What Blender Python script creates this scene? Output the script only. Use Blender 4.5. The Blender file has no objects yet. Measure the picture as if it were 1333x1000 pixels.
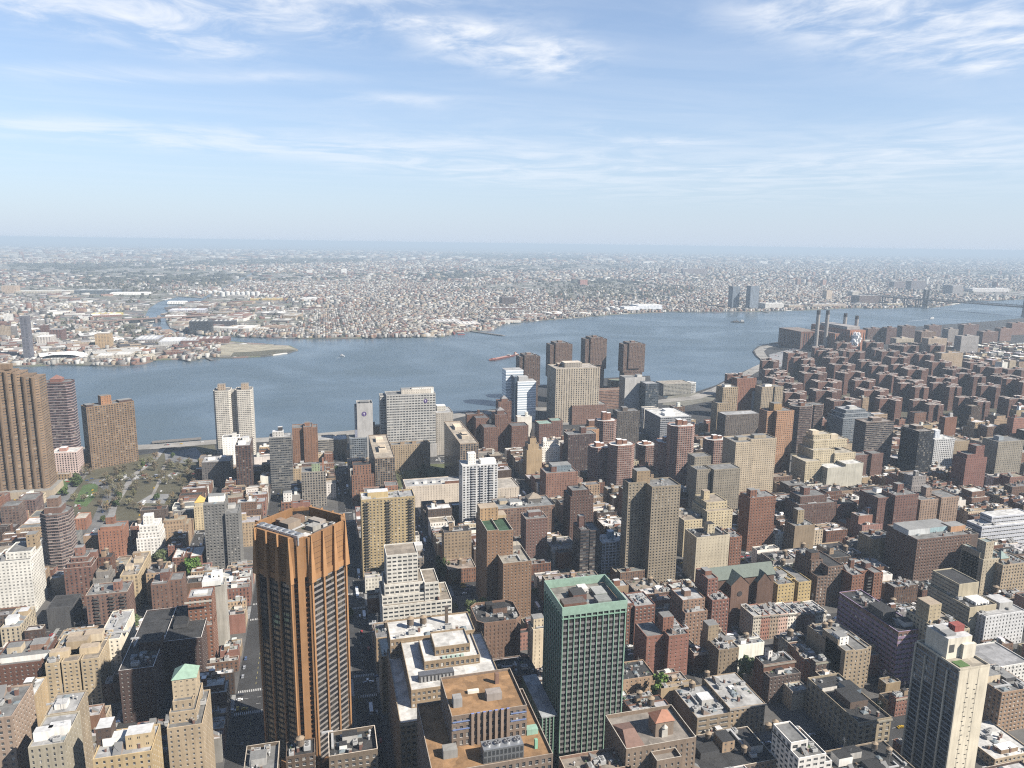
import bpy, math, random
import numpy as np
from mathutils import Vector, Matrix
R = math.radians
rnd = random.Random(7)
SC = bpy.context.scene
COL = SC.collection

# ------------------------------------------------------------------ camera, sky, sun, exposure
CAM_H, FPX = 330.0, 950.0
PITCH, YAW, ROLL = R(10.9), R(15.0), R(0.8)
FW = np.array([math.sin(YAW) * math.cos(PITCH), math.cos(YAW) * math.cos(PITCH), -math.sin(PITCH)])
_rt = np.array([math.cos(YAW), -math.sin(YAW), 0.0]); _up = np.cross(_rt, FW)
RT = math.cos(ROLL) * _rt + math.sin(ROLL) * _up
UP = -math.sin(ROLL) * _rt + math.cos(ROLL) * _up

cd = bpy.data.cameras.new("camera"); cam = bpy.data.objects.new("camera", cd); COL.objects.link(cam)
cd.sensor_width = 36.0; cd.lens = 36.0 * FPX / 1333.0; cd.clip_start = 1.0; cd.clip_end = 200000.0
cam.matrix_world = Matrix(((RT[0], UP[0], -FW[0], 0), (RT[1], UP[1], -FW[1], 0), (RT[2], UP[2], -FW[2], CAM_H), (0, 0, 0, 1)))
SC.camera = cam

SUN_AZ, SUN_EL = R(130.0), R(41.0)          # azimuth clockwise from +Y (the street axis)
SUN_STRENGTH, SKY_STRENGTH, EXPOSURE = 5.0, 0.05, 1.34
HAZE_DENSITY = 0.84e-4
sl = bpy.data.lights.new("sun", 'SUN'); so = bpy.data.objects.new("sun", sl); COL.objects.link(so)
sl.energy = SUN_STRENGTH; sl.angle = R(0.53); sl.color = (1.0, 0.925, 0.81)
sv = Vector((math.sin(SUN_AZ) * math.cos(SUN_EL), math.cos(SUN_AZ) * math.cos(SUN_EL), math.sin(SUN_EL)))
so.rotation_euler = sv.to_track_quat('Z', 'Y').to_euler()
SC.view_settings.view_transform = 'Standard'; SC.view_settings.look = 'None'
SC.view_settings.exposure = EXPOSURE; SC.view_settings.gamma = 1.0
cy = SC.cycles
cy.use_denoising = False; cy.filter_width = 1.15; cy.use_adaptive_sampling = False
cy.max_bounces = 4; cy.diffuse_bounces = 1; cy.glossy_bounces = 2; cy.transmission_bounces = 2; cy.volume_bounces = 0; cy.transparent_max_bounces = 4
cy.sample_clamp_indirect = 4.0

def node(nt, t, **kw):
    n = nt.nodes.new(t)
    for k, v in kw.items():
        if k == 'inp':
            for a, b in v.items(): n.inputs[a].default_value = b
        else: setattr(n, k, v)
    return n

def math_(nt, op, a, b=None, clamp=False):
    n = nt.nodes.new('ShaderNodeMath'); n.operation = op; n.use_clamp = clamp
    for i, x in enumerate((a, b)):
        if x is None: continue
        if isinstance(x, (int, float)): n.inputs[i].default_value = x
        else: nt.links.new(x, n.inputs[i])
    return n.outputs[0]

def mixc(nt, f, a, b, mode='MIX'):
    n = nt.nodes.new('ShaderNodeMix'); n.data_type = 'RGBA'; n.blend_type = mode
    for i, x in ((0, f), (6, a), (7, b)):
        if isinstance(x, (int, float)): n.inputs[i].default_value = x
        elif isinstance(x, tuple): n.inputs[i].default_value = x if len(x) == 4 else (*x, 1)
        else: nt.links.new(x, n.inputs[i])
    return n.outputs[2]

world = bpy.data.worlds.new("World"); SC.world = world; world.use_nodes = True
nt = world.node_tree; nt.nodes.clear()
sky = node(nt, 'ShaderNodeTexSky', sky_type='NISHITA', sun_disc=False)
sky.sun_elevation = SUN_EL; sky.sun_rotation = SUN_AZ; sky.altitude = 300; sky.air_density = 1.0; sky.dust_density = 0.5; sky.ozone_density = 3.0
tc = node(nt, 'ShaderNodeTexCoord')
sep = node(nt, 'ShaderNodeSeparateXYZ'); nt.links.new(tc.outputs['Generated'], sep.inputs[0])
zc = math_(nt, 'MAXIMUM', sep.outputs[2], 0.02)
u = math_(nt, 'DIVIDE', sep.outputs[0], zc); v = math_(nt, 'DIVIDE', sep.outputs[1], zc)
comb = node(nt, 'ShaderNodeCombineXYZ'); nt.links.new(u, comb.inputs[0]); nt.links.new(v, comb.inputs[1])
def cloud_band(rot, scale, nscale, lo, hi, off, detail=9, rough=.62, dist=.6):
    mp = node(nt, 'ShaderNodeMapping'); mp.inputs['Rotation'].default_value = (0, 0, R(rot)); mp.inputs['Scale'].default_value = scale; mp.inputs['Location'].default_value = off
    nt.links.new(comb.outputs[0], mp.inputs[0])
    nz = node(nt, 'ShaderNodeTexNoise', inp={'Scale': nscale, 'Detail': detail, 'Roughness': rough, 'Distortion': dist}); nt.links.new(mp.outputs[0], nz.inputs['Vector'])
    mr = node(nt, 'ShaderNodeMapRange', inp={1: lo, 2: hi}); mr.interpolation_type = 'SMOOTHSTEP'; nt.links.new(nz.outputs['Fac'], mr.inputs[0])
    return mr.outputs[0]
def blob(px, py, rx, ry):
    """soft patch of sky around the direction of photo pixel (px, py), as wide and tall as the cloud looks there"""
    d = FW + RT * (px - 666.5) / FPX + UP * (500 - py) / FPX; d = d / np.linalg.norm(d)
    cu, cv, z = d[0] / d[2], d[1] / d[2], d[2]
    ru, rv = rx / (FPX * z), ry / (FPX * z * z)
    a = math_(nt, 'SUBTRACT', u, float(cu)); b = math_(nt, 'SUBTRACT', v, float(cv))
    ca, sa = math.cos(-YAW), math.sin(-YAW)
    p = math_(nt, 'ADD', math_(nt, 'MULTIPLY', a, ca), math_(nt, 'MULTIPLY', b, sa))
    q = math_(nt, 'ADD', math_(nt, 'MULTIPLY', a, -sa), math_(nt, 'MULTIPLY', b, ca))
    p = math_(nt, 'DIVIDE', p, float(ru)); q = math_(nt, 'DIVIDE', q, float(rv))
    r2 = math_(nt, 'ADD', math_(nt, 'MULTIPLY', p, p), math_(nt, 'MULTIPLY', q, q))
    return math_(nt, 'EXPONENT', math_(nt, 'MULTIPLY', r2, -1.0))
def add_all(xs):
    s = xs[0]
    for x in xs[1:]: s = math_(nt, 'ADD', s, x)
    return s
wisps = cloud_band(48, (1.0, .85, 1), 2.4, .36, .74, (3.1, 1.7, 0), detail=7)
puffs = cloud_band(20, (1.0, .75, 1), 3.6, .32, .70, (8.4, 2.2, 0), dist=.35, rough=.6)
streak = cloud_band(-15, (0.9, .8, 1), 1.0, .36, .66, (1.2, 5.1, 0), detail=10)
m1 = add_all([blob(*q) for q in ((170, 25, 90, 28), (330, 12, 120, 24), (250, 48, 60, 24), (410, 25, 50, 25), (560, 18, 95, 24), (50, 8, 70, 20))])
m2 = add_all([blob(*q) for q in ((640, 62, 75, 22), (715, 80, 60, 20), (590, 45, 40, 14), (1060, 12, 90, 18), (1170, 28, 110, 28), (1275, 55, 85, 25), (1315, 78, 40, 12))])
m3 = add_all([blob(*q) for q in ((110, 97, 110, 8), (360, 101, 80, 6), (510, 130, 90, 7), (60, 168, 70, 9), (190, 178, 100, 14), (310, 188, 110, 11), (430, 194, 40, 11), (540, 205, 140, 22), (700, 225, 160, 24), (850, 245, 130, 16), (1150, 215, 170, 30), (1200, 188, 30, 6), (770, 170, 38, 6), (880, 184, 60, 5), (1240, 162, 40, 4), (1040, 262, 220, 16))])
m1 = math_(nt, 'MINIMUM', m1, 1.0); m2 = math_(nt, 'MINIMUM', m2, 1.0); m3 = math_(nt, 'MINIMUM', m3, 1.0)
cl = math_(nt, 'ADD', math_(nt, 'ADD', math_(nt, 'MULTIPLY', wisps, math_(nt, 'MULTIPLY', m1, .78)), math_(nt, 'MULTIPLY', puffs, math_(nt, 'MULTIPLY', m2, .85))), math_(nt, 'MULTIPLY', streak, math_(nt, 'MULTIPLY', m3, .5)))
veil = math_(nt, 'MULTIPLY', cloud_band(20, (.5, 1.2, 1), .9, .35, .8, (0, 0, 0)), .16)
cl = math_(nt, 'MINIMUM', math_(nt, 'ADD', cl, veil), .93)
hz = math_(nt, 'EXPONENT', math_(nt, 'MULTIPLY', math_(nt, 'MAXIMUM', sep.outputs[2], 0.0), -4.6))   # hazy air thickening towards the horizon
skyh = mixc(nt, math_(nt, 'MULTIPLY', hz, .92), mixc(nt, 1.0, sky.outputs[0], (1.2, 1.27, 1.34, 1), 'MULTIPLY'), (4.75, 5.55, 6.75, 1))
low = node(nt, 'ShaderNodeMapRange', inp={1: .03, 2: .12}); low.interpolation_type = 'SMOOTHSTEP'; nt.links.new(sep.outputs[2], low.inputs[0])
skyc = mixc(nt, math_(nt, 'MULTIPLY', cl, low.outputs[0]), skyh, (7.6, 7.9, 8.4, 1))
bg = node(nt, 'ShaderNodeBackground', inp={1: SKY_STRENGTH}); nt.links.new(skyc, bg.inputs[0])
wo = node(nt, 'ShaderNodeOutputWorld'); nt.links.new(bg.outputs[0], wo.inputs[0])

# ------------------------------------------------------------------ picture <-> place helpers (photo pixels, 1333 x 1000)
def G(px, py, z=0.0):
    d = FW + RT * (px - 666.5) / FPX + UP * (500 - py) / FPX
    t = (z - CAM_H) / d[2]
    return float(d[0] * t), float(d[1] * t)
def AT(px, py, Y):
    d = FW + RT * (px - 666.5) / FPX + UP * (500 - py) / FPX
    t = Y / d[1]
    return float(d[0] * t), float(CAM_H + d[2] * t)
def P(x, y, z=0.0):
    d = np.array([x, y, z - CAM_H]); w = d @ FW
    return 666.5 + FPX * (d @ RT) / w, 500 - FPX * (d @ UP) / w

# ------------------------------------------------------------------ materials
def new_mat(name):
    m = bpy.data.materials.new(name); m.use_nodes = True
    t = m.node_tree; t.nodes.clear()
    b = t.nodes.new('ShaderNodeBsdfPrincipled'); o = t.nodes.new('ShaderNodeOutputMaterial'); t.links.new(b.outputs[0], o.inputs[0])
    return m, t, b

def attr(t, name, typ='GEOMETRY'):
    a = t.nodes.new('ShaderNodeAttribute'); a.attribute_name = name; a.attribute_type = typ
    return a

def mat_wall():
    m, t, b = new_mat("masonry_wall")
    col = attr(t, 'col').outputs['Color']
    w = t.nodes.new('ShaderNodeSeparateXYZ'); t.links.new(attr(t, 'win').outputs['Vector'], w.inputs[0])
    uv = t.nodes.new('ShaderNodeUVMap'); uv.uv_map = 'UVMap'
    s = t.nodes.new('ShaderNodeSeparateXYZ'); t.links.new(uv.outputs[0], s.inputs[0])
    fu = math_(t, 'FRACT', s.outputs[0]); fv = math_(t, 'FRACT', s.outputs[1])
    mu = math_(t, 'LESS_THAN', math_(t, 'ABSOLUTE', math_(t, 'SUBTRACT', fu, .5)), math_(t, 'MULTIPLY', w.outputs[0], .5))
    mv = math_(t, 'LESS_THAN', math_(t, 'ABSOLUTE', math_(t, 'SUBTRACT', fv, .5)), math_(t, 'MULTIPLY', w.outputs[1], .5))
    oi = t.nodes.new('ShaderNodeObjectInfo'); rr_ = math_(t, 'FRACT', math_(t, 'MULTIPLY', oi.outputs['Random'], 7.31))
    split = math_(t, 'MULTIPLY', math_(t, 'LESS_THAN', math_(t, 'ABSOLUTE', math_(t, 'SUBTRACT', fu, .5)), .045), math_(t, 'GREATER_THAN', rr_, .45))
    band_ = math_(t, 'MULTIPLY', math_(t, 'MULTIPLY', mu, math_(t, 'SUBTRACT', 1.0, mv)), math_(t, 'LESS_THAN', rr_, .5))
    msk = math_(t, 'MULTIPLY', math_(t, 'MULTIPLY', mu, mv), math_(t, 'SUBTRACT', 1.0, split))
    cu = math_(t, 'FLOOR', s.outputs[0]); cv = math_(t, 'FLOOR', s.outputs[1])
    c3 = t.nodes.new('ShaderNodeCombineXYZ'); t.links.new(cu, c3.inputs[0]); t.links.new(cv, c3.inputs[1]); t.links.new(math_(t, 'MULTIPLY', oi.outputs['Random'], 97.0), c3.inputs[2])
    wn = t.nodes.new('ShaderNodeTexWhiteNoise'); t.links.new(c3.outputs[0], wn.inputs['Vector'])
    rmp = t.nodes.new('ShaderNodeValToRGB'); rmp.color_ramp.interpolation = 'CONSTANT'
    e = rmp.color_ramp.elements; e[0].position = 0; e[0].color = (.018, .021, .026, 1); e[1].position = .45; e[1].color = (.035, .04, .048, 1)
    for p_, c_ in ((.74, (.07, .072, .075, 1)), (.91, (.12, .115, .105, 1)), (.975, (.17, .16, .145, 1))):
        k = e.new(p_); k.color = c_
    t.links.new(wn.outputs['Value'], rmp.inputs[0])
    # weathering on the masonry: large stains and vertical streaks of real dirt
    tcn = t.nodes.new('ShaderNodeTexCoord')
    n1 = node(t, 'ShaderNodeTexNoise', inp={'Scale': .06, 'Detail': 6.0, 'Roughness': .65}); t.links.new(tcn.outputs['Object'], n1.inputs['Vector'])
    mp = node(t, 'ShaderNodeMapping'); mp.inputs['Scale'].default_value = (.55, .55, .045); t.links.new(tcn.outputs['Object'], mp.inputs[0])
    n2 = node(t, 'ShaderNodeTexNoise', inp={'Scale': 1.0, 'Detail': 4.0}); t.links.new(mp.outputs[0], n2.inputs['Vector'])
    k = math_(t, 'ADD', math_(t, 'MULTIPLY', n1.outputs['Fac'], .55), math_(t, 'MULTIPLY', n2.outputs['Fac'], .45))
    mr = node(t, 'ShaderNodeMapRange', inp={1: .3, 2: .7, 3: .64, 4: 1.26}); t.links.new(k, mr.inputs[0])
    g = t.nodes.new('ShaderNodeCombineColor'); [t.links.new(mr.outputs[0], g.inputs[i]) for i in range(3)]
    tone = node(t, 'ShaderNodeMapRange', inp={3: .82, 4: 1.16}); t.links.new(oi.outputs['Random'], tone.inputs[0])
    g2 = t.nodes.new('ShaderNodeCombineColor'); [t.links.new(tone.outputs[0], g2.inputs[i]) for i in range(3)]
    wall = mixc(t, 1.0, mixc(t, 1.0, col, g.outputs[0], 'MULTIPLY'), g2.outputs[0], 'MULTIPLY')
    wall = mixc(t, math_(t, 'MULTIPLY', band_, .45), wall, mixc(t, 1.0, wall, (.62, .6, .6, 1), 'MULTIPLY'))
    t.links.new(mixc(t, msk, wall, rmp.outputs[0]), b.inputs['Base Color'])
    t.links.new(math_(t, 'SUBTRACT', .88, math_(t, 'MULTIPLY', msk, .7)), b.inputs['Roughness'])
    b.inputs['Specular IOR Level'].default_value = .35
    return m

def mat_noise(name, scale=.12, lo=.72, hi=1.2, rough=.9, metal=0.0, obj_color=False, detail=7.0, spec=.3, patches=False):
    m, t, b = new_mat(name)
    col = t.nodes.new('ShaderNodeObjectInfo').outputs['Color'] if obj_color else attr(t, 'col').outputs['Color']
    tcn = t.nodes.new('ShaderNodeTexCoord')
    n1 = node(t, 'ShaderNodeTexNoise', inp={'Scale': scale, 'Detail': detail, 'Roughness': .68}); t.links.new(tcn.outputs['Object'], n1.inputs['Vector'])
    mr = node(t, 'ShaderNodeMapRange', inp={1: .3, 2: .7, 3: lo, 4: hi}); t.links.new(n1.outputs['Fac'], mr.inputs[0])
    val = mr.outputs[0]
    if patches:                                        # sheets of roofing felt and tar mends
        vo = node(t, 'ShaderNodeTexVoronoi', distance='CHEBYCHEV', inp={'Scale': .16, 'Randomness': .8}); t.links.new(tcn.outputs['Object'], vo.inputs['Vector'])
        sp = t.nodes.new('ShaderNodeSeparateColor'); t.links.new(vo.outputs['Color'], sp.inputs[0])
        m2 = node(t, 'ShaderNodeMapRange', inp={1: .0, 2: 1.0, 3: .72, 4: 1.12}); t.links.new(sp.outputs[0], m2.inputs[0])
        val = math_(t, 'MULTIPLY', val, m2.outputs[0])
    g = t.nodes.new('ShaderNodeCombineColor'); [t.links.new(val, g.inputs[i]) for i in range(3)]
    t.links.new(mixc(t, 1.0, col, g.outputs[0], 'MULTIPLY'), b.inputs['Base Color'])
    b.inputs['Roughness'].default_value = rough; b.inputs['Metallic'].default_value = metal; b.inputs['Specular IOR Level'].default_value = spec
    return m

def mat_glass():
    m, t, b = new_mat("window_glass")
    oi = t.nodes.new('ShaderNodeObjectInfo'); a = attr(t, 'col')
    sp = t.nodes.new('ShaderNodeSeparateColor'); t.links.new(a.outputs['Color'], sp.inputs[0])
    r = math_(t, 'FRACT', math_(t, 'ADD', oi.outputs['Random'], sp.outputs[0]))
    rmp = t.nodes.new('ShaderNodeValToRGB'); rmp.color_ramp.interpolation = 'CONSTANT'
    e = rmp.color_ramp.elements; e[0].position = 0; e[0].color = (.016, .019, .024, 1); e[1].position = .5; e[1].color = (.035, .04, .047, 1)
    for p_, c_ in ((.76, (.075, .078, .08, 1)), (.89, (.17, .16, .145, 1)), (.965, (.36, .34, .31, 1))):
        k = e.new(p_); k.color = c_
    t.links.new(r, rmp.inputs[0]); t.links.new(rmp.outputs[0], b.inputs['Base Color'])
    b.inputs['Roughness'].default_value = .12; b.inputs['Specular IOR Level'].default_value = .5
    return m

M = {}
M['wall'] = mat_wall()
M['roof'] = mat_noise("roofing_felt", .22, .62, 1.22, .92, patches=True)
M['surf'] = mat_noise("painted_surface", .35, .8, 1.15, .75)
M['metal'] = mat_noise("galvanised_metal", .5, .8, 1.15, .42, .6)
M['glass'] = mat_glass()
M['ground'] = mat_noise("asphalt", .03, .6, 1.35, .93)
M['leaf'] = mat_noise("leaves", .45, .55, 1.5, .85, obj_color=True)
M['bark'] = mat_noise("bark", .8, .7, 1.2, .95)
M['car'] = mat_noise("car_paint", .5, .95, 1.05, .3, obj_color=True, spec=.5)

def mat_shiny():
    m, t, b = new_mat("curtain_glass")
    t.links.new(attr(t, 'col').outputs['Color'], b.inputs['Base Color']); b.inputs['Roughness'].default_value = .1; b.inputs['Specular IOR Level'].default_value = .9
    return m
M['shiny'] = mat_shiny()

def mat_water():
    m, t, b = new_mat("river_water")
    tcn = t.nodes.new('ShaderNodeTexCoord')
    n1 = node(t, 'ShaderNodeTexNoise', inp={'Scale': .0022, 'Detail': 5.0, 'Roughness': .6, 'Distortion': 1.2}); t.links.new(tcn.outputs['Object'], n1.inputs['Vector'])
    mps = node(t, 'ShaderNodeMapping'); mps.inputs['Scale'].default_value = (.0009, .006, .002); mps.inputs['Rotation'].default_value = (0, 0, R(-24)); t.links.new(tcn.outputs['Object'], mps.inputs[0])
    n3 = node(t, 'ShaderNodeTexNoise', inp={'Scale': 1.0, 'Detail': 6.0, 'Roughness': .62, 'Distortion': .8}); t.links.new(mps.outputs[0], n3.inputs['Vector'])
    ms_ = node(t, 'ShaderNodeMapRange', inp={1: .38, 2: .66}); t.links.new(n3.outputs['Fac'], ms_.inputs[0])
    t.links.new(mixc(t, ms_.outputs[0], mixc(t, n1.outputs['Fac'], (.038, .058, .078, 1), (.055, .08, .10, 1)), (.058, .081, .10, 1)), b.inputs['Base Color'])
    mr = node(t, 'ShaderNodeMapRange', inp={1: .35, 2: .65, 3: .2, 4: .5}); t.links.new(n1.outputs['Fac'], mr.inputs[0]); t.links.new(mr.outputs[0], b.inputs['Roughness'])
    mp = node(t, 'ShaderNodeMapping'); mp.inputs['Scale'].default_value = (.05, .11, .05); mp.inputs['Rotation'].default_value = (0, 0, R(25)); t.links.new(tcn.outputs['Object'], mp.inputs[0])
    n2 = node(t, 'ShaderNodeTexNoise', inp={'Scale': 1.0, 'Detail': 5.0, 'Roughness': .7}); t.links.new(mp.outputs[0], n2.inputs['Vector'])
    bp = node(t, 'ShaderNodeBump', inp={'Strength': .16, 'Distance': 2.0}); t.links.new(n2.outputs['Fac'], bp.inputs['Height']); t.links.new(bp.outputs[0], b.inputs['Normal'])
    b.inputs['IOR'].default_value = 1.333
    return m
M['water'] = mat_water()

def mat_land():
    """far plain: house lots, yards, scrub and streets too small to build one by one"""
    m, t, b = new_mat("town_ground")
    tcn = t.nodes.new('ShaderNodeTexCoord')
    vo = node(t, 'ShaderNodeTexVoronoi', inp={'Scale': .03, 'Randomness': .9}); t.links.new(tcn.outputs['Object'], vo.inputs['Vector'])
    sp = t.nodes.new('ShaderNodeSeparateColor'); t.links.new(vo.outputs['Color'], sp.inputs[0])
    r = t.nodes.new('ShaderNodeValToRGB'); r.color_ramp.interpolation = 'CONSTANT'; e = r.color_ramp.elements
    e[0].position = 0; e[0].color = (.055, .055, .055, 1); e[1].position = .3; e[1].color = (.11, .1, .085, 1)
    for p_, c_ in ((.5, (.09, .095, .06, 1)), (.68, (.17, .15, .13, 1)), (.82, (.13, .085, .07, 1)), (.92, (.36, .35, .33, 1))):
        k = e.new(p_); k.color = c_
    t.links.new(sp.outputs[0], r.inputs[0])
    n1 = node(t, 'ShaderNodeTexNoise', inp={'Scale': .0012, 'Detail': 6.0, 'Roughness': .6}); t.links.new(tcn.outputs['Object'], n1.inputs['Vector'])
    mr = node(t, 'ShaderNodeMapRange', inp={1: .48, 2: .62, 3: 0.0, 4: .75}); t.links.new(n1.outputs['Fac'], mr.inputs[0])
    t.links.new(mixc(t, mr.outputs[0], r.outputs[0], (.075, .075, .05, 1)), b.inputs['Base Color'])
    b.inputs['Roughness'].default_value = .95
    return m
M['land'] = mat_land()
# ------------------------------------------------------------------ colours (linear)
TAN = (.36, .27, .185); CREAM = (.56, .48, .36); RED = (.25, .105, .07); BROWN = (.21, .135, .095); WHITE = (.72, .70, .66); GREY = (.31, .30, .29)
DBROWN = (.115, .08, .062); YEL = (.47, .37, .21); ORG = (.43, .205, .085); PINK = (.40, .26, .215); LGREY = (.47, .46, .44); DGREY = (.13, .13, .135); SAND = (.45, .36, .25); BEIGE = (.42, .36, .28); RBROWN = (.20, .105, .08); BLACK = (.035, .035, .04)
R_SILVER = (.46, .46, .46); R_WHITE = (.74, .73, .70); R_TAR = (.06, .06, .062); R_GREY = (.24, .24, .235); R_TAN = (.36, .30, .23)

# ------------------------------------------------------------------ mesh builder
class MB:
    def __init__(s): s.v = []; s.f = []; s.col = []; s.win = []; s.uv = []; s.mi = []
    def face(s, pts, col, win=(0, 0, 0), uv=None, mi=0):
        n = len(s.v); s.v.extend(pts); s.f.append(tuple(range(n, n + len(pts)))); s.col.append(col); s.win.append(win); s.mi.append(mi)
        s.uv.extend(uv if uv else [(0, 0)] * len(pts))
    def box(s, x0, x1, y0, y1, z0, z1, col, top=None, mi=0, bottom=False, win=(0, 0, 0), nu=(1, 1), nv=1):
        for (a, b, n) in (((x0, y0), (x1, y0), nu[0]), ((x1, y0), (x1, y1), nu[1]), ((x1, y1), (x0, y1), nu[0]), ((x0, y1), (x0, y0), nu[1])):
            s.face([(a[0], a[1], z0), (b[0], b[1], z0), (b[0], b[1], z1), (a[0], a[1], z1)], col, win, [(0, 0), (n, 0), (n, nv), (0, nv)], mi)
        s.face([(x0, y0, z1), (x1, y0, z1), (x1, y1, z1), (x0, y1, z1)], top or col, mi=mi)
        if bottom: s.face([(x0, y1, z0), (x1, y1, z0), (x1, y0, z0), (x0, y0, z0)], col, mi=mi)
    def prism(s, poly, z0, z1, col, top=None, win=(0, 0, 0), bw=3.2, nv=1, mi=0, cap=True, zt=None):
        n = len(poly)
        for i in range(n):
            a, b = poly[i], poly[(i + 1) % n]
            L = max(1, round(math.hypot(b[0] - a[0], b[1] - a[1]) / bw))
            s.face([(a[0], a[1], z0), (b[0], b[1], z0), (b[0], b[1], z1), (a[0], a[1], z1)], col, win, [(0, 0), (L, 0), (L, nv), (0, nv)], mi)
        if cap: s.face([(p[0], p[1], z1) for p in poly], top or col, mi=mi)
    def cyl(s, cx, cy, r0, r1, z0, z1, col, n=12, top=None, cap=True, mi=0):
        for i in range(n):
            a, b = 2 * math.pi * i / n, 2 * math.pi * (i + 1) / n
            s.face([(cx + r0 * math.cos(a), cy + r0 * math.sin(a), z0), (cx + r0 * math.cos(b), cy + r0 * math.sin(b), z0), (cx + r1 * math.cos(b), cy + r1 * math.sin(b), z1), (cx + r1 * math.cos(a), cy + r1 * math.sin(a), z1)], col, mi=mi)
        if cap and r1 > .01: s.face([(cx + r1 * math.cos(2 * math.pi * i / n), cy + r1 * math.sin(2 * math.pi * i / n), z1) for i in range(n)], top or col, mi=mi)
    def pyramid(s, x0, x1, y0, y1, z0, z1, col, ridge=0.0, mi=0):
        cx, cyy = (x0 + x1) / 2, (y0 + y1) / 2
        if ridge: A, B = (x0 + ridge, cyy, z1), (x1 - ridge, cyy, z1)
        else: A = B = (cx, cyy, z1)
        s.face([(x0, y0, z0), (x1, y0, z0), B, A] if ridge else [(x0, y0, z0), (x1, y0, z0), A], col, mi=mi)
        s.face([(x1, y0, z0), (x1, y1, z0), B], col, mi=mi)
        s.face([(x1, y1, z0), (x0, y1, z0), A, B] if ridge else [(x1, y1, z0), (x0, y1, z0), A], col, mi=mi)
        s.face([(x0, y1, z0), (x0, y0, z0), A], col, mi=mi)
    def mesh(s, name, mats):
        me = bpy.data.meshes.new(name); me.from_pydata(s.v, [], s.f)
        for m in mats: me.materials.append(M[m])
        if len(mats) > 1: me.polygons.foreach_set('material_index', s.mi)
        c = np.ones((len(s.f), 4), np.float32); c[:, :3] = np.array(s.col, np.float32).reshape(-1, 3) 
        lum = c[:, :3].mean(1, keepdims=True); c[:, :3] = c[:, :3] * .8 + lum * .2
        
        if 'wall' in mats:                                    # weathered brick is browner than fresh red
            k = c[:, 1] < c[:, 0] * .59; k &= c[:, 2] > c[:, 1] * .62; c[k, 1] = np.maximum(c[k, 1], c[k, 0] * .59); c[k, 2] = np.maximum(c[k, 2], c[k, 0] * .43)
        c[:, :3] = c[:, :3] ** 1.38 * .92 if 'wall' in mats else c[:, :3] * .54
        a = me.attributes.new('col', 'FLOAT_COLOR', 'FACE'); a.data.foreach_set('color', c.ravel())
        if 'wall' in mats:
            a = me.attributes.new('win', 'FLOAT_VECTOR', 'FACE'); a.data.foreach_set('vector', np.array(s.win, np.float32).ravel())
            uvl = me.uv_layers.new(name='UVMap'); uvl.data.foreach_set('uv', np.array(s.uv, np.float32).ravel())
        return me
    def build(s, name, mats, parent=None, loc=(0, 0, 0), rot=0.0):
        if isinstance(mats, str): mats = [mats]
        return link(name, s.mesh(name, mats), parent, loc, rot)

def link(name, me, parent=None, loc=(0, 0, 0), rot=0.0, scale=None):
    o = bpy.data.objects.new(name, me); COL.objects.link(o)
    o.location = loc
    if rot: o.rotation_euler = (0, 0, rot)
    if scale: o.scale = scale
    if parent is not None: o.parent = parent
    return o
def tag(o, label=None, cat=None, group=None, kind=None):
    if label: o['label'] = label
    if cat: o['category'] = cat
    if group: o['group'] = group
    if kind: o['kind'] = kind
    return o
def thing(name, label, cat, loc=(0, 0, 0), rot=0.0, group=None):
    return tag(link(name, None, None, loc, rot), label, cat, group)
def copy_of(o, parent=None, loc=None, rot=None, scale=None):
    c = o.copy(); COL.objects.link(c)
    if parent is not None: c.parent = parent
    if loc is not None: c.location = loc
    if rot is not None: c.rotation_euler = (0, 0, rot)
    if scale is not None: c.scale = scale
    return c
def jit(c, a=.06, r=rnd):
    k = 1 + r.uniform(-a, a)
    return tuple(max(.01, x * k * (1 + r.uniform(-a / 3, a / 3))) for x in c)

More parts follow.
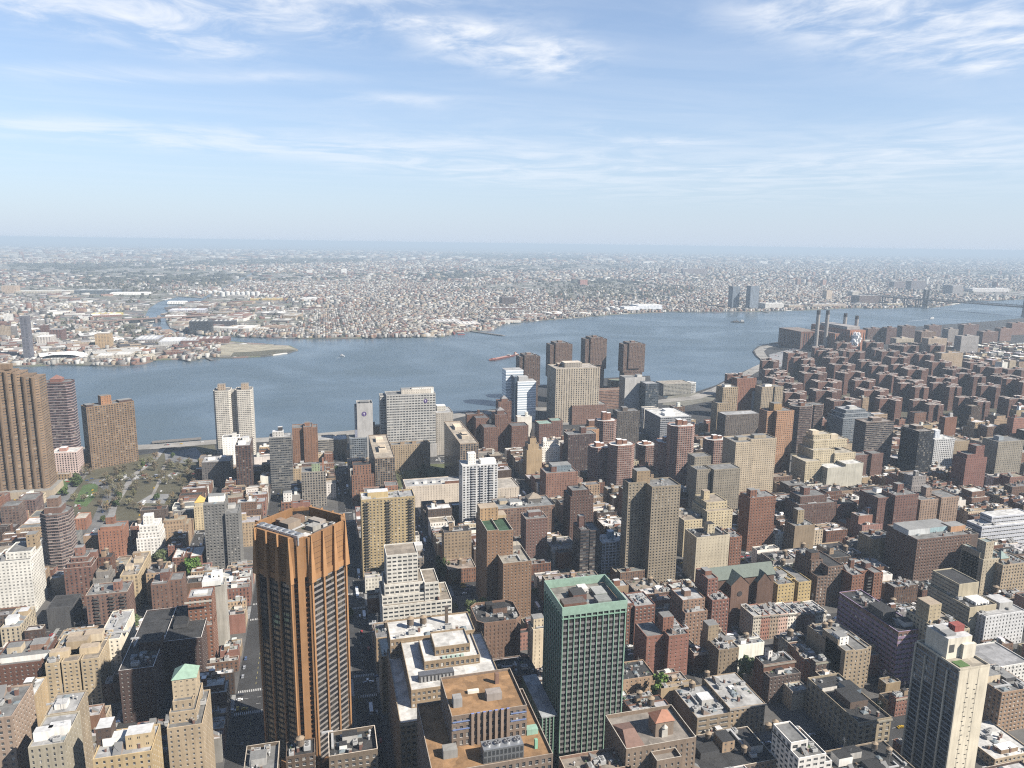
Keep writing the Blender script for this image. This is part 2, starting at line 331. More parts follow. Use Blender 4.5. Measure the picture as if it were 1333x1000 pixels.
# ------------------------------------------------------------------ small shared pieces
def mesh_window():
    b = MB(); f = (.36, .35, .33)
    b.face([(-.5, 0, -.5), (.5, 0, -.5), (.5, 0, .5), (-.5, 0, .5)], (.1, .1, .1), mi=0)
    for (x0, x1, z0, z1) in ((-.5, -.43, -.5, .5), (.43, .5, -.5, .5), (-.43, .43, .44, .5), (-.43, .43, -.5, -.44), (-.43, .43, -.03, .03)):
        b.box(x0, x1, -.05, -.004, z0, z1, f, mi=1)
    return b.mesh('window', ['glass', 'surf'])
def mesh_vent(k):
    b = MB()
    if k == 0: b.box(-.7, .7, -.5, .5, 0, 1.1, (.5, .5, .49)); b.box(-.85, .85, -.65, .65, 1.1, 1.3, (.42, .42, .42))
    elif k == 1: b.cyl(0, 0, .35, .35, 0, 1.5, (.45, .45, .45)); b.cyl(0, 0, .6, .15, 1.5, 2.0, (.5, .5, .5))
    elif k == 2: b.box(-1.6, 1.6, -1.1, 1.1, .3, 1.9, (.52, .52, .51)); b.cyl(-.7, 0, .6, .6, 1.9, 2.15, (.2, .2, .2)); b.cyl(.7, 0, .6, .6, 1.9, 2.15, (.2, .2, .2)); b.box(-1.3, 1.3, -.8, .8, 0, .3, (.15, .15, .15))
    elif k == 3: b.box(-.55, .55, -.45, .45, 0, 2.2, (.24, .12, .09)); b.box(-.65, .65, -.55, .55, 2.2, 2.4, (.4, .36, .3))
    elif k == 5: b.box(-4.5, 4.5, -.4, .4, .5, 1.2, (.5, .5, .5), bottom=True); b.box(3.7, 4.5, .41, 3.6, .5, 1.2, (.5, .5, .5), bottom=True); b.box(-4.2, -3.9, -.2, .2, 0, .5, (.2, .2, .2)); b.box(3.9, 4.2, -.2, .2, 0, .5, (.2, .2, .2))
    elif k == 6: b.cyl(0, 0, .09, .05, 0, 7.5, (.3, .3, .3), 6); b.box(-.9, .9, -.04, .04, 5.8, 5.9, (.3, .3, .3)); b.box(-.6, .6, -.04, .04, 6.6, 6.7, (.3, .3, .3)); b.box(-.5, .5, -.5, .5, 0, .3, (.3, .3, .3))
    elif k == 7: b.face([(-1.3, -2, 0), (1.3, -2, 0), (1.3, 2, 2.7), (-1.3, 2, 2.7)], (.2, .2, .2)); b.face([(1.3, -2, 0), (1.3, 2, 0), (1.3, 2, 2.7)], (.4, .3, .24)); b.face([(-1.3, 2, 0), (-1.3, -2, 0), (-1.3, 2, 2.7)], (.4, .3, .24)); b.face([(1.3, 2, 0), (-1.3, 2, 0), (-1.3, 2, 2.7), (1.3, 2, 2.7)], (.4, .3, .24))
    elif k == 8: b.box(-2.2, 2.2, -.05, .05, .9, 1.0, (.3, .3, .3), bottom=True); [b.box(x - .05, x + .05, -.05, .05, 0, .9, (.3, .3, .3)) for x in (-2.1, -.7, .7, 2.1)]; b.box(-1.6, -.5, .4, 1.5, 0, .8, (.26, .17, .1)); b.box(.5, 1.7, .6, 1.6, 0, .7, (.1, .16, .07))
    else:
        b.box(-1.2, 1.2, -1.5, 1.5, 0, .5, (.4, .4, .38)); b.pyramid(-1.2, 1.2, -1.5, 1.5, .5, 1.2, (.2, .25, .28))
    return b.mesh('roof_vent', ['surf'])
def mesh_tank():
    b = MB(); w = (.24, .175, .12)
    b.cyl(0, 0, 2.1, 2.0, 2.6, 6.4, w, 14)
    for z in (3.0, 3.8, 4.6, 5.4, 6.0): b.cyl(0, 0, 2.15, 2.13, z, z + .12, (.1, .09, .08), 14, cap=False)
    for x in (-1.3, 1.3):
        for y in (-1.3, 1.3): b.box(x - .14, x + .14, y - .14, y + .14, 0, 2.5, (.12, .1, .09))
    b.box(-1.6, 1.6, -.15, .15, 2.3, 2.6, (.12, .1, .09)); b.box(-.15, .15, -1.6, 1.6, 2.3, 2.58, (.12, .1, .09))
    r = MB(); r.cyl(0, 0, 2.3, .1, 6.4, 7.7, (.36, .26, .16), 14)
    return b.mesh('water_tank', ['surf']), r.mesh('tank_roof', ['surf'])
def mesh_dark(c=(.022, .022, .027)):
    b = MB(); b.face([(-.5, 0, -.5), (.5, 0, -.5), (.5, 0, .5), (-.5, 0, .5)], c, mi=0)
    b.box(-.02, .02, -.06, -.004, -.5, .5, (.1, .1, .1), mi=1)
    return b.mesh('window', ['shiny', 'surf'])
ME_DARK = mesh_dark(); ME_REFLECT = mesh_dark((.075, .062, .04))  # the brownish pane has a yellow-brown reflection painted into its colour
ME_WIN = mesh_window(); ME_VENT = [mesh_vent(k) for k in (0, 1, 2, 3, 4, 5, 6, 7, 8)]; ME_TANK, ME_TANKROOF = mesh_tank()

# ------------------------------------------------------------------ buildings
REC = []            # every building: dict with footprint and picture box
REFS = []           # landmarks that labels may refer to

def wall_face(mb, p0, p1, z0, z1, o, opened, wins, nv, blank=False, nx=None):
    L = math.hypot(p1[0] - p0[0], p1[1] - p0[1])
    if L < .5: return
    n = nx or max(1, round((L - .6) / o['bw']))
    col = o['col']
    if blank or o['wf'] <= 0:
        mb.face([(*p0, z0), (*p1, z0), (*p1, z1), (*p0, z1)], col); return
    if not opened:
        mb.face([(*p0, z0), (*p1, z0), (*p1, z1), (*p0, z1)], col, (o['wf'], o['hf'], 0), [(0, 0), (n, 0), (n, nv), (0, nv)]); return
    ux, uy = (p1[0] - p0[0]) / L, (p1[1] - p0[1]) / L; nx_, ny_ = uy, -ux; dp = o['dp']
    cw, ch = L / n, (z1 - z0) / nv; ww, wh = cw * min(o['wf'], .94), ch * o['hf']
    sx, sz = (cw - ww) / 2, (ch - wh) / 2
    pt = lambda s, z, d=0.0: (p0[0] + ux * s - nx_ * d, p0[1] + uy * s - ny_ * d, z)
    q = lambda a0, a1, b0, b1, c=col: mb.face([pt(a0, b0), pt(a1, b0), pt(a1, b1), pt(a0, b1)], c)
    skip = o.get('skip'); sp = o.get('spandrel', col); rot = math.atan2(uy, ux)
    for j in range(nv):
        zb = z0 + j * ch + sz; zt = zb + wh
        q(0, L, z0 if j == 0 else zb - 2 * sz, zb, sp)
        prev = 0.0
        for i in range(n):
            if skip and skip(i, j, n, nv): continue
            a = i * cw + sx; e = a + ww
            q(prev, a, zb, zt); prev = e
            mb.face([pt(a, zb), pt(e, zb), pt(e, zb, dp), pt(a, zb, dp)], o.get('sill', LGREY)); mb.face([pt(a, zt, dp), pt(e, zt, dp), pt(e, zt), pt(a, zt)], col)
            mb.face([pt(a, zb), pt(a, zb, dp), pt(a, zt, dp), pt(a, zt)], col); mb.face([pt(e, zb, dp), pt(e, zb), pt(e, zt), pt(e, zt, dp)], col)
            c = pt((a + e) / 2, (zb + zt) / 2, dp)
            wins.append((c, ww, wh, rot))
        q(prev, L, zb, zt)
    q(0, L, z1 - sz, z1)

def put_windows(wins, root, cap=100, me=None):
    wins.sort(key=lambda w: -w[0][2])
    if len(wins) > cap:                                # keep the ones that show largest (front first, high up)
        front = [w for w in wins if abs(w[3]) < .01]; side = [w for w in wins if abs(w[3]) >= .01]
        wins = (front + side)
    for c, ww, wh, rot in wins[:cap]:
        link('window', (rnd.choice((ME_DARK, ME_DARK, ME_DARK, ME_REFLECT)) if me else ME_WIN), root, c, rot, (ww, 1.0, wh))
    rest = wins[cap:]
    if rest:
        mb = MB()
        for c, ww, wh, rot in rest:
            dx, dy = math.cos(rot) * ww / 2, math.sin(rot) * ww / 2; g = (rnd.random(),) * 3 if me is None else rnd.choice(((.03, .03, .036), (.03, .03, .036), (.04, .04, .045), (.07, .065, .06)))  # the brownish tone paints reflections on some of the panes
            mb.face([(c[0] - dx, c[1] - dy, c[2] - wh / 2), (c[0] + dx, c[1] + dy, c[2] - wh / 2), (c[0] + dx, c[1] + dy, c[2] + wh / 2), (c[0] - dx, c[1] - dy, c[2] + wh / 2)], g)
        tag(mb.build('windows', 'shiny' if me else 'glass', root), kind='stuff')

def roof_gear(root, x0, x1, y0, y1, z, n, r):
    for _ in range(n):
        x, y = r.uniform(x0 + 2, x1 - 2), r.uniform(y0 + 2, y1 - 2)
        link('roof_vent', r.choice(ME_VENT[:5] + ME_VENT), root, (x, y, z), r.choice((0, math.pi / 2)), (s := r.uniform(.8, 1.6), s, s))
def add_tank(root, x, y, z, s=1.0):
    t = link('water_tank', ME_TANK, root, (x, y, z), 0.2, (s, s, s)); link('tank_roof', ME_TANKROOF, t)

def px_box(X, Y, w, d, h, rot=0.0, X0=None):
    c, s = math.cos(rot), math.sin(rot); pts = []
    for lx in (0, w):
        for ly in (0, d):
            for z in (0, h): pts.append(P(X + lx * c - ly * s, Y + lx * s + ly * c, z))
    xs = [p[0] for p in pts]; ys = [p[1] for p in pts]
    return min(xs), max(xs), min(ys), max(ys)

def bld(kind, label, X, Y, w, d, h, col, rot=0.0, cat='building', group=None, vis=None, ref=None, **o):
    """X, Y: front-left ground corner (the side the camera faces); w along the front, d away, h tall"""
    o.setdefault('bw', 3.4); o.setdefault('fh', 3.2); o.setdefault('wf', .5); o.setdefault('hf', .56); o.setdefault('dp', .32); o['col'] = col
    r = random.Random(int(X * 13 + Y * 7 + w * 31) & 0xffffff)
    roofc = o.get('roof', R_GREY); par = o.get('par', .9); trim = o.get('trim', tuple(min(.8, c * 1.25) for c in col))
    opened = o.get('open', Y < 600); detail = o.get('detail', Y < 900)
    root = thing(kind, label, cat, (X, Y, 0), rot, group)
    mb = MB(); wins = []
    cxy = (X + w / 2)
    left_seen = (X + w / 2) > Y * math.tan(R(0)) + 0
    for ti, T in enumerate(o.get('tiers', [(0, 1, 0, 1, 0, 1)])):
        x0, x1, y0, y1, z0, z1 = T[0] * w, T[1] * w, T[2] * d, T[3] * d, T[4] * h, T[5] * h
        nv = max(1, round((z1 - z0) / o['fh'])); c = o.get('ch', 0) * min(w, d)
        if c:
            poly = [(x0 + c, y0), (x1 - c, y0), (x1, y0 + c), (x1, y1 - c), (x1 - c, y1), (x0 + c, y1), (x0, y1 - c), (x0, y0 + c)]
        else: poly = [(x0, y0), (x1, y0), (x1, y1), (x0, y1)]
        n = len(poly)
        for i in range(n):
            a, b = poly[i], poly[(i + 1) % n]
            isfront = abs(a[1] - y0) < .01 and abs(b[1] - y0) < .01
            isleft = abs(a[0] - x0) < .01 and abs(b[0] - x0) < .01; isright = abs(a[0] - x1) < .01 and abs(b[0] - x1) < .01
            blank = (isfront and o.get('fblank')) or ((isleft or isright) and o.get('sblank')) or (isleft and o.get('lblank')) or (isright and o.get('rblank'))
            see = opened and (isfront or (isleft and left_seen) or (isright and not left_seen) or c > 0)
            wall_face(mb, a, b, z0, z1, o, see, wins, nv, blank)
        if par:
            t = min(.4, w * .1); pi = [(p[0] + (t if p[0] < (x0 + x1) / 2 else -t), p[1] + (t if p[1] < (y0 + y1) / 2 else -t)) for p in poly]
            zt = z1 + par
            for i in range(n):
                a, b, ai, bi = poly[i], poly[(i + 1) % n], pi[i], pi[(i + 1) % n]
                mb.face([(*a, z1), (*b, z1), (*b, zt), (*a, zt)], trim if o.get('band') else col)
                mb.face([(*a, zt), (*b, zt), (*bi, zt), (*ai, zt)], trim)
                mb.face([(*bi, z1), (*ai, z1), (*ai, zt), (*bi, zt)], col)
        rb = MB(); rb.face([(*p, z1) for p in poly], roofc); rb.build('roof', 'roof', root)
        if detail and ti == 0 and not o.get('nogear'):
            roof_gear(root, x0, x1, y0, y1, z1, min(20, int((x1 - x0) * (y1 - y0) / (32 if Y < 600 else 75)) + 1) if Y < 750 else 2, r)
    if o.get('podium'):
        ex, hz, pc = o['podium']; mb.box(-ex, w + ex, -ex, d + ex, 0, hz, pc)
    for dw in o.get('extra_walls', []): dw(mb, w, d, h)
    mb.build('wall', 'wall', root)
    if o.get('cornice') and opened:
        cb = MB(); cc = o['cornice']; cb.box(-.6, w + .6, -.6, -.003, h - .9, h + .35, cc, bottom=True); cb.build('cornice', 'surf', root)
    put_windows(wins, root, o.get('wcap', 100))
    for (fx, fy, hw, hd, hh, hc, *rest) in o.get('huts', []):
        hx, hy = fx * w, fy * d; zb = rest[2] * h if len(rest) > 2 else h * o.get('hz', 1)
        hm = MB(); hm.box(hx - hw / 2, hx + hw / 2, hy - hd / 2, hy + hd / 2, zb, zb + hh, hc, tuple(min(.7, x * 1.1) for x in o.get('hutroof', roofc)), win=(.3, .3, 0) if hh > 6 else (0, 0, 0), nu=(max(1, round(hw / 3.5)), max(1, round(hd / 3.5))), nv=max(1, round(hh / 3.3)))
        ho = hm.build('roof_hut', 'wall', root)
        if rest and rest[0]:
            pm = MB(); pm.pyramid(hx - hw / 2 - .4, hx + hw / 2 + .4, hy - hd / 2 - .4, hy + hd / 2 + .4, zb + hh, zb + hh + rest[1], rest[0]); pm.build('hut_roof', 'surf', ho)
    for (fx, fy, *s) in o.get('tanks', []): add_tank(root, fx * w, fy * d, h + (s[1] if len(s) > 1 else 0), s[0] if s else 1.0)
    if o.get('slabs'):                                 # pale balcony slabs ringing each floor
        sc_, ex, *sh_ = o['slabs']; c = o.get('ch', 0) * min(w, d); nfl = max(2, round(h / o['fh']))
        poly = [(c, -ex), (w - c, -ex), (w + ex, c), (w + ex, d - c), (w - c, d + ex), (c, d + ex), (-ex, d - c), (-ex, c)]
        sm = MB(); sm.prism(poly, 0, sh_[0] if sh_ else .75, sc_); sm.face([(p[0], p[1], 0) for p in reversed(poly)], sc_); me = sm.mesh('balcony', ['surf'])
        for k in range(1, nfl): link('balcony', me, root, (0, 0, k * h / nfl))
    if o.get('balc'):                                  # stacks of projecting balconies on the front
        bm = MB(); bc = o.get('balc_col', (.3, .29, .27)); bwid = o.get('balc_w', 3.2); bm.box(-bwid / 2, bwid / 2, -1.6, 0, 0, .2, bc, bottom=True); bm.box(-bwid / 2, bwid / 2, -1.6, -1.5, .2, 1.15, o.get('rail_col', (.07, .07, .07))); bm.box(-bwid / 2, -bwid / 2 + .1, -1.5, 0, .2, 1.15, (.07, .07, .07)); bm.box(bwid / 2 - .1, bwid / 2, -1.5, 0, .2, 1.15, (.07, .07, .07))
        me = bm.mesh('balcony', ['surf']); nfl = max(2, round(h / o['fh'])); k0 = o.get('balc_from', 1)
        step = 1
        for fx in o['balc']:
            for k in range(k0, nfl): link('balcony', me, root, (fx * w, -.02, k * h / nfl))
    x0, x1, y0, y1 = px_box(X, Y, w, d, h, rot)
    REC.append(dict(root=root, X=X, Y=Y, w=w, d=d, h=h, rot=rot, px=(x0, x1, y0, y1), vis=vis, ref=ref))
    if ref: REFS.append((ref, (x0 + x1) / 2, (y0 + min(y1, vis or y1)) / 2, Y))
    return root

def K(kind, x1, x2, yt, yb, depth, col, label, ref=None, **o):
    """place a building from where its street front stands in the photo (yb < 0: distance given instead)"""
    Y = -yb if yb < 0 else G((x1 + x2) / 2, yb)[1]
    X1, z1 = AT(x1, yt + o.pop('dl', 0), Y); X2, z2 = AT(x2, yt, Y)
    vis = o.pop('vis', yb if yb > 0 else 1000)
    return bld(kind, label, X1, Y, X2 - X1, depth, max(6, (z1 + z2) / 2), col, vis=vis, ref=ref, **o)
def KR(kind, bl, br, ytl, depth, col, label, ref=None, **o):
    """the same for a building turned off the street grid: both front ground corners are given"""
    a, b = G(*bl), G(*br); w = math.hypot(b[0] - a[0], b[1] - a[1]); rot = math.atan2(b[1] - a[1], b[0] - a[0])
    _, h = AT(bl[0], ytl, a[1])
    return bld(kind, label, a[0], a[1], w, depth, h, col, rot=rot, vis=max(bl[1], br[1]), ref=ref, **o)

# ------------------------------------------------------------------ the ground, the river, the far land
FAR = 59000.0
wb = MB(); wb.face([(-FAR, -3000, -3), (FAR, -3000, -3), (FAR, FAR, -3), (-FAR, FAR, -3)], (.04, .08, .12)); tag(wb.build('river_water', 'water'), kind='structure')
SHORE = [(200, 579), (275, 573), (345, 570), (430, 563), (540, 552), (596, 537), (640, 533), (692, 530), (694, 503), (790, 492), (846, 489), (850, 512), (872, 519), (910, 509), (933, 501), (956, 489), (971, 482), (990, 476), (997, 471), (984, 463), (980, 457), (986, 451), (1002, 447), (1018, 444), (1039, 440), (1080, 436), (1130, 430), (1170, 427), (1210, 424), (1250, 421), (1290, 418), (1333, 414), (1420, 408)]
sh = [G(*p) for p in SHORE]
man = [(-6000, 1300), (-1200, 1290)] + sh + [(9000, 2400), (9000, -2900), (-6000, -2900)]
def slab(name, poly, z0, z1, col, mat):
    b = MB(); poly = list(reversed(poly)) if sum((poly[i - 1][0] * p[1] - p[0] * poly[i - 1][1]) for i, p in enumerate(poly)) < 0 else poly
    b.prism(poly, z0, z1, col); return tag(b.build(name, mat), kind='structure')
slab('ground', man, -6, 0, (.055, .055, .057), 'ground')
L_SHORE = [(-400, 480), (-100, 479), (40, 476), (75, 474), (110, 475), (150, 476), (188, 473), (203, 468), (232, 467), (246, 470), (264, 466), (280, 465), (305, 465), (345, 463), (375, 459), (388, 455), (378, 450), (340, 447), (310, 445), (285, 443), (262, 441), (240, 437), (224, 434), (205, 428), (192, 420), (189, 410), (194, 400), (208, 392), (232, 386), (262, 388)]
R_SHORE = [(262, 392), (242, 395), (225, 401), (217, 408), (216, 418), (221, 426), (236, 431), (272, 437), (330, 439), (400, 440), (450, 440), (520, 439), (575, 438), (600, 432), (640, 429), (656, 421), (700, 417), (740, 414), (800, 409), (870, 406), (930, 406), (1000, 405), (1060, 403), (1100, 401), (1160, 401), (1190, 399), (1215, 400), (1245, 396), (1262, 391), (1290, 391), (1340, 389), (1500, 386), (1900, 386)]
lq = [G(*p) for p in L_SHORE]; rq = [G(*p) for p in R_SHORE]
slab('land_north', [(-FAR, 1800)] + [lq[0]] + lq[1:] + [(lq[-1][0], FAR), (-FAR, FAR)], -6, 0, (.1, .1, .09), 'land')
slab('land_south', [(lq[-1][0] + 1, FAR)] + rq + [(FAR, 5000), (FAR, FAR)], -6, 0, (.1, .1, .09), 'land')
def ribbon(name, pts, width, z, col, mat='ground', px=True):
    q = [G(*p) for p in pts] if px else pts; b = MB(); L = []
    for i, p in enumerate(q):
        a, c = q[max(0, i - 1)], q[min(len(q) - 1, i + 1)]; dx, dy = c[0] - a[0], c[1] - a[1]; n = math.hypot(dx, dy) or 1
        L.append(((p[0] - dy / n * width / 2, p[1] + dx / n * width / 2), (p[0] + dy / n * width / 2, p[1] - dx / n * width / 2)))
    for i in range(len(L) - 1):
        (a, bb), (c, d) = L[i], L[i + 1]; b.face([(*bb, z), (*d, z), (*c, z), (*a, z)], col)
    return tag(b.build(name, mat), kind='structure')
def patch(name, pts, z, col, mat='ground', kind='structure'):
    q = [G(*p) for p in pts]; b = MB()
    if sum((q[i - 1][0] * p[1] - p[0] * q[i - 1][1]) for i, p in enumerate(q)) < 0: q.reverse()
    b.face([(*p, z) for p in q], col); return tag(b.build(name, mat), kind=kind)

# the street grid: avenues run along X, streets along Y
AVES = [(215, 26), (367, 30), (510, 24), (647, 26), (865, 26), (1078, 28)]
STREETS = [(25 + 80 * k, 26 if k in (-1, 10, 19) else 17) for k in range(-12, 20)]
BLOCKS = []
for i in range(len(AVES) - 1):
    ya, yb_ = AVES[i][0] + AVES[i][1] / 2 , AVES[i + 1][0] - AVES[i + 1][1] / 2
    for j in range(len(STREETS) - 1):
        xa, xb = STREETS[j][0] + STREETS[j][1] / 2, STREETS[j + 1][0] - STREETS[j + 1][1] / 2
        if P(xb, yb_)[0] < -60 or P(xa, yb_)[0] > 1400: continue
        BLOCKS.append((xa, xb, ya, yb_))
for j in range(len(STREETS) - 1):
    xa, xb = STREETS[j][0] + STREETS[j][1] / 2, STREETS[j + 1][0] - STREETS[j + 1][1] / 2
    if -700 < xa < 1000: BLOCKS.append((xa, xb, 1093, 1180 if xa < 700 else 1150))
for (xa, xb, ya, yb_) in BLOCKS:
    b = MB(); b.box(xa, xb, ya, yb_, 0, .13, (.13, .125, .12)); tag(b.build('pavement', 'ground'), kind='structure')
mk = MB(); W_ = (.62, .62, .6)
for (yc, wd) in AVES:
    for off in (-wd / 6, wd / 6):
        x = -620
        while x < 900:
            mk.face([(x, yc + off - .12, .012), (x + 3, yc + off - .12, .012), (x + 3, yc + off + .12, .012), (x, yc + off + .12, .012)], W_); x += 9
    for (xc, sw) in STREETS:
        if not -560 < xc < 900: continue
        for sgn in (-1, 1):                            # crossings: bars laid along the walking line
            for k in range(int(sw / 1.4)):
                xx = xc - sw / 2 + 1 + k * 1.3; yy = yc + sgn * (wd / 2 + 1.5)
                if xx < xc + sw / 2 - 1: mk.face([(xx, yy - 1.5, .012), (xx + .6, yy - 1.5, .012), (xx + .6, yy + 1.5, .012), (xx, yy + 1.5, .012)], W_)
            for k in range(int(wd / 1.4)):
                yy = yc - wd / 2 + 1 + k * 1.3; xx = xc + sgn * (sw / 2 + 1.5)
                if yy < yc + wd / 2 - 1: mk.face([(xx - 1.5, yy, .016), (xx + 1.5, yy, .016), (xx + 1.5, yy + .6, .016), (xx - 1.5, yy + .6, .016)], W_)
for (xc, sw) in STREETS:
    if not -560 < xc < 900: continue
    y = 300
    while y < 1060:
        if all(abs(y - a) > 18 for a, _ in AVES): mk.face([(xc - .12, y, .012), (xc + .12, y, .012), (xc + .12, y + 3, .012), (xc - .12, y + 3, .012)], (.6, .5, .12) if sw > 20 else W_)
        y += 7 if sw > 20 else 9
tag(mk.build('road_markings', 'surf'), kind='structure')
# park, tunnel approach and river highway
patch('estate_lawn', [(955, 530), (1000, 490), (1046, 474), (1130, 464), (1350, 452), (1350, 590), (1000, 592), (950, 570)], .17, (.115, .105, .065))
patch('park_lawn', [(62, 662), (75, 640), (112, 607), (186, 592), (215, 588), (278, 574), (282, 590), (262, 625), (244, 668), (180, 678), (118, 676)], .16, (.115, .105, .06))
patch('grass', [(72, 640), (92, 612), (106, 618), (84, 648)], .18, (.085, .15, .04), kind='structure')
patch('grass', [(96, 655), (108, 632), (128, 628), (126, 645), (112, 660)], .18, (.085, .15, .04), kind='structure')
patch('playground', [(178, 655), (196, 644), (222, 643), (214, 656)], .2, (.26, .26, .26))
patch('parking_ground', [(214, 590), (255, 583), (270, 600), (240, 603), (216, 602)], .2, (.22, .225, .235))
patch('grass', [(514, 612), (560, 604), (598, 604), (600, 640), (520, 640)], .17, (.12, .14, .055), kind='structure')
RD = (.16, .16, .16)
ribbon('tunnel_road', [(105, 715), (124, 690), (134, 668), (141, 652), (146, 642), (142, 634), (132, 628), (120, 626)], 17, .20, RD)
ribbon('tunnel_road', [(140, 690), (148, 660), (160, 640), (175, 618), (200, 600), (212, 585)], 8, .22, (.3, .29, .28))
ribbon('tunnel_road', [(70, 665), (86, 645), (105, 620), (118, 608)], 14, .22, (.2, .2, .2))
ribbon('path', [(228, 668), (246, 640), (262, 612), (268, 596)], 6, .24, (.36, .34, .31))
ribbon('path', [(196, 650), (206, 630), (214, 606)], 4, .24, (.3, .28, .25))
ribbon('river_highway', [(60, 588), (120, 585), (200, 582), (275, 576), (345, 573), (430, 566), (540, 556), (596, 541), (640, 537), (700, 533), (770, 531), (850, 524), (905, 518), (935, 507), (960, 494), (985, 480), (1002, 472), (992, 464), (988, 457), (995, 452), (1020, 448), (1050, 446)], 30, .6, (.33, .31, .28))
patch('parking_ground', [(1001, 462), (1040, 452), (1045, 470), (1015, 478), (1004, 472)], .5, (.3, .3, .31))
patch('waste_ground', [(870, 516), (912, 511), (940, 506), (928, 522), (884, 530), (862, 527)], .3, (.21, .2, .16))
patch('sand_ground', [(300, 463), (345, 462), (374, 458), (386, 455), (376, 451), (340, 449), (300, 448), (272, 452), (262, 460), (276, 463)], .4, (.40, .355, .25), mat='ground')
patch('scrub', [(300, 464.4), (345, 463), (375, 458.6), (386, 455.3), (362, 455), (330, 458), (304, 459)], .6, (.13, .12, .075), kind='structure')

# ------------------------------------------------------------------ landmark buildings (placed by where their fronts stand in the photo)
# --- far left
def ribbed_tower():
    Y = G(30, 645)[1]; X0, hh = AT(-56, 484, Y); X1, _ = AT(50, 492, Y); root = thing('apartment_tower', 'huge brown ribbed apartment tower with stepped top beside the green park', 'building', (X0, Y, 0))
    w = X1 - X0; n = 9; rad = w / n / 2; c = (.27, .195, .13); nv = 46
    for i in range(n):
        k = 1 - abs(i - 4.2) * .012; h = hh * (.985 if i > 6 else 1.0) * k; mb = MB(); cx = (i + .5) * w / n; pts = []
        for j in range(9):
            a = math.pi + math.pi * j / 8; pts.append((cx + rad * math.cos(a), rad * 1.1 * math.sin(a)))
        poly = pts + [(cx + rad, 26), (cx - rad, 26)]
        m = len(poly)
        for j in range(m):
            a, b = poly[j], poly[(j + 1) % m]; side = j >= 8
            L = max(1, round(math.hypot(b[0] - a[0], b[1] - a[1]) / 3.5)) if side else 1
            mb.face([(*a, 0), (*b, 0), (*b, h), (*a, h)], c, (.8, .36, 0) if (j in (1, 2, 5, 6) or side) else (0, 0, 0), [(0, 0), (L, 0), (L, nv), (0, nv)])
        mb.face([(*p, h) for p in poly], c); mb.build('wall', 'wall', root)
    hb = MB(); hb.box(w * .42, w * .62, 6, 18, hh, hh + 7, c, R_TAN); hb.build('roof_hut', 'wall', root)
    pb = MB(); pb.box(-8, w + 6, -14, 30, 0, 9, (.42, .36, .28), (.3, .29, .27)); pb.build('podium', 'wall', root)
    x0, x1, y0, y1 = px_box(X0, Y, w, 28, hh); REC.append(dict(root=root, X=X0 - 8, Y=Y - 14, w=w + 14, d=44, h=hh, rot=0, px=(x0, x1, y0, y1), vis=650, ref='the ribbed brown tower')); REFS.append(('the ribbed brown tower', 20, 560, Y))
ribbed_tower()
K('apartment_tower', 53, 91, 499, 588, 30, (.17, .09, .085), 'slim dark red tower with pale floor bands and pinkish pyramid top', 'the dark red banded tower', ch=.22, slabs=((.42, .33, .33), .45), fh=4.2, wf=.9, hf=.5, huts=[(.45, .5, 16, 14, 5, (.3, .16, .13), (.3, .14, .11), 6)])
K('office_building', 65, 100, 590, 622, 28, (.5, .4, .37), 'low pinkish white building at foot of dark red banded tower', roof=R_WHITE, huts=[(.4, .5, 9, 9, 5, (.5, .3, .25))], wf=.5, hf=.55)
KR('apartment_tower', (120, 612), (181, 600), 531, 22, (.29, .205, .13), 'wide tan brown slab tower with dark crown facing the river', 'the wide tan slab tower', fh=3.0, bw=3.6, wf=.62, hf=.42, huts=[(.45, .55, 14, 12, 13, (.42, .24, .13)), (.1, .5, 9, 14, 3, (.12, .08, .07)), (.85, .5, 18, 12, 3, (.12, .08, .07))])
def twin():
    Y = G(300, 603)[1]; X0, h = AT(277, 510, Y); X1, _ = AT(328, 508, Y); w = X1 - X0
    return bld('apartment_tower', 'white twin apartment towers joined by a dark recess at the river', X0, Y, w, 26, h, (.5, .47, .42), vis=600, ref='the white twin towers', fh=2.9, bw=3.0, wf=.7, hf=.42, ch=.1, tiers=[(0, .44, 0, 1, 0, 1), (.56, 1, 0, 1, 0, 1), (.4, .6, .3, .8, 0, .985)], huts=[(.2, .5, 10, 10, 9, (.42, .34, .26)), (.8, .5, 10, 10, 9, (.42, .34, .26))], open=False)
twin()
K('apartment_block', 289, 311, 570, 612, 16, WHITE, 'small white block standing before the white twin towers', huts=[(.7, .4, 6, 5, 6, WHITE)], wf=.28, hf=.3, bw=4)
K('brick_building', 306, 326, 581, 640, 40, (.16, .1, .08), 'brown corner building with white roof huts below the twin towers', roof=R_SILVER, huts=[(.4, .3, 9, 9, 4, WHITE), (.6, .65, 8, 10, 6, WHITE), (.3, .85, 6, 6, 3, CREAM)], open=False)
K('brick_building', 262, 300, 602, 632, 30, (.2, .18, .17), 'low grey building with cluttered white roof beside the park', roof=R_SILVER, huts=[(.3, .5, 9, 7, 3, WHITE), (.7, .5, 8, 9, 4, LGREY)])
K('apartment_tower', 264, 310, 657, 742, 28, (.25, .245, .235), 'grey apartment tower with white penthouse near the gold roofed turret', 'the grey tower with white penthouse', fh=3.0, wf=.5, hf=.5, bw=3.4, dp=.4, tiers=[(0, .62, 0, 1, 0, 1), (.62, 1, -.1, .9, 0, .86)], huts=[(.35, .5, 15, 10, 6, WHITE), (.75, .6, 7, 7, 4, LGREY, None, 0, .86)], open=True)
K('brick_building', 252, 272, 660, 690, 14, (.5, .42, .28), 'cream turret with a golden pyramid roof beside the park', 'the gold pyramid roof', huts=[(.4, .5, 11, 11, 5, (.5, .44, .32), (.75, .48, .06), 7)], wf=.3, open=False)
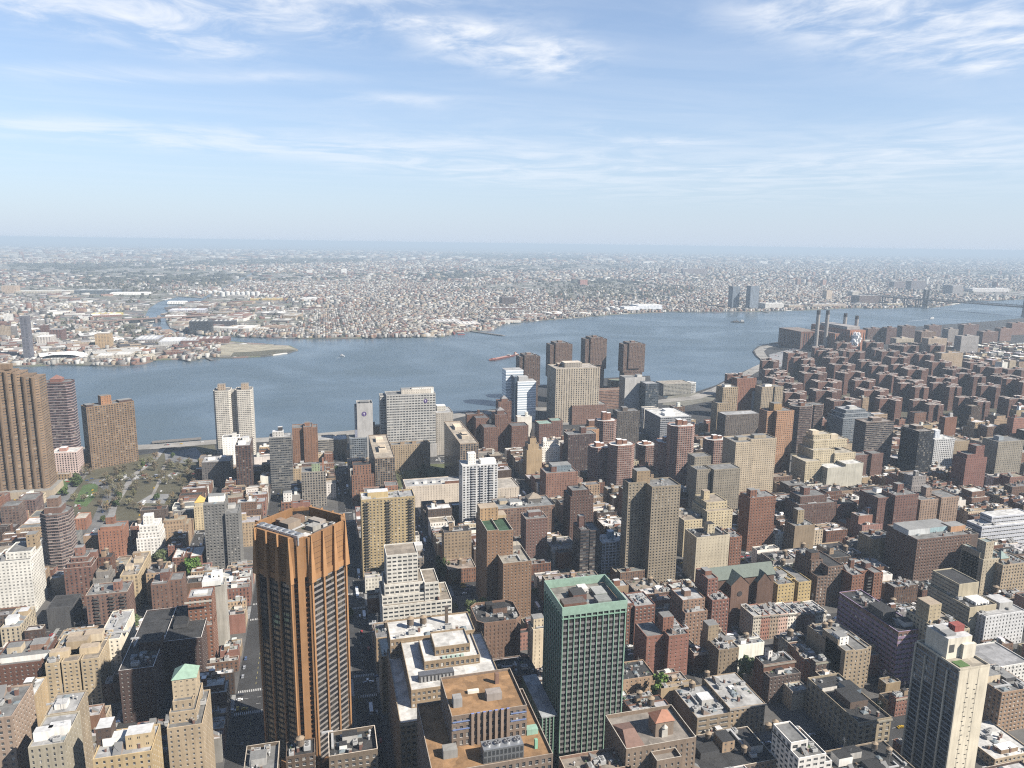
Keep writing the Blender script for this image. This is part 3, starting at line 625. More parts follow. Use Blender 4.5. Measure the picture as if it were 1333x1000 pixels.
K('apartment_tower', 48, 86, 672, 745, 30, (.19, .135, .12), 'rounded brown tower ringed with balconies and drum shaped top', 'the rounded brown tower', ch=.3, slabs=((.36, .27, .24), .7), fh=3.1, wf=.85, hf=.5, huts=[(.45, .5, 15, 15, 6, (.22, .14, .11)), (.45, .5, 10, 10, 15, (.25, .17, .13))], open=False)
K('brick_building', 127, 160, 691, 728, 24, (.36, .17, .115), 'salmon brick block with a tall square roof tower near tunnel road', huts=[(.4, .6, 8, 8, 11, (.3, .11, .08)), (.5, .3, 20, 9, 3.5, (.36, .17, .115))], roof=R_GREY, wf=.3, hf=.38)
K('apartment_block', 176, 208, 687, 725, 24, WHITE, 'white stepped apartment block with a cream front and ornate tower', 'the white stepped block', tiers=[(0, 1, 0, 1, 0, .62), (.06, .96, .08, 1, .62, .8), (.12, .9, .16, 1, .8, 1)], huts=[(.45, .55, 9, 9, 10, WHITE)], roof=R_WHITE, wf=.38)
K('brick_building', 224, 263, 726, 745, 26, (.27, .15, .11), 'low brick house with bright white roof and a notched front', tiers=[(0, .4, 0, 1, 0, 1), (.6, 1, 0, 1, 0, 1), (.4, .6, .4, 1, 0, 1)], roof=R_WHITE, huts=[(.45, .7, 3, 3, 3, RED)])
K('brick_building', 96, 112, 676, 690, 20, (.34, .11, .08), 'low red shed with flat cream roof by the tunnel road', roof=(.55, .5, .42), nogear=True, wf=.2)
K('apartment_block', 0, 24, 660, 690, 20, (.24, .17, .14), 'brown tenement beneath the ribbed tower with plain flat roof')
K('apartment_block', 22, 46, 652, 672, 26, (.25, .17, .15), 'long brown brick block below the ribbed tower podium')
# --- left lower
K('apartment_block', 0, 39, 726, 800, 30, (.66, .64, .59), 'white apartment block with terraces and a tan roof tower', 'the white terraced block', tiers=[(-.3, 1, 0, 1, 0, .93), (.1, .98, .18, 1, .93, 1.04)], huts=[(.85, .7, 8, 9, 14, (.4, .31, .2))], fh=2.95, wf=.4, hf=.45, bw=3.1, roof=R_GREY)
K('apartment_tower', 82, 119, 737, 790, 26, (.24, .14, .11), 'red brown apartment tower with stepped terraces and roof hut', 'the red brown terraced tower', tiers=[(0, 1, 0, 1, 0, .94), (.1, .95, .1, 1, .94, 1.03), (.2, .8, .25, 1, 1.03, 1.12)], huts=[(.45, .6, 7, 7, 8, (.3, .17, .13), None, 0, 1.12), (.9, .7, 6, 6, 6, (.3, .17, .13))], trim=(.55, .5, .45), wf=.36, hf=.42)
K('apartment_block', 111, 166, 774, 822, 22, (.23, .15, .12), 'wide brown brick block with dark recessed balconies and flat grey roof', 'the brown balcony block', balc=[.25, .62, .88], balc_w=4.2, wf=.38, hf=.42, huts=[(.72, .4, 6, 6, 8, (.3, .17, .13))], roof=R_GREY, trim=(.5, .44, .36))
K('apartment_block', 156, 180, 750, 795, 52, (.47, .38, .25), 'cream apartment block running back along its street with cluttered roof', roof=R_TAN, huts=[(.3, .3, 6, 6, 4, CREAM), (.6, .6, 7, 7, 4, CREAM), (.3, .85, 6, 5, 4, (.4, .3, .2))], wf=.38)
K('brick_building', 196, 236, 761, 806, 24, (.27, .17, .13), 'brown brick block with a bent front and square roof tower', tiers=[(0, .55, 0, 1, 0, 1), (.55, 1, .3, 1, 0, .98)], huts=[(.4, .5, 7, 8, 8, (.24, .13, .1))], wf=.3, hf=.4)
K('office_building', 241, 275, 783, 872, 22, (.29, .13, .095), 'red brick building with plain top and cornice near orange tower', tiers=[(0, 1, 0, 1, 0, .62), (.03, 1, .25, 1, .62, 1)], roof=R_SILVER, wf=.42, hf=.5, cornice=(.55, .5, .42), huts=[(.5, .6, 10, 6, 1.5, LGREY)])
K('apartment_block', 264, 292, 764, 845, 15, (.42, .40, .36), 'narrow white building with chamfered penthouse beside the wide street', 'the narrow white building', fblank=True, huts=[(.4, .4, 14, 12, 5, (.6, .6, .58)), (.6, .7, 8, 9, 8, WHITE)], roof=R_SILVER, wf=.35, open=True)
K('apartment_block', 58, 129, 862, 922, 40, (.5, .41, .28), 'large cream apartment building with planted roof terraces', 'the large cream building', tiers=[(0, .26, 0, 1, 0, 1), (.3, .62, 0, 1, 0, 1), (.66, 1, 0, 1, 0, 1), (.1, .9, .2, 1, 0, 1.0)], huts=[(.2, .25, 12, 6, 5, (.5, .41, .28)), (.45, .55, 14, 8, 6, (.45, .36, .24)), (.75, .3, 12, 7, 5, (.5, .41, .28)), (.7, .75, 12, 8, 6, CREAM), (.3, .8, 9, 9, 4, (.4, .32, .22))], roof=R_TAN, fh=3.1, wf=.4, hf=.44, open=True)
K('apartment_block', 126, 156, 834, 890, 46, (.62, .57, .48), 'tall pale cream wing with grey roof behind large cream building', roof=R_SILVER, wf=.32, hf=.4)
K('apartment_block', -14, 54, 866, 925, 34, (.22, .1, .08), 'dark red brick block with a low white penthouse wall', 'the dark red block', huts=[(.6, .2, 32, 5, 4, WHITE), (.3, .6, 9, 8, 5, CREAM), (.75, .7, 10, 10, 4, (.3, .2, .15))], wf=.35, hf=.42)
K('apartment_block', 22, 46, 908, 960, 22, (.42, .33, .21), 'small tan block with white roof and sparse dark windows', roof=R_WHITE, huts=[(.3, .6, 5, 6, 5, (.2, .18, .16))], wf=.2, hf=.4, bw=4.4)
K('apartment_block', 0, 26, 818, 850, 34, (.46, .4, .3), 'cream building with jumbled roof decks before the white block', roof=R_SILVER, huts=[(.4, .3, 8, 8, 5, WHITE), (.7, .7, 7, 8, 4, (.45, .36, .24))], wf=.35)
K('loft_building', 60, 95, 792, 818, 24, DGREY, 'low dark shed roofed building behind the cream terraces', roof=R_TAR, wf=.1, nogear=True)
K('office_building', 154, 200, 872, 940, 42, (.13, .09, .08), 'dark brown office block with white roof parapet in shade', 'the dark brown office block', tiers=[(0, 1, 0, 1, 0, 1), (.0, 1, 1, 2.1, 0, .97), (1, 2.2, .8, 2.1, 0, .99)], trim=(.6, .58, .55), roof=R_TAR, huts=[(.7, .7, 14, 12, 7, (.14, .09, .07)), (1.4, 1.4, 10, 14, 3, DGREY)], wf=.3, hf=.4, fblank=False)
K('apartment_block', 215, 262, 925, -405, 34, (.38, .31, .22), 'stepped tan tower crowned by pale green copper pyramid roof', 'the green pyramid roof', vis=1000, tiers=[(0, 1, 0, 1, 0, .84), (.04, .8, .15, .95, .84, .93), (.12, .7, .25, .9, .93, 1.0)], huts=[(.45, .55, 13, 12, 12, (.42, .35, .25), (.30, .48, .36), 6)], wf=.3, hf=.45, open=True)
K('apartment_block', 58, 100, 930, -412, 20, (.36, .3, .22), 'low yellowish building with bright roof in the left corner', roof=R_SILVER, huts=[(.4, .4, 6, 6, 3, WHITE)], wf=.3)
K('loft_building', 36, 84, 972, -375, 26, (.42, .38, .3), 'whitewashed roofed building with brick edge at the bottom left', roof=R_SILVER, huts=[(.3, .3, 8, 5, 5, WHITE), (.7, .4, 9, 5, 5, WHITE)], wf=.3)
K('loft_building', 120, 198, 985, -362, 22, (.46, .36, .21), 'tan building with white roof decks at the bottom left', roof=R_SILVER, huts=[(.3, .6, 12, 6, 4, WHITE), (.75, .4, 12, 8, 8, (.5, .4, .25)), (.1, .7, 7, 9, 10, (.14, .1, .08))], wf=.35, hf=.5)
K('apartment_block', -40, 16, 938, -400, 30, (.36, .28, .22), 'tan corner building with many window rows cut by the left edge', wf=.4, hf=.5)
K('brick_building', 316, 362, 1010, -340, 22, (.2, .16, .12), 'low roof with crenellated cream parapet below the orange tower', roof=R_GREY, huts=[(.4, .5, 8, 7, 4, LGREY)], trim=(.5, .44, .36), par=2.0)
K('brick_building', 372, 410, 985, -348, 12, (.15, .11, .08), 'dark brown penthouse carrying a black water tank below the orange tower', tanks=[(.5, .5, 1.0)], roof=R_TAR)
K('brick_building', 428, 492, 985, -350, 20, (.2, .16, .12), 'dark roofed building with spiky cream parapet below the orange tower', roof=R_TAR, huts=[(.45, .7, 8, 5, 4, LGREY), (.3, .4, 4, 4, 3, WHITE)], trim=(.55, .48, .4), par=2.4)
# --- centre back: hospital belt by the river
K('apartment_block', 350, 379, 570, 636, 22, (.22, .215, .205), 'grey tower striped with pale floor bands near the river', 'the grey striped tower', band=True, wf=1.0, hf=.5, fh=3.2, huts=[(.4, .5, 14, 10, 7, (.5, .48, .45)), (.5, .6, 6, 6, 12, (.09, .08, .08))], roof=R_SILVER)
K('apartment_block', 380, 413, 556, 610, 24, (.3, .175, .11), 'pair of brown brick river blocks with a taller shaft', tiers=[(0, .45, 0, 1, 0, .97), (.45, .8, -.2, .9, 0, 1), (.8, 1, .2, 1, 0, .95)], huts=[(.6, .4, 7, 7, 5, (.35, .2, .13))], wf=.25)
K('office_building', 414, 434, 573, 597, 28, (.34, .32, .29), 'long grey lab block with window bands by the river road', band=True, wf=1, hf=.4, roof=R_SILVER)
K('office_building', 431, 452, 573, 592, 30, (.43, .35, .25), 'blank tan hall with white roof beside the blue logo tower', wf=0, roof=R_WHITE)
def logo(px, py, Y, rad, ref):                          # purple disc with a pale torch, fixed to a tower front
    x, z = AT(px, py, Y); b = MB(); n = 20; out = .25
    c = (.10, .05, .24)
    ring = [(x + rad * math.cos(2 * math.pi * i / n), z + rad * math.sin(2 * math.pi * i / n)) for i in range(n)]
    b.face([(p[0], Y - out, p[1]) for p in ring], c)
    for i in range(n): a, d = ring[i], ring[(i + 1) % n]; b.face([(a[0], Y, a[1]), (d[0], Y, d[1]), (d[0], Y - out, d[1]), (a[0], Y - out, a[1])], c)
    b.box(x - rad * .1, x + rad * .1, Y - out - .1, Y - out - .02, z - rad * .6, z + rad * .1, (.8, .78, .85)); b.pyramid(x - rad * .3, x + rad * .3, Y - out - .12, Y - out - .01, z + rad * .1, z + rad * .65, (.8, .78, .85))
    return b
r_ = K('hospital_building', 462, 485, 527, 600, 24, (.42, .41, .40), 'slim pale tower bearing a purple disc emblem near the river', 'the slim emblem tower', lblank=False, fblank=True, wf=.5, roof=R_GREY, par=2.2, tiers=[(.1, 1, 0, 1, 0, 1), (0, .35, .1, 1.1, 0, .93)], huts=[(.55, .5, 13, 12, 3, DGREY)], bw=3)
lb = logo(474, 539, G(473.5, 600)[1], 3.6, ''); lo = lb.build('emblem', 'surf'); lo.parent = r_; lo.location = (-r_.location.x, -r_.location.y, 0)
K('hospital_building', 455, 478, 571, 602, 22, (.25, .28, .31), 'low blue grey glass block at the foot of emblem tower', wf=.85, hf=.6, roof=R_GREY, huts=[(.5, .5, 9, 9, 12, (.3, .32, .4))])
r_ = K('hospital_building', 503, 567, 514, 596, 30, (.43, .42, .40), 'broad grey hospital slab with staggered windows and white penthouse', 'the broad grey hospital', fh=4.0, bw=4.6, wf=.78, hf=.5, tiers=[(0, 1, 0, 1, 0, 1), (-.12, 0, .35, 1, 0, .97)], huts=[(.62, .5, 46, 16, 7, (.52, .48, .42)), (.75, .4, 34, 8, 9, (.7, .68, .64))], podium=(1.2, 20, (.36, .35, .34)))
lb = logo(554, 522, G(535, 596)[1], 3.0, ''); lo = lb.build('emblem', 'surf'); lo.parent = r_; lo.location = (-r_.location.x, -r_.location.y, 0)
K('hospital_building', 509, 560, 579, 612, 16, (.45, .36, .25), 'low tan residence in front of the broad grey hospital', wf=.34, hf=.45, huts=[(.3, .5, 6, 6, 4, TAN), (.6, .5, 6, 6, 4, TAN), (.9, .5, 6, 6, 4, TAN)])
K('hospital_building', 568, 590, 538, 592, 40, (.37, .34, .3), 'grey tan wing behind the long concrete slab on the right', roof=R_SILVER, wf=.25, huts=[(.4, .6, 14, 14, 8, (.42, .4, .36))])
K('apartment_block', 488, 514, 597, 652, 118, (.30, .235, .175), 'long concrete grid slab seen end on beside the hospital', 'the left concrete slab', fh=2.9, bw=3.2, wf=.72, hf=.7, roof=(.5, .42, .32), huts=[(.5, .35, 10, 24, 4, (.5, .44, .36)), (.5, .75, 10, 18, 4, (.5, .44, .36)), (.5, .35, 7, 12, 5.5, DGREY)])
K('apartment_block', 599, 623, 578, 650, 122, (.30, .235, .175), 'second long concrete grid slab with tan roof and roof huts', 'the right concrete slab', fh=2.9, bw=3.2, wf=.72, hf=.7, roof=(.5, .42, .32), huts=[(.5, .3, 10, 24, 4, (.5, .44, .36)), (.5, .7, 10, 22, 4, (.5, .44, .36)), (.5, .3, 7, 12, 5.5, DGREY)])
K('brick_building', 392, 424, 615, 660, 24, (.3, .27, .23), 'half built grey block with green netting and a red hoist', wf=.6, hf=.55, roof=R_GREY, huts=[(.6, .3, 10, 7, 10, (.36, .42, .28)), (.9, .1, 2, 2, 18, (.45, .12, .07))])
K('brick_building', 366, 380, 655, 700, 18, (.32, .14, .09), 'thin brick building with white drum on its roof', huts=[(.6, .5, 9, 9, 10, (.6, .58, .55))], roof=R_GREY)
K('brick_building', 474, 518, 634, 665, 18, (.34, .15, .11), 'red brick building with a taller block and white bands', tiers=[(0, .62, 0, 1, 0, .8), (.62, 1, 0, 1, 0, 1)], trim=(.5, .4, .36))
K('theatre_hall', 528, 604, 632, 660, 30, (.52, .46, .39), 'low white hall with arched red windows and rooftop fans', 'the low white hall', roof=R_SILVER, wf=.12, hf=.35, huts=[(.2, .4, 5, 5, 2.5, WHITE), (.35, .4, 5, 5, 2.5, WHITE), (.5, .4, 5, 5, 2.5, WHITE), (.65, .4, 5, 5, 2.5, WHITE), (.85, .1, 26, 3, 4, (.25, .07, .06))])
K('theatre_hall', 640, 676, 636, 655, 40, (.52, .46, .39), 'low pale hall with flat cream roof behind the white tower', roof=(.5, .45, .38), wf=.12, nogear=True)
# --- river front right of centre
for (x1, x2, yt, yb, lab) in ((677, 704, 463, 531, 'brown river tower with notched top behind the blue glass tower'), (717, 746, 447, 524, 'brown river tower whose top shows behind broad grey cube'), (763, 791, 440, 510, 'tallest brown river tower with notched top right of the grey cube'), (813, 841, 447, 512, 'brown river tower standing alone at the pier with notched top')):
    K('apartment_tower', x1, x2, yt, yb, 34, (.21, .145, .115), lab, tiers=[(.08, .92, .1, .9, 0, .5), (0, .42, .08, .92, .42, .97), (.58, 1, .08, .92, .42, .97), (.22, .78, 0, 1, .5, 1.0)], fh=2.8, wf=.45, hf=.5, bw=3.4, huts=[(.5, .5, 9, 9, 4, (.24, .16, .13))], detail=False)
K('hospital_building', 724, 781, 480, 552, 52, (.40, .35, .28), 'broad grey cube shaped hospital with dense window grid and penthouse', 'the grey cube hospital', fh=3.7, bw=4.6, wf=.4, hf=.6, roof=(.5, .44, .37), huts=[(.45, .5, 34, 22, 9, (.33, .3, .26)), (.25, .7, 16, 12, 5, BROWN)], podium=(.6, 4, GREY))
def glass_tower():
    Y = G(685, 549)[1]; X0, h = AT(674, 497, Y); X1, _ = AT(698, 497, Y); w = X1 - X0; Xb, hb = AT(658, 482, Y + 30)
    root = thing('office_tower', 'pale blue glass tower of two shifted slabs by the river', 'building', (X0, Y, 0)); L = X0 - Xb
    g1, g2, lt = (.62, .72, .82), (.34, .44, .54), (1.2, 1.25, 1.3)  # glass tones lightened: the sky's reflection is painted into them
    for (nm, a, b_, c, d_, hh) in (('glass_wall', 0, w, 0, 26, h), ('glass_wall', -L, w * .5, 26.2, 56, hb)):
        m = MB(); nf = 17
        for k in range(nf):
            z0, z1 = hh * k / nf, hh * (k + 1) / nf
            m.box(a, b_, c, d_, z0, z0 + (z1 - z0) * .62, g1 if (k % 5) else g2); m.box(a - .15, b_ + .15, c - .15, d_ + .15, z0 + (z1 - z0) * .62, z1, lt if k > 3 else g1)
        m.build(nm, 'shiny', root)
        rb = MB(); rb.face([(a, c, hh + .05), (b_, c, hh + .05), (b_, d_, hh + .05), (a, d_, hh + .05)], R_SILVER); rb.build('roof', 'roof', root)
    m = MB(); m.box(-5, -.2, 3, 26, 0, h + 9, (.07, .11, .16)); m.build('core_wall', 'shiny', root)
    m = MB(); m.box(w * .1, w * .6, 6, 20, h, h + 8, (.5, .5, .5)); m.build('roof_hut', 'surf', root)
    x0, x1, y0, y1 = px_box(Xb, Y, X1 - Xb, 56, hb); REC.append(dict(root=root, X=Xb, Y=Y, w=X1 - Xb, d=56, h=hb, rot=0, px=(x0, x1, y0, y1), vis=545, ref='the blue glass tower')); REFS.append(('the blue glass tower', 677, 510, Y))
glass_tower()
K('hospital_building', 814, 840, 492, 548, 26, (.42, .41, .40), 'blank grey hospital panel tower with dark glass side at the piers', 'the grey panel tower', fblank=True, wf=.7, huts=[(.8, .5, 10, 12, 4, LGREY)], rblank=False)
K('hospital_building', 841, 858, 500, 552, 26, (.12, .15, .18), 'dark glass wing of the hospital next to grey panel', wf=.85, hf=.7, roof=R_SILVER)
K('hospital_building', 839, 857, 532, 566, 14, (.62, .58, .52), 'white framed entrance block below dark glass hospital wing', wf=.5, hf=.8, bw=6, fh=12)
K('hospital_building', 630, 688, 556, 592, 26, (.23, .135, .10), 'old brick hospital wings with dark roofs below the glass tower', 'the old brick hospital', tiers=[(0, .3, 0, 1, 0, 1), (.3, .6, .6, 1.6, 0, 1.35), (.62, 1, 0, .9, 0, 1.0), (-.1, .2, 1, 2.2, 0, 1.2), (.45, .75, 1.5, 2.2, 0, 1.7)], roof=(.16, .16, .165), wf=.35, huts=[(.45, 1.1, 12, 12, 6, (.25, .15, .12), (.28, .27, .27), 5, 1.35), (.6, 1.8, 10, 10, 5, (.25, .15, .12), (.28, .27, .27), 5, 1.7)])
K('hospital_building', 702, 735, 552, 578, 26, (.24, .145, .115), 'brick hospital block under a pale green copper roof', roof=(.30, .46, .38), tiers=[(0, .55, 0, 1, 0, 1), (.55, 1, .4, 1.2, 0, 1.05)], wf=.35, nogear=True)
K('hospital_building', 745, 790, 528, 552, 30, (.25, .155, .12), 'old brick pavilion with domed glass roof below the grey cube', roof=(.3, .3, .3), huts=[(.2, .5, 12, 14, 4, (.25, .15, .12), (.3, .36, .4), 5), (.7, .5, 22, 16, 3, (.3, .3, .3), (.36, .38, .38), 6)], wf=.35)
K('hospital_building', 780, 816, 508, 532, 20, (.3, .19, .14), 'low reddish pier building with long window strips', band=True, wf=1, hf=.4, roof=(.3, .22, .17))
K('pier_building', 864, 900, 500, 514, 40, (.42, .41, .37), 'long white pier shed on the water at the marina', wf=.8, hf=.4, roof=(.42, .37, .3))
K('pier_building', 896, 908, 499, 512, 22, (.55, .55, .54), 'round white pier building with stacked decks at marina', ch=.3, slabs=((.62, .62, .6), .5), fh=4, wf=.9, roof=R_WHITE)
K('pier_building', 796, 812, 496, 506, 24, (.35, .25, .18), 'low pier school with green and tan roof by the river', roof=(.25, .3, .22))
# --- middle: mixed towers
K('apartment_tower', 686, 706, 577, 624, 20, (.42, .32, .2), 'tan stepped tower with a dark pointed spire', 'the tan spired tower', tiers=[(0, 1, 0, 1, 0, .8), (.1, .8, .1, .9, .8, .95), (.25, .65, .2, .7, .95, 1.1)], huts=[(.45, .45, 5, 5, 4, (.2, .15, .11), (.06, .05, .045), 14, 1.1)], fblank=True, wf=.3)
K('apartment_block', 740, 776, 566, 620, 20, (.13, .09, .085), 'long dark brick block seen end on with white roof rim', roof=R_GREY, trim=(.6, .58, .54), huts=[(.6, .5, 8, 8, 9, (.2, .1, .08))], wf=.35)
K('apartment_block', 762, 780, 560, 610, 18, (.42, .26, .15), 'narrow orange tan block beside a brick balcony tower', wf=.3)
BT = dict(ch=.28, slabs=((.44, .37, .34), .4, .42), fh=3.0, wf=.5, hf=.5, roof=R_WHITE, open=False)
for (x1, x2, yt, yb, lab, hut) in ((780, 805, 549, 596, 'octagonal brick balcony tower topped by tall copper capped shaft', 13), (798, 829, 581, 640, 'nearest octagonal brick balcony tower with twin roof huts', 7), (772, 797, 584, 635, 'shorter octagonal brick balcony tower in shade beside its nearest twin', 6), (877, 908, 556, 640, 'tallest octagonal brick balcony tower beside the white topped block', 8), (860, 890, 577, 634, 'octagonal brick balcony tower in front of the tallest one', 6), (924, 953, 574, 622, 'octagonal brick balcony tower at right end of its group', 6), (835, 858, 581, 614, 'low octagonal brick balcony tower half hidden among its neighbours', 5)):
    K('balcony_tower', x1, x2, yt, yb, 26, (.30, .17, .13), lab, group='octagonal brick balcony towers', huts=[(.4, .5, 7, 7, hut, (.3, .13, .09)), (.65, .55, 6, 6, hut - 2, (.3, .13, .09))], **BT)
REFS.append(('the brick balcony towers', 830, 610, 900))
K('apartment_block', 804, 833, 536, 584, 20, (.15, .13, .115), 'dark grey brown slab behind the brick balcony towers', 'the dark grey brown slab', wf=.45, fh=2.9, bw=3, huts=[(.4, .5, 9, 9, 6, (.17, .14, .12))])
K('apartment_block', 860, 900, 543, 585, 60, (.36, .37, .39), 'white framed block with long sunken window bands behind brick towers', band=True, wf=1, hf=.5, roof=R_WHITE, huts=[(.4, .3, 18, 14, 4, WHITE), (.6, .7, 14, 14, 4, WHITE)])
K('apartment_block', 711, 752, 616, 655, 26, (.30, .175, .13), 'brick block with glass vaulted rooftop', huts=[(.55, .6, 26, 16, 8, (.2, .24, .27)), (.3, .4, 7, 7, 7, (.24, .12, .09))], wf=.35)
K('loft_building', 649, 722, 661, 706, 34, (.285, .19, .145), 'wide brown building with rows of paired windows and curved gable', 'the wide brown gabled building', wf=.45, hf=.55, roof=(.26, .27, .27), huts=[(.35, .4, 14, 9, 4, WHITE), (.15, .6, 9, 9, 4, CREAM), (.7, .55, 16, 12, 5, (.2, .19, .18), (.33, .27, .2), 6)], trim=(.45, .42, .36))
K('apartment_tower', 743, 773, 640, 706, 24, (.17, .105, .085), 'narrow dark brown tower with a spiked water tank', 'the narrow dark tower', tiers=[(0, 1, 0, 1, 0, .9), (.1, .85, .1, .9, .9, 1)], tanks=[(.55, .5, .9)], wf=.3, open=True)
K('apartment_block', 685, 713, 676, 737, 20, (.2, .125, .105), 'slim brown block with regular small windows and white rim', huts=[(.5, .55, 14, 7, 5, (.2, .12, .1))], trim=(.45, .38, .33), wf=.34, hf=.4, open=True)
K('apartment_tower', 602, 648, 606, 686, 22, (.60, .60, .60), 'bright white tower with dark bay windows and white roof box', 'the bright white tower', wf=.55, hf=.5, bw=4.2, fh=3.0, huts=[(.3, .5, 9, 8, 13, WHITE), (.75, .4, 18, 9, 5, WHITE)], roof=R_WHITE, balc=[.3, .55, .8], balc_col=(.62, .62, .62), rail_col=(.5, .5, .52), balc_w=5)
K('apartment_tower', 470, 540, 650, 752, 22, (.45, .36, .21), 'pale yellow brick tower with three stacks of dark balconies', 'the pale yellow tower', bw=3.4, wf=.44, hf=.48, fh=2.95, balc=[.1, .5, .92], balc_w=4.6, balc_col=(.1, .1, .1), roof=R_SILVER, huts=[(.32, .5, 20, 10, 6, (.5, .4, .22)), (.1, .5, 9, 12, 2, LGREY)], par=1.4, open=True)
K('apartment_tower', 634, 668, 692, 800, 46, (.27, .175, .11), 'tall brown slab tower with green carpeted roof terrace', 'the green carpeted slab', wf=.3, hf=.42, fh=2.9, bw=3.2, roof=(.055, .135, .07), hutroof=R_TAN, par=1.8, trim=(.46, .45, .4), huts=[(.35, .75, 17, 13, 12, (.40, .28, .16)), (.8, .8, 13, 12, 3, (.43, .34, .22))], tiers=[(0, .45, 0, 1, 0, 1), (.45, 1, 0, .9, 0, .985)], open=True, nogear=True)
K('apartment_tower', 655, 692, 734, 812, 40, (.275, .18, .115), 'brown slab tower with pale roof edge and square shaft', 'the pale edged brown slab', wf=.32, hf=.42, fh=2.9, bw=3.2, roof=(.42, .38, .31), par=1.6, trim=(.46, .44, .38), huts=[(.35, .8, 9, 10, 10, (.42, .33, .22)), (.75, .85, 9, 9, 4, (.3, .28, .26))], open=True)
K('loft_building', 498, 590, 786, 822, 34, (.62, .60, .55), 'white stepped loft building with broad windows and tall blank tower', 'the white stepped loft', vis=815, tiers=[(0, .98, 0, 1, 0, 1), (0, .82, .12, 1, 1, 1.28), (.04, .6, .2, 1, 1.28, 1.62), (.6, .8, .1, .9, 1, 1.62), (.08, .52, .3, 1, 1.62, 2.6)], fh=3.7, bw=4.4, wf=.74, hf=.46, roof=R_TAN, open=True, huts=[(.8, .6, 9, 9, 5, (.5, .42, .3), None, 0, 1.0)])
K('brick_building', 523, 552, 724, 770, 24, (.3, .26, .22), 'grey stepped building with brown hut behind white stepped loft', tiers=[(0, 1, 0, 1, 0, .9), (.2, 1, .3, 1, .9, 1.02)], huts=[(.3, .3, 7, 7, 9, (.36, .2, .13)), (.8, .6, 9, 9, 6, LGREY)], roof=R_SILVER)
K('apartment_tower', 849, 886, 634, 762, 24, (.335, .285, .215), 'tall tan grey tower with deep shaded recess in its front', 'the tall recessed tower', tiers=[(0, 1, 0, 1, 0, 1), (-.62, 0, .55, 1.1, 0, 1.01)], wf=.42, hf=.5, bw=3.3, fh=2.95, roof=R_GREY, par=1.2, huts=[(-.1, .8, 14, 11, 13, (.34, .26, .17))], open=True)
K('apartment_block', 784, 816, 706, 744, 20, (.45, .47, .50), 'small white block with egg crate balconies and blue roof hut', wf=.72, hf=.66, bw=3.6, huts=[(.5, .6, 6, 6, 8, (.2, .36, .5))], roof=R_WHITE, open=True)
K('apartment_tower', 756, 781, 690, 752, 22, (.14, .115, .11), 'thin dark balcony tower left of small white block', tiers=[(0, .45, 0, 1, 0, 1), (.5, 1, 0, 1, 0, .97)], huts=[(.2, .5, 6, 6, 12, (.2, .12, .1))], band=True, wf=1, hf=.5, open=False)
K('apartment_tower', 953, 1011, 573, 650, 24, (.42, .355, .265), 'beige slab pair with regular windows and paired roof boxes', 'the beige slab pair', tiers=[(0, .38, -.4, .9, 0, 1), (.42, 1, 0, 1, 0, 1)], wf=.42, hf=.45, fh=2.9, bw=3.1, huts=[(.25, .3, 12, 10, 4, (.42, .36, .27)), (.7, .5, 18, 9, 4, (.42, .36, .27))], par=1.2)
K('apartment_tower', 1003, 1034, 536, 625, 24, (.42, .26, .16), 'tall orange tan tower with white dotted windows', 'the orange tan tower', wf=.5, hf=.5, fh=2.85, bw=3, tiers=[(0, .3, .3, 1.1, 0, .99), (.28, 1, 0, 1, 0, 1)], huts=[(.45, .6, 13, 12, 10, (.48, .33, .17))])
K('apartment_tower', 910, 964, 612, 672, 22, (.30, .265, .21), 'grey tan slab with shaded wing and square roof block', 'the grey tan slab', tiers=[(0, .32, .2, 1, 0, 1), (.36, 1, 0, 1, 0, 1), (.1, .5, 1, 1.8, 0, 1.18)], wf=.4, hf=.5, bw=3.1)
K('apartment_block', 891, 951, 676, 722, 30, (.47, .4, .27), 'yellowish stepped apartment block with a square roof tower', 'the yellowish stepped block', tiers=[(0, .5, 0, 1, 0, 1), (.45, 1, -.1, 1, 0, 1.22), (.5, .95, .15, 1, 1.22, 1.4)], huts=[(.6, .6, 7, 7, 10, (.5, .42, .28), None, 0, 1.4)], wf=.36, hf=.42, roof=R_TAN, open=True)
K('apartment_block', 907, 950, 699, 756, 24, (.53, .47, .36), 'cream block with a nearly windowless front and roof tower', 'the cream windowless block', wf=.14, hf=.3, roof=R_TAR, huts=[(.55, .5, 8, 8, 10, (.55, .48, .34))], open=True)
K('brick_building', 951, 966, 700, 752, 22, (.3, .1, .065), 'narrow bright red block attached to the cream windowless block', wf=.35, open=True)
K('apartment_tower', 977, 1010, 648, 716, 20, (.3, .135, .1), 'red brick tower dotted with pale windows beside low roofs', 'the red dotted tower', wf=.34, hf=.42, huts=[(.2, .4, 8, 8, 8, (.26, .12, .09))], roof=R_GREY, open=True)
K('apartment_tower', 933, 961, 505, 572, 22, (.36, .29, .2), 'tan slab tower with white capped roof near river curve', wf=.4, tiers=[(.3, 1, 0, 1, 0, 1), (0, .6, -.3, .6, 0, .72)], huts=[(.6, .5, 12, 10, 4, WHITE)])
K('apartment_tower', 960, 985, 493, 545, 22, (.28, .13, .1), 'red brick tower behind tan slab at the river curve', wf=.25, huts=[(.5, .5, 9, 9, 4, RED)])
K('apartment_tower', 992, 1019, 504, 548, 22, (.36, .3, .22), 'tan and grey tower with white roof boxes near river curve', tiers=[(0, .6, 0, 1, 0, 1), (.6, 1, -.1, .9, 0, 1)], huts=[(.4, .5, 14, 9, 4, WHITE)], wf=.35)
K('apartment_block', 981, 994, 510, 545, 14, (.36, .38, .42), 'slim pale blue grey tower squeezed between two brown ones', wf=.5)
K('apartment_block', 945, 990, 540, 585, 26, (.2, .17, .15), 'low brown block with grey roof between tan towers', wf=.3, roof=R_SILVER)
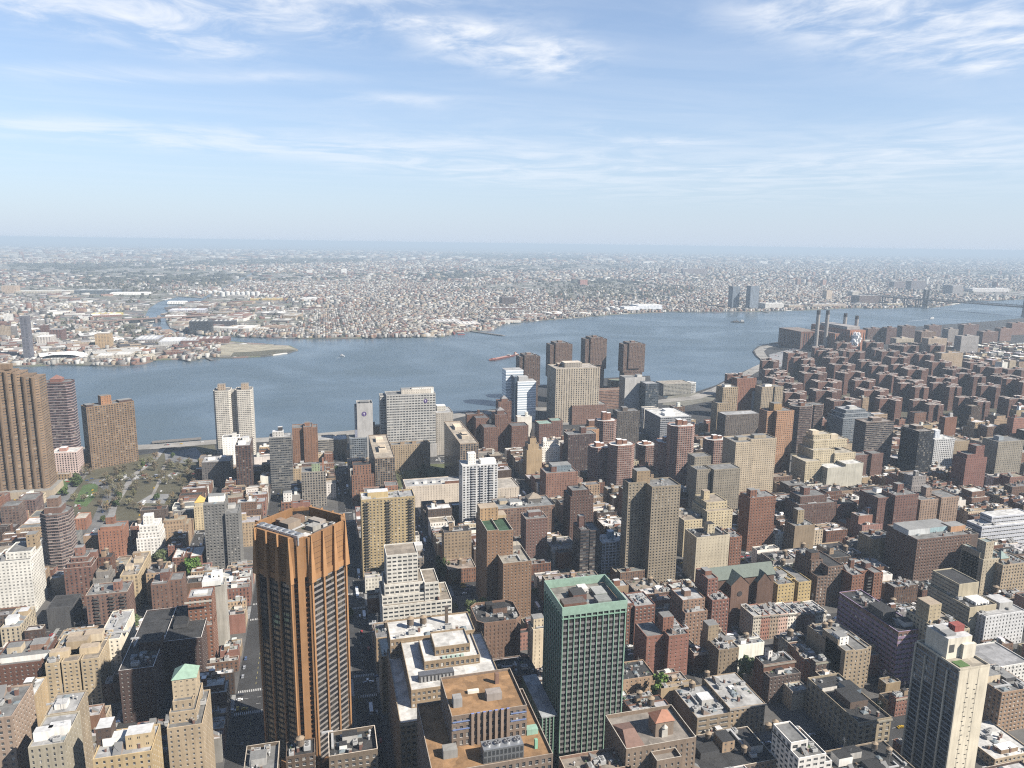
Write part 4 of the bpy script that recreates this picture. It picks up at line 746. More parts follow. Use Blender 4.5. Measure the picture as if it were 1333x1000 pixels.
K('apartment_tower', 1036, 1062, 530, 590, 24, (.17, .11, .09), 'round cornered dark brick tower with pale roof rim', ch=.3, slabs=((.24, .16, .13), .4), fh=3, trim=(.55, .45, .36), wf=.8, huts=[(.5, .5, 8, 8, 5, RED)], roof=R_GREY)
K('apartment_tower', 1056, 1076, 528, 575, 24, (.18, .12, .1), 'second round cornered dark brick tower just behind', ch=.3, trim=(.55, .45, .36), slabs=((.24, .16, .13), .4), fh=3, wf=.8)
K('apartment_block', 1044, 1112, 586, 634, 34, (.52, .45, .32), 'large cream building stepping up in terraces with many roof boxes', 'the large cream terraces', tiers=[(0, .3, -.3, .6, 0, .78), (.22, .62, 0, 1, 0, 1), (.6, 1, -.1, 1, 0, .9), (.3, .95, .3, 1, 1, 1.2), (.35, .7, .5, 1, 1.2, 1.32)], wf=.4, hf=.42, roof=(.5, .45, .36), huts=[(.4, .7, 10, 10, 6, CREAM, None, 0, 1.32), (.75, .6, 12, 8, 6, CREAM, None, 0, 1.2)])
K('apartment_block', 1078, 1124, 605, 640, 20, (.45, .43, .37), 'pale stepped block right below the large cream terraces', tiers=[(0, .5, 0, 1, 0, .9), (.5, 1, 0, 1, 0, 1)], fblank=True, roof=R_WHITE)
K('apartment_block', 1099, 1142, 536, 582, 40, (.25, .28, .31), 'grey glassy block stepping down in terraces', 'the grey glassy terraces', tiers=[(0, 1, 0, 1, 0, .82), (.1, .9, .15, 1, .82, .92), (.2, .8, .3, 1, .92, 1.0)], wf=.7, hf=.5, roof=R_SILVER, huts=[(.5, .6, 14, 10, 5, LGREY)])
K('apartment_tower', 1128, 1164, 550, 614, 24, (.19, .145, .12), 'dark brown tower striped with pale floor bands', 'the dark striped tower', slabs=((.3, .25, .22), .35), fh=3.0, wf=.9, huts=[(.5, .5, 16, 10, 5, (.18, .14, .12))], roof=(.33, .28, .24))
K('apartment_block', 1113, 1150, 592, 626, 18, (.25, .15, .12), 'reddish brown pair of blocks below the dark striped tower', tiers=[(0, .6, .2, 1, 0, .95), (.6, 1, 0, 1, 0, 1)], wf=.25)
K('office_tower', 1197, 1216, 562, 622, 34, (.045, .045, .05), 'near black slab tower with a pale roof line', 'the near black tower', wf=.75, hf=.6, tiers=[(0, 1, 0, 1, 0, 1)], trim=(.45, .38, .33), roof=(.3, .27, .24), bw=2.8, fh=3.4, huts=[(.5, .6, 12, 14, 5, DBROWN)])
K('apartment_tower', 1217, 1243, 572, 614, 22, (.6, .6, .6), 'white grid tower beside near black one', 'the white grid tower', wf=.6, hf=.45, huts=[(.35, .6, 9, 9, 12, (.5, .52, .55))], roof=R_WHITE)
K('apartment_block', 1243, 1262, 575, 612, 30, (.36, .29, .2), 'tan block with sloping shade behind white grid tower', wf=.2, roof=R_TAN)
K('apartment_tower', 1259, 1286, 590, 640, 22, (.25, .125, .105), 'stepped red brown tower with square top on the right', 'the stepped red brown tower', tiers=[(0, 1, 0, 1, 0, .86), (.1, .9, .1, .9, .86, .95), (.55, .95, .2, .8, .95, 1.14)], wf=.28)
K('apartment_block', 1300, 1333, 575, 625, 26, (.3, .27, .22), 'tall pale block cut by the right edge far off', wf=.4, huts=[(.3, .5, 9, 9, 6, (.3, .33, .35))])
K('apartment_block', 1166, 1196, 645, 698, 30, (.22, .125, .1), 'brown brick block of two wings with a red side wing', tiers=[(0, 1, 0, 1, 0, 1), (-.55, .0, .2, 1.2, 0, .93)], huts=[(.5, .5, 8, 8, 10, (.25, .14, .11)), (-.3, .6, 7, 6, 5, WHITE)], wf=.4)
K('apartment_block', 1199, 1248, 650, 692, 26, (.37, .27, .2), 'tan grid block split by a dark groove with a roof tower', tiers=[(0, .46, 0, 1, 0, 1), (.54, 1, 0, 1, 0, 1.02), (.3, .7, .3, 1, 0, 1)], huts=[(.4, .6, 8, 8, 11, (.3, .22, .17))], wf=.42)
K('apartment_block', 1041, 1090, 648, 690, 26, (.2, .125, .1), 'dark brown brick block with stepped upper floors', tiers=[(0, 1, 0, 1, 0, .8), (.1, .8, .2, 1, .8, 1)], huts=[(.35, .6, 8, 8, 9, (.24, .13, .1))], wf=.36)
K('brick_building', 1035, 1061, 685, 722, 18, (.33, .26, .18), 'plain tan windowless block with a square roof tower', 'the tan windowless block', fblank=True, huts=[(.45, .6, 8, 8, 16, (.33, .27, .18))])
K('office_building', 1195, 1264, 700, 762, 40, (.2, .13, .10), 'long dark brick block with bluish glass roof and pale plant rooms', 'the long dark block', tiers=[(0, 1, 0, 1, 0, 1)], roof=R_GREY, huts=[(.2, .55, 26, 20, 6, (.45, .46, .46)), (.6, .6, 32, 20, 5, (.3, .4, .42)), (.9, .4, 18, 12, 6, (.42, .26, .15))], wf=.4, hf=.5)
K('school_building', 1280, 1345, 676, 712, 20, (.43, .44, .47), 'modern white building with sweeping bands and a rounded top', 'the modern white building', band=True, wf=1, hf=.28, fh=4.4, tiers=[(0, 1, 0, 1, 0, .8), (.25, 1, .25, 1, .8, 1.05)], roof=R_WHITE, open=True, dp=.8)
K('apartment_tower', 1282, 1316, 718, 772, 24, (.46, .40, .3), 'cream tower with pale blank flank and narrow belfry top', 'the cream belfry tower', tiers=[(0, 1, 0, 1, 0, .82), (.1, .4, .1, .5, .82, 1.2), (0, .2, .2, 1.6, 0, .95)], wf=.2, hf=.4, roof=(.33, .4, .38))
K('parking_garage', 1263, 1297, 790, 836, 44, (.52, .46, .34), 'cream parking garage with ribbed white flank and upper block', 'the cream garage', tiers=[(0, 1, 0, 1, 0, 1), (.1, .85, .35, 1, 1, 1.4)], fblank=True, wf=.9, hf=.3, fh=3.2, roof=R_TAR, open=True)
K('apartment_block', 1306, 1340, 735, 775, 24, (.42, .34, .24), 'tan building with greenish slanted roof at the right edge', wf=.4, huts=[(.3, .5, 10, 10, 4, TAN, (.25, .36, .33), 6)], open=True)
K('brick_building', 1110, 1149, 748, 792, 24, (.27, .115, .08), 'bright red brick block with a chimney and white flower boxes', 'the bright red block', tiers=[(0, .4, 0, 1, 0, 1), (.4, .7, .3, 1, 0, .98), (.7, 1, -.02, 1, 0, 1)], wf=.3, huts=[(.35, .7, 4, 4, 8, RED), (.8, .6, 6, 6, 5, (.2, .12, .1))], balc=[.55], balc_col=(.5, .48, .44), balc_w=4, open=True)
K('apartment_block', 1013, 1056, 760, 795, 34, (.47, .37, .19), 'yellow brick block of two bays with grey roof', 'the yellow brick block', tiers=[(0, .5, 0, 1, 0, 1), (.62, 1, 0, 1, 0, 1), (.45, .7, .25, 1, 0, 1)], lblank=False, roof=R_GREY, wf=.32, hf=.42, huts=[(.4, .5, 8, 8, 4, LGREY)], open=True)
K('apartment_block', 1066, 1098, 735, 788, 34, (.24, .17, .13), 'brown building with a projecting white bay of windows', tiers=[(0, .45, .3, 1, 0, 1), (.4, 1, 0, 1, 0, .93), (.0, .4, 0, .4, 0, .72)], roof=R_TAR, huts=[(.2, .5, 9, 9, 7, BROWN)], open=True)
K('loft_building', 1170, 1200, 822, 890, 66, (.22, .14, .115), 'long brown loft with lilac painted bands and grey roof', 'the lilac banded loft', wf=.6, hf=.42, bw=4.6, fh=4.0, spandrel=(.27, .2, .28), trim=(.42, .33, .5), roof=R_TAR, huts=[(.35, .4, 12, 16, 7, (.12, .12, .12)), (.7, .15, 9, 8, 4, LGREY)], open=True)
K('office_building', 1227, 1262, 822, 905, 34, (.46, .4, .29), 'cream corner block carrying a big square roof tower', tiers=[(0, 1, 0, 1, 0, 1)], huts=[(.25, .6, 11, 12, 15, (.45, .38, .26))], roof=R_TAN, wf=.5, hf=.5, open=True)
K('loft_building', 1284, 1335, 800, 840, 30, (.5, .5, .5), 'white and grey low building with penthouses at the right', roof=R_SILVER, huts=[(.2, .6, 14, 12, 7, WHITE), (.7, .5, 14, 14, 6, LGREY)], wf=.3, open=True)
K('loft_building', 1283, 1340, 868, 900, 30, (.6, .59, .56), 'low white building with a wide grey roof at the right', roof=(.36, .36, .37), nogear=True, wf=.4, open=True)
K('loft_building', 1305, 1345, 900, 950, 30, (.31, .22, .15), 'brown loft with paired windows behind the concrete tower', roof=R_GREY, wf=.5, hf=.5, huts=[(.2, .6, 14, 10, 5, CREAM), (.7, .5, 9, 9, 3, DGREY)], open=True)
K('apartment_block', 1101, 1140, 846, 896, 44, (.42, .34, .24), 'tan stepped building with white bays and roof tanks', 'the tan stepped building', tiers=[(0, 1, .1, 1, 0, .92), (0, .3, 0, .5, 0, 1), (.3, .75, 0, .5, 0, .98), (.0, .3, .2, .6, .92, 1.12)], tanks=[(.2, .7, 1), (.42, .75, 1)], lblank=True, wf=.34, hf=.5, roof=R_GREY, huts=[(.2, .3, 8, 9, 7, WHITE, None, 0, 1.0)], open=True, trim=(.55, .48, .38))
K('loft_building', 1118, 1160, 940, -352, 52, (.34, .29, .21), 'tan loft with a chamfered blank corner and dark cluttered roof', 'the tan corner loft', vis=1000, wf=.5, hf=.62, fh=4.2, bw=4.6, roof=R_TAR, par=1.6, huts=[(.5, .45, 14, 16, 5, (.2, .15, .12)), (.8, .65, 9, 12, 4, (.2, .25, .3)), (.25, .75, 12, 5, 3, (.55, .53, .5))], open=True, cornice=(.36, .33, .26))
K('office_building', 908, 950, 933, 964, 34, (.33, .27, .2), 'tan office block with louvred window rows and silver roof', 'the tan louvred block', wf=.72, hf=.4, fh=3.9, bw=8, roof=R_SILVER, huts=[(.6, .5, 9, 9, 4, LGREY)], tanks=[(.5, .9, 1)], lblank=True, open=True)
K('office_building', 951, 996, 920, 956, 38, (.34, .27, .19), 'tan office block with overhanging cornice and wide grey roof', 'the wide grey roofed block', wf=.4, hf=.56, fh=3.8, bw=3.6, roof=(.5, .49, .47), par=.5, cornice=(.42, .38, .34), huts=[(.5, .55, 4, 4, 1.5, LGREY)], tanks=[(.1, .95, .9)], open=True)
K('brick_building', 936, 962, 846, 886, 28, (.3, .24, .17), 'tan block with a square tower beside wooden water tanks', huts=[(.2, .7, 9, 9, 13, (.36, .29, .2)), (.75, .4, 7, 7, 3, TAN)], tanks=[(.75, .8, .8)], wf=.2, open=True)
K('apartment_tower', 871, 897, 828, 880, 22, (.31, .155, .115), 'red brick tower striped with thin pale lines and roof shaft', 'the striped red brick tower', tiers=[(0, 1, 0, 1, 0, 1), (-.9, 0, .3, 1.3, 0, .94)], wf=.2, hf=.34, bw=4.6, huts=[(.2, .6, 9, 9, 12, (.33, .16, .12))], roof=R_GREY, open=True, spandrel=(.34, .18, .14))
K('apartment_block', 808, 853, 884, 908, 22, (.35, .255, .175), 'low tan walk up with dark roof beside the tall green tree', roof=R_TAR, wf=.24, hf=.45, open=True)
K('brick_building', 818, 853, 790, 838, 24, (.26, .13, .1), 'brick walk up with white window frames behind green ribbed tower', tiers=[(.25, 1, 0, 1, 0, 1), (0, .25, .1, 1, 0, 1.06)], roof=R_SILVER, wf=.5, hf=.5, open=True)
K('apartment_block', 893, 922, 785, 842, 26, (.29, .195, .14), 'tan brown block with planted terrace half way up', tiers=[(0, 1, 0, 1, 0, .78), (0, 1, .2, 1, .78, 1)], huts=[(.4, .6, 6, 6, 5, (.3, .2, .15))], roof=R_SILVER, wf=.35, open=True)
K('apartment_block', 929, 951, 760, 836, 30, (.25, .13, .1), 'narrow red block with a sharp tower and glass terraces', tiers=[(0, 1, 0, .5, 0, .72), (0, .6, .3, 1, .72, 1)], huts=[(.3, .7, 6, 8, 4, (.25, .12, .09))], wf=.4, open=True)
K('brick_building', 622, 680, 812, 862, 34, (.25, .165, .12), 'brown brick building with an oval dark roof well', 'the brown oval roofed building', ch=.15, roof=R_TAR, par=2.2, trim=(.36, .25, .18), huts=[(.6, .6, 12, 10, 5, (.24, .16, .12)), (.4, .7, 6, 6, 6, BLACK)], lblank=True, wf=.2, open=True)
K('brick_building', 694, 712, 820, 870, 14, (.56, .48, .36), 'small cream roof shaft building between brown and green towers', huts=[(.5, .5, 9, 8, 8, (.58, .5, .37))], wf=.1, open=True)
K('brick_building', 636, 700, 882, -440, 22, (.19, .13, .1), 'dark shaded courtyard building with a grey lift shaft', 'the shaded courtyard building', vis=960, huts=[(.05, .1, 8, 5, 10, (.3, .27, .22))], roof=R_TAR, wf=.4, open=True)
# --- bottom right rooftops
K('loft_building', 905, 1010, 1000, -318, 30, (.22, .18, .15), 'dark roofed loft with tanks and pale parapet at the bottom', roof=R_TAR, huts=[(.55, .6, 8, 10, 7, TAN), (.3, .5, 12, 8, 4, DGREY), (.85, .4, 8, 8, 5, LGREY)], tanks=[(.42, .8, .9), (.7, .3, .8)], trim=(.6, .54, .44), open=True)
K('loft_building', 1040, 1084, 985, -300, 24, (.55, .53, .5), 'white stepped block with big windows at the bottom edge', tiers=[(0, .8, 0, 1, 0, 1), (.8, 1, 0, 1, 0, .9), (0, .5, .3, 1, 1, 1.08)], tanks=[(.1, 1.3, .9, -6), (.35, 1.35, .9, -6)], wf=.6, hf=.5, bw=4.2, open=True)
K('loft_building', 1112, 1200, 1020, -285, 30, (.3, .25, .19), 'cluttered dark roof with white bulkheads and two silver tanks', roof=R_TAR, huts=[(.2, .7, 9, 7, 5, WHITE), (.4, .8, 9, 6, 4, (.5, .48, .45)), (.5, .4, 10, 8, 3, DGREY)], tanks=[(.75, .8, .8), (.85, .6, .8)], open=True)
K('loft_building', 1296, 1345, 985, -322, 34, (.4, .33, .24), 'brown building with stained white roof at the right corner', roof=R_WHITE, huts=[(.5, .2, 14, 6, 3, TAN)], open=True)

# ------------------------------------------------------------------ the orange brick tower set diagonally
def rec(root, X, Y, w, d, h, ref, vis=1000):
    x0, x1, y0, y1 = px_box(X, Y, w, d, h); REC.append(dict(root=root, X=X, Y=Y, w=w, d=d, h=h, rot=0, px=(x0, x1, y0, y1), vis=vis, ref=ref))
    if ref: REFS.append((ref, (x0 + x1) / 2, (y0 + min(y1, vis)) / 2, Y))
def orange_tower():
    H_, S, c = 164.0, 22.0, 8.0                          # height, half side, corner cut
    root = thing('office_tower', 'tall orange brick office tower set diagonally with dark glass bays', 'building', (-14.5, 437, 0), R(45))
    O1, O2 = (.36, .21, .095), (.31, .178, .078); zc = H_ - 26
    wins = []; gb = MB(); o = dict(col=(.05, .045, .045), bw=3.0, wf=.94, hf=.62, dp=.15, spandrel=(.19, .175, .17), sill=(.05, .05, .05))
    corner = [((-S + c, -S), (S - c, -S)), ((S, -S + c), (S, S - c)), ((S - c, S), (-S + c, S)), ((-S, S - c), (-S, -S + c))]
    for i, (a, b) in enumerate(corner): wall_face(gb, a, b, 14, zc, dict(o, spandrel=(.05, .046, .046) if i == 3 else (.27, .25, .24)), i in (0, 3), wins, 34, nx=9)  # the left side's shade is painted in by darker spandrels
    gb.build('wall', 'wall', root)
    # windows of the two sides that show: 100 near the top as panes of their own
    wins.sort(key=lambda w: (-w[0][2])); put_windows(wins, root, 100, ME_DARK)
    L = 2 * (S - c)
    pier = MB(); pier.box(-.65, .65, -1.1, .0, 12, zc - 3, O1); pier_me = pier.mesh('pier', ['wall'])
    n = 3; bw = L / n
    pan = MB()                                          # crown: brick panels set back between leaning blades
    pan.box(-bw / 2, bw / 2, .2, 1.6, zc, zc + 25, O2, O1); pan.box(-bw / 2, bw / 2, -.5, .199, zc - 3, zc + .6, O1); [pan.box(-bw / 2 + .2, bw / 2 - .2, .14, .199, zc + 3 + k * 3.4, zc + 3.25 + k * 3.4, (.16, .09, .05)) for k in range(6)]; pan_me = pan.mesh('crown_panel', ['wall'])
    fin = MB(); z0, z1 = zc - 2.9, H_ - .6
    fin.face([(-1.9, -2.2, z0), (1.9, -2.2, z0), (.22, -1.3, z1), (-.22, -1.3, z1)], O1); fin.face([(-1.9, .5, z0), (1.9, .5, z0), (1.9, -2.2, z0), (-1.9, -2.2, z0)], O2)
    fin.face([(-1.9, .5, z0), (-1.9, -2.2, z0), (-.22, -1.3, z1), (-.22, .5, z1)], O1); fin.face([(1.9, -2.2, z0), (1.9, .5, z0), (.22, .5, z1), (.22, -1.3, z1)], O1); fin.face([(-.22, -1.3, z1), (.22, -1.3, z1), (.22, .5, z1), (-.22, .5, z1)], O1)
    fin_me = fin.mesh('crown_fin', ['wall'])
    for i in range(4):
        a = i * math.pi / 2
        def tr(s, off=0.0): return (s * math.cos(a) + (S) * math.sin(a), s * math.sin(a) - (S) * math.cos(a), 0)
        for k in range(n + 1): link('pier', pier_me, root, tr(-L / 2 + k * bw), a)
        for k in range(n): link('crown_panel', pan_me, root, tr(-L / 2 + (k + .5) * bw), a)
        for k in range(n + 1): link('crown_fin', fin_me, root, tr(-L / 2 + k * bw), a)
        # cut corner: broad central pier between two notches of stacked windows
        b = MB(); cl = c * math.sqrt(2); q = cl / 2
        b.box(-q + .1, q - .1, 1.6, 2.0, 12, H_ - 3, (.07, .045, .03), O1, win=(.8, .55, 0), nu=(4, 1), nv=40)
        b.box(-q * .34, q * .34, -.9, 1.59, 0, H_ - 1.2, O1); b.box(-q - .6, -q * .76, -.6, 1.59, 0, H_ - 1.5, O2); b.box(q * .76, q + .6, -.6, 1.59, 0, H_ - 1.5, O2)
        b.box(-q * .76, -q * .34, .3, 1.58, zc, H_ - 1.4, O2); b.box(q * .34, q * .76, .3, 1.58, zc, H_ - 1.4, O2)
        for k in range(38):
            z = 16 + k * (zc - 20) / 37; b.box(-q * .72, -q * .36, .9, 1.58, z, z + .9, (.32, .18, .09)); b.box(q * .36, q * .72, .9, 1.58, z, z + .9, (.32, .18, .09))
        a2 = a + math.pi / 4; px_, py_ = (S - c / 2), -(S - c / 2)
        ca, sa = math.cos(a), math.sin(a)
        b.build('corner_wall', 'wall', root, (px_ * ca - py_ * sa, px_ * sa + py_ * ca, 0), a2)
    rb = MB(); rb.face([(x, y, H_ - 7) for x, y in ((-S + c, -S), (S - c, -S), (S, -S + c), (S, S - c), (S - c, S), (-S + c, S), (-S, S - c), (-S, -S + c))], (.26, .22, .17)); rb.build('roof', 'roof', root)
    cu = MB(); cu.box(-2.2, 2.2, -2, 2, 0, 4.6, (.6, .63, .68)); cu.box(-2.4, 2.4, -2.15, 2.15, 4.6, 6.0, (.8, .83, .86)); cu.cyl(0, 0, 1.6, 1.6, 6.0, 6.6, (.35, .36, .38)); cume = cu.mesh('cooling_unit', ['metal'])
    for k in range(7): link('cooling_unit', cume, root, (-S + 4.4, S - 9 - k * 4.9, H_ - 5.6))
    for (x0, x1, y0, y1, hh, cc) in ((-6, 4, 4, 12, 5, (.30, .25, .2)), (6, 12, 9, 15, 4, (.25, .17, .12)), (2, 9, -8, -2, 3, (.36, .35, .33)), (-10, -5, -14, -9, 2.6, LGREY), (-2, 14, -17, -12, 2.2, (.2, .18, .16)), (10, 15, -6, 4, 3.4, (.33, .3, .27)), (-14, -8, 8, 15, 3.0, (.22, .2, .18)), (-4, 0, 13, 17, 5, (.3, .22, .16))):
        m = MB(); m.box(x0, x1, y0, y1, H_ - 7, H_ - 7 + hh, cc); m.build('roof_hut', 'wall', root)
    rq_ = random.Random(4)
    for k in range(22): link('roof_vent', rq_.choice(ME_VENT), root, (rq_.uniform(-11, 16), rq_.uniform(-17, 17), H_ - 7), rq_.choice((0, math.pi / 2)), (1.1, 1.1, 1.1))
    pb = MB()
    for i in range(4):
        ca, sa = math.cos(i * math.pi / 2), math.sin(i * math.pi / 2)
        for k in range(4):
            s0, s1 = -L / 2 + k * L / 4 + .6, -L / 2 + (k + 1) * L / 4 - .6
            pts = [(s0, -S - 2.6), (s1, -S - 2.6), (s1, -S - .1), (s0, -S - .1)]
            pb.prism([(x * ca - y * sa, x * sa + y * ca) for x, y in pts], 0, 15 if k % 2 else 16, O1)
    pb.build('podium', 'wall', root)
    rec(root, -14.5 - 31, 437 - 31, 62, 62, H_, 'the orange brick tower', 985)
orange_tower()

# ------------------------------------------------------------------ the green ribbed tower
def green_tower():
    Y = 390.0; X0, h = AT(733, 795, Y); X1, _ = AT(815, 777, Y); h = 112.0; w, d = X1 - X0, 36.0; gr = (.30, .48, .37); gd = (.22, .42, .30)
    root = thing('office_tower', 'dark glass office tower with pale green vertical ribs and green crown', 'building', (X0, Y, 0))
    gb = MB(); wins = []; o = dict(col=(.09, .085, .085), bw=3.2, wf=.8, hf=.56, dp=.2, spandrel=(.22, .21, .21), sill=(.14, .14, .14)); nf = 27; zc = h - 8.2
    n1, n2 = 11, 9
    wall_face(gb, (0, 0), (w, 0), 0, zc, o, True, wins, nf, nx=n1 * 2); wall_face(gb, (0, d), (0, 0), 0, zc, o, True, wins, nf, nx=n2 * 2)
    wall_face(gb, (w, 0), (w, d), 0, zc, o, False, wins, nf, nx=n2 * 2); wall_face(gb, (w, d), (0, d), 0, zc, o, False, wins, nf, nx=n1 * 2)
    gb.build('wall', 'wall', root); put_windows(wins, root, 100, ME_DARK)
    rib = MB(); rib.box(-.24, .24, -.6, 0, 0, zc + .2, (.28, .50, .36)); rme = rib.mesh('rib', ['surf'])
    for k in range(n1 + 1): link('rib', rme, root, (k * w / n1, 0, 0))
    for k in range(n2 + 1): link('rib', rme, root, (0, k * d / n2, 0), -math.pi / 2); link('rib', rme, root, (w, k * d / n2, 0), math.pi / 2)
    for k in range(n1 + 1): link('rib', rme, root, (k * w / n1, d, 0), math.pi)
    cb = MB()
    cb.box(-.8, w + .8, -.8, d + .8, zc, zc + .6, gd, bottom=True)
    for (x0, x1, y0, y1) in ((-.8, w + .8, -.8, -.2), (-.8, w + .8, d + .2, d + .8), (-.8, -.2, -.2, d + .2), (w + .2, w + .8, -.2, d + .2)):
        cb.box(x0, x1, y0, y1, zc + 2.6, h, gr, bottom=True)
    for k in range(n1 + 1): cb.box(k * w / n1 - .4, k * w / n1 + .4, -.75, -.25, zc + .6, zc + 2.6, gr)
    for k in range(n2 + 1): cb.box(-.75, -.25, k * d / n2 - .4, k * d / n2 + .4, zc + .6, zc + 2.6, gr)
    cb.build('crown', 'surf', root)
    ib = MB(); ib.box(0, w, 0, d, zc + .6, zc + 2.5, (.05, .05, .05), (.3, .28, .25)); ib.build('roof', 'roof', root)
    for (x0, x1, y0, y1, hh, cc, tp) in ((3, 18, 7, 15, 3.4, (.22, .12, .09), (.16, .14, .13)), (12, 21, 15, 25, 4.4, (.24, .13, .1), (.1, .1, .1)), (25, 34, 5, 13, 4.0, (.3, .33, .31), (.3, .31, .3)), (28, 36, 17, 28, 2.4, (.3, .33, .3), (.36, .37, .36)), (20, 26, 25, 32, 3.0, LGREY, LGREY)):
        m = MB(); m.box(x0, x1, y0, y1, zc + 2.5, zc + 2.5 + hh, cc, tp); m.build('roof_hut', 'wall', root)
    for k in range(8): link('roof_vent', ME_VENT[k % 5], root, (4 + k * 4.3, 3 + (k % 3) * 11, zc + 2.5))
    rec(root, X0, Y, w, d, h, 'the green ribbed tower')
    # lower wing to its left
    x2, z2 = AT(706, 935, 392); wd = X0 - x2 - 1.2
    r2 = thing('office_building', 'lower green ribbed wing with pale strip roof beside its tower', 'building', (x2, 392, 0)); b2 = MB(); wn = []
    wall_face(b2, (0, 0), (wd, 0), 0, z2, o, True, wn, 17, nx=6); wall_face(b2, (0, 46), (0, 0), 0, z2, o, True, wn, 17, nx=22); wall_face(b2, (wd, 0), (wd, 46), 0, z2, o, False, wn, 17); wall_face(b2, (wd, 46), (0, 46), 0, z2, o, False, wn, 17)
    b2.build('wall', 'wall', r2); put_windows(wn, r2, 100, ME_DARK)
    rb = MB(); rb.box(-.5, wd, -.5, 46, z2 + .01, z2 + .8, (.34, .37, .37), (.42, .45, .47)); rb.build('roof', 'roof', r2)
    rb2 = MB(); rb2.box(-.3, .3, -.6, 0, 0, z2, gd); rm = rb2.mesh('rib', ['surf'])
    for k in range(12): link('rib', rm, r2, (0, k * 46 / 11, 0), -math.pi / 2)
    for k in range(4): link('rib', rm, r2, (k * wd / 4, 0, 0))
    rec(r2, x2, 392, wd, 46, z2, None)
green_tower()

# ------------------------------------------------------------------ the two big tan blocks left of the green tower
def white_roof_block():
    Y = 384.0; X0, z1 = AT(521, 944, Y); X1 = AT(655, 930, Y)[0] + 2; w = X1 - X0
    c = (.36, .275, .18); kw = dict(fh=3.9, bw=3.1, wf=.56, hf=.5, roof=(.74, .72, .68), trim=(.42, .34, .24), open=True, par=1.1)
    h = z1; f = lambda z: z / h
    X497, z4 = AT(499, 816, 452)
    d = 82.0
    root = bld('office_building', 'big tan office block stepping up in bright white roofs with tanks', X0, Y, w, d, h, c, vis=1000, ref='the white roofed tan block', nogear=True,
        tiers=[(0, 1, 0, 1, 0, 1), (.13, 1, .17, .86, 1, f(h + 11)), (.30, .86, .42, .76, f(h + 11), f(h + 16)), (.42, .78, .50, .74, f(h + 16), f(h + 21)), (.02, .93, .86, 1.18, 1, f(h + 13))], cornice=(.38, .30, .2), **kw)
    for (x, y, z) in ((.26, .94, h + 13), (.40, .94, h + 13)): add_tank(root, x * w, y * d + 8, z, 1.15)
    cb = MB(); cb.box(0, 22, 0, 5, 0, 4.5, (.17, .17, .18), (.3, .3, .31))
    for k in range(9): cb.box(1 + k * 2.3, 2.2 + k * 2.3, -.5, -.01, .3, 3.6, (.62, .62, .62))
    cb.build('cooling_unit', 'metal', root, (w * .22, d * .27, h + 11))
    ch = MB(); ch.box(-1, 1, -1, 1, 0, 12, (.16, .12, .09)); ch.box(-1.3, 1.3, -1.3, 1.3, 12, 12.6, (.1, .08, .07)); ch.build('chimney', 'surf', root, (w * .66, d * 1.05, h + 13))
    for k in range(5):
        u_ = MB(); u_.box(-1, 1, -.8, .8, 0, 1.5, (.45, .6, .52)); u_.build('roof_vent', 'surf', root, (w * .5 + k * 3, d * .455, h + 16))
    for k in range(10): link('roof_vent', ME_VENT[k % 5], root, (w * (.1 + .08 * k), d * (.9 + .02 * (k % 4)), h + 13), 0, (1.5, 1.5, 1.5))
white_roof_block()
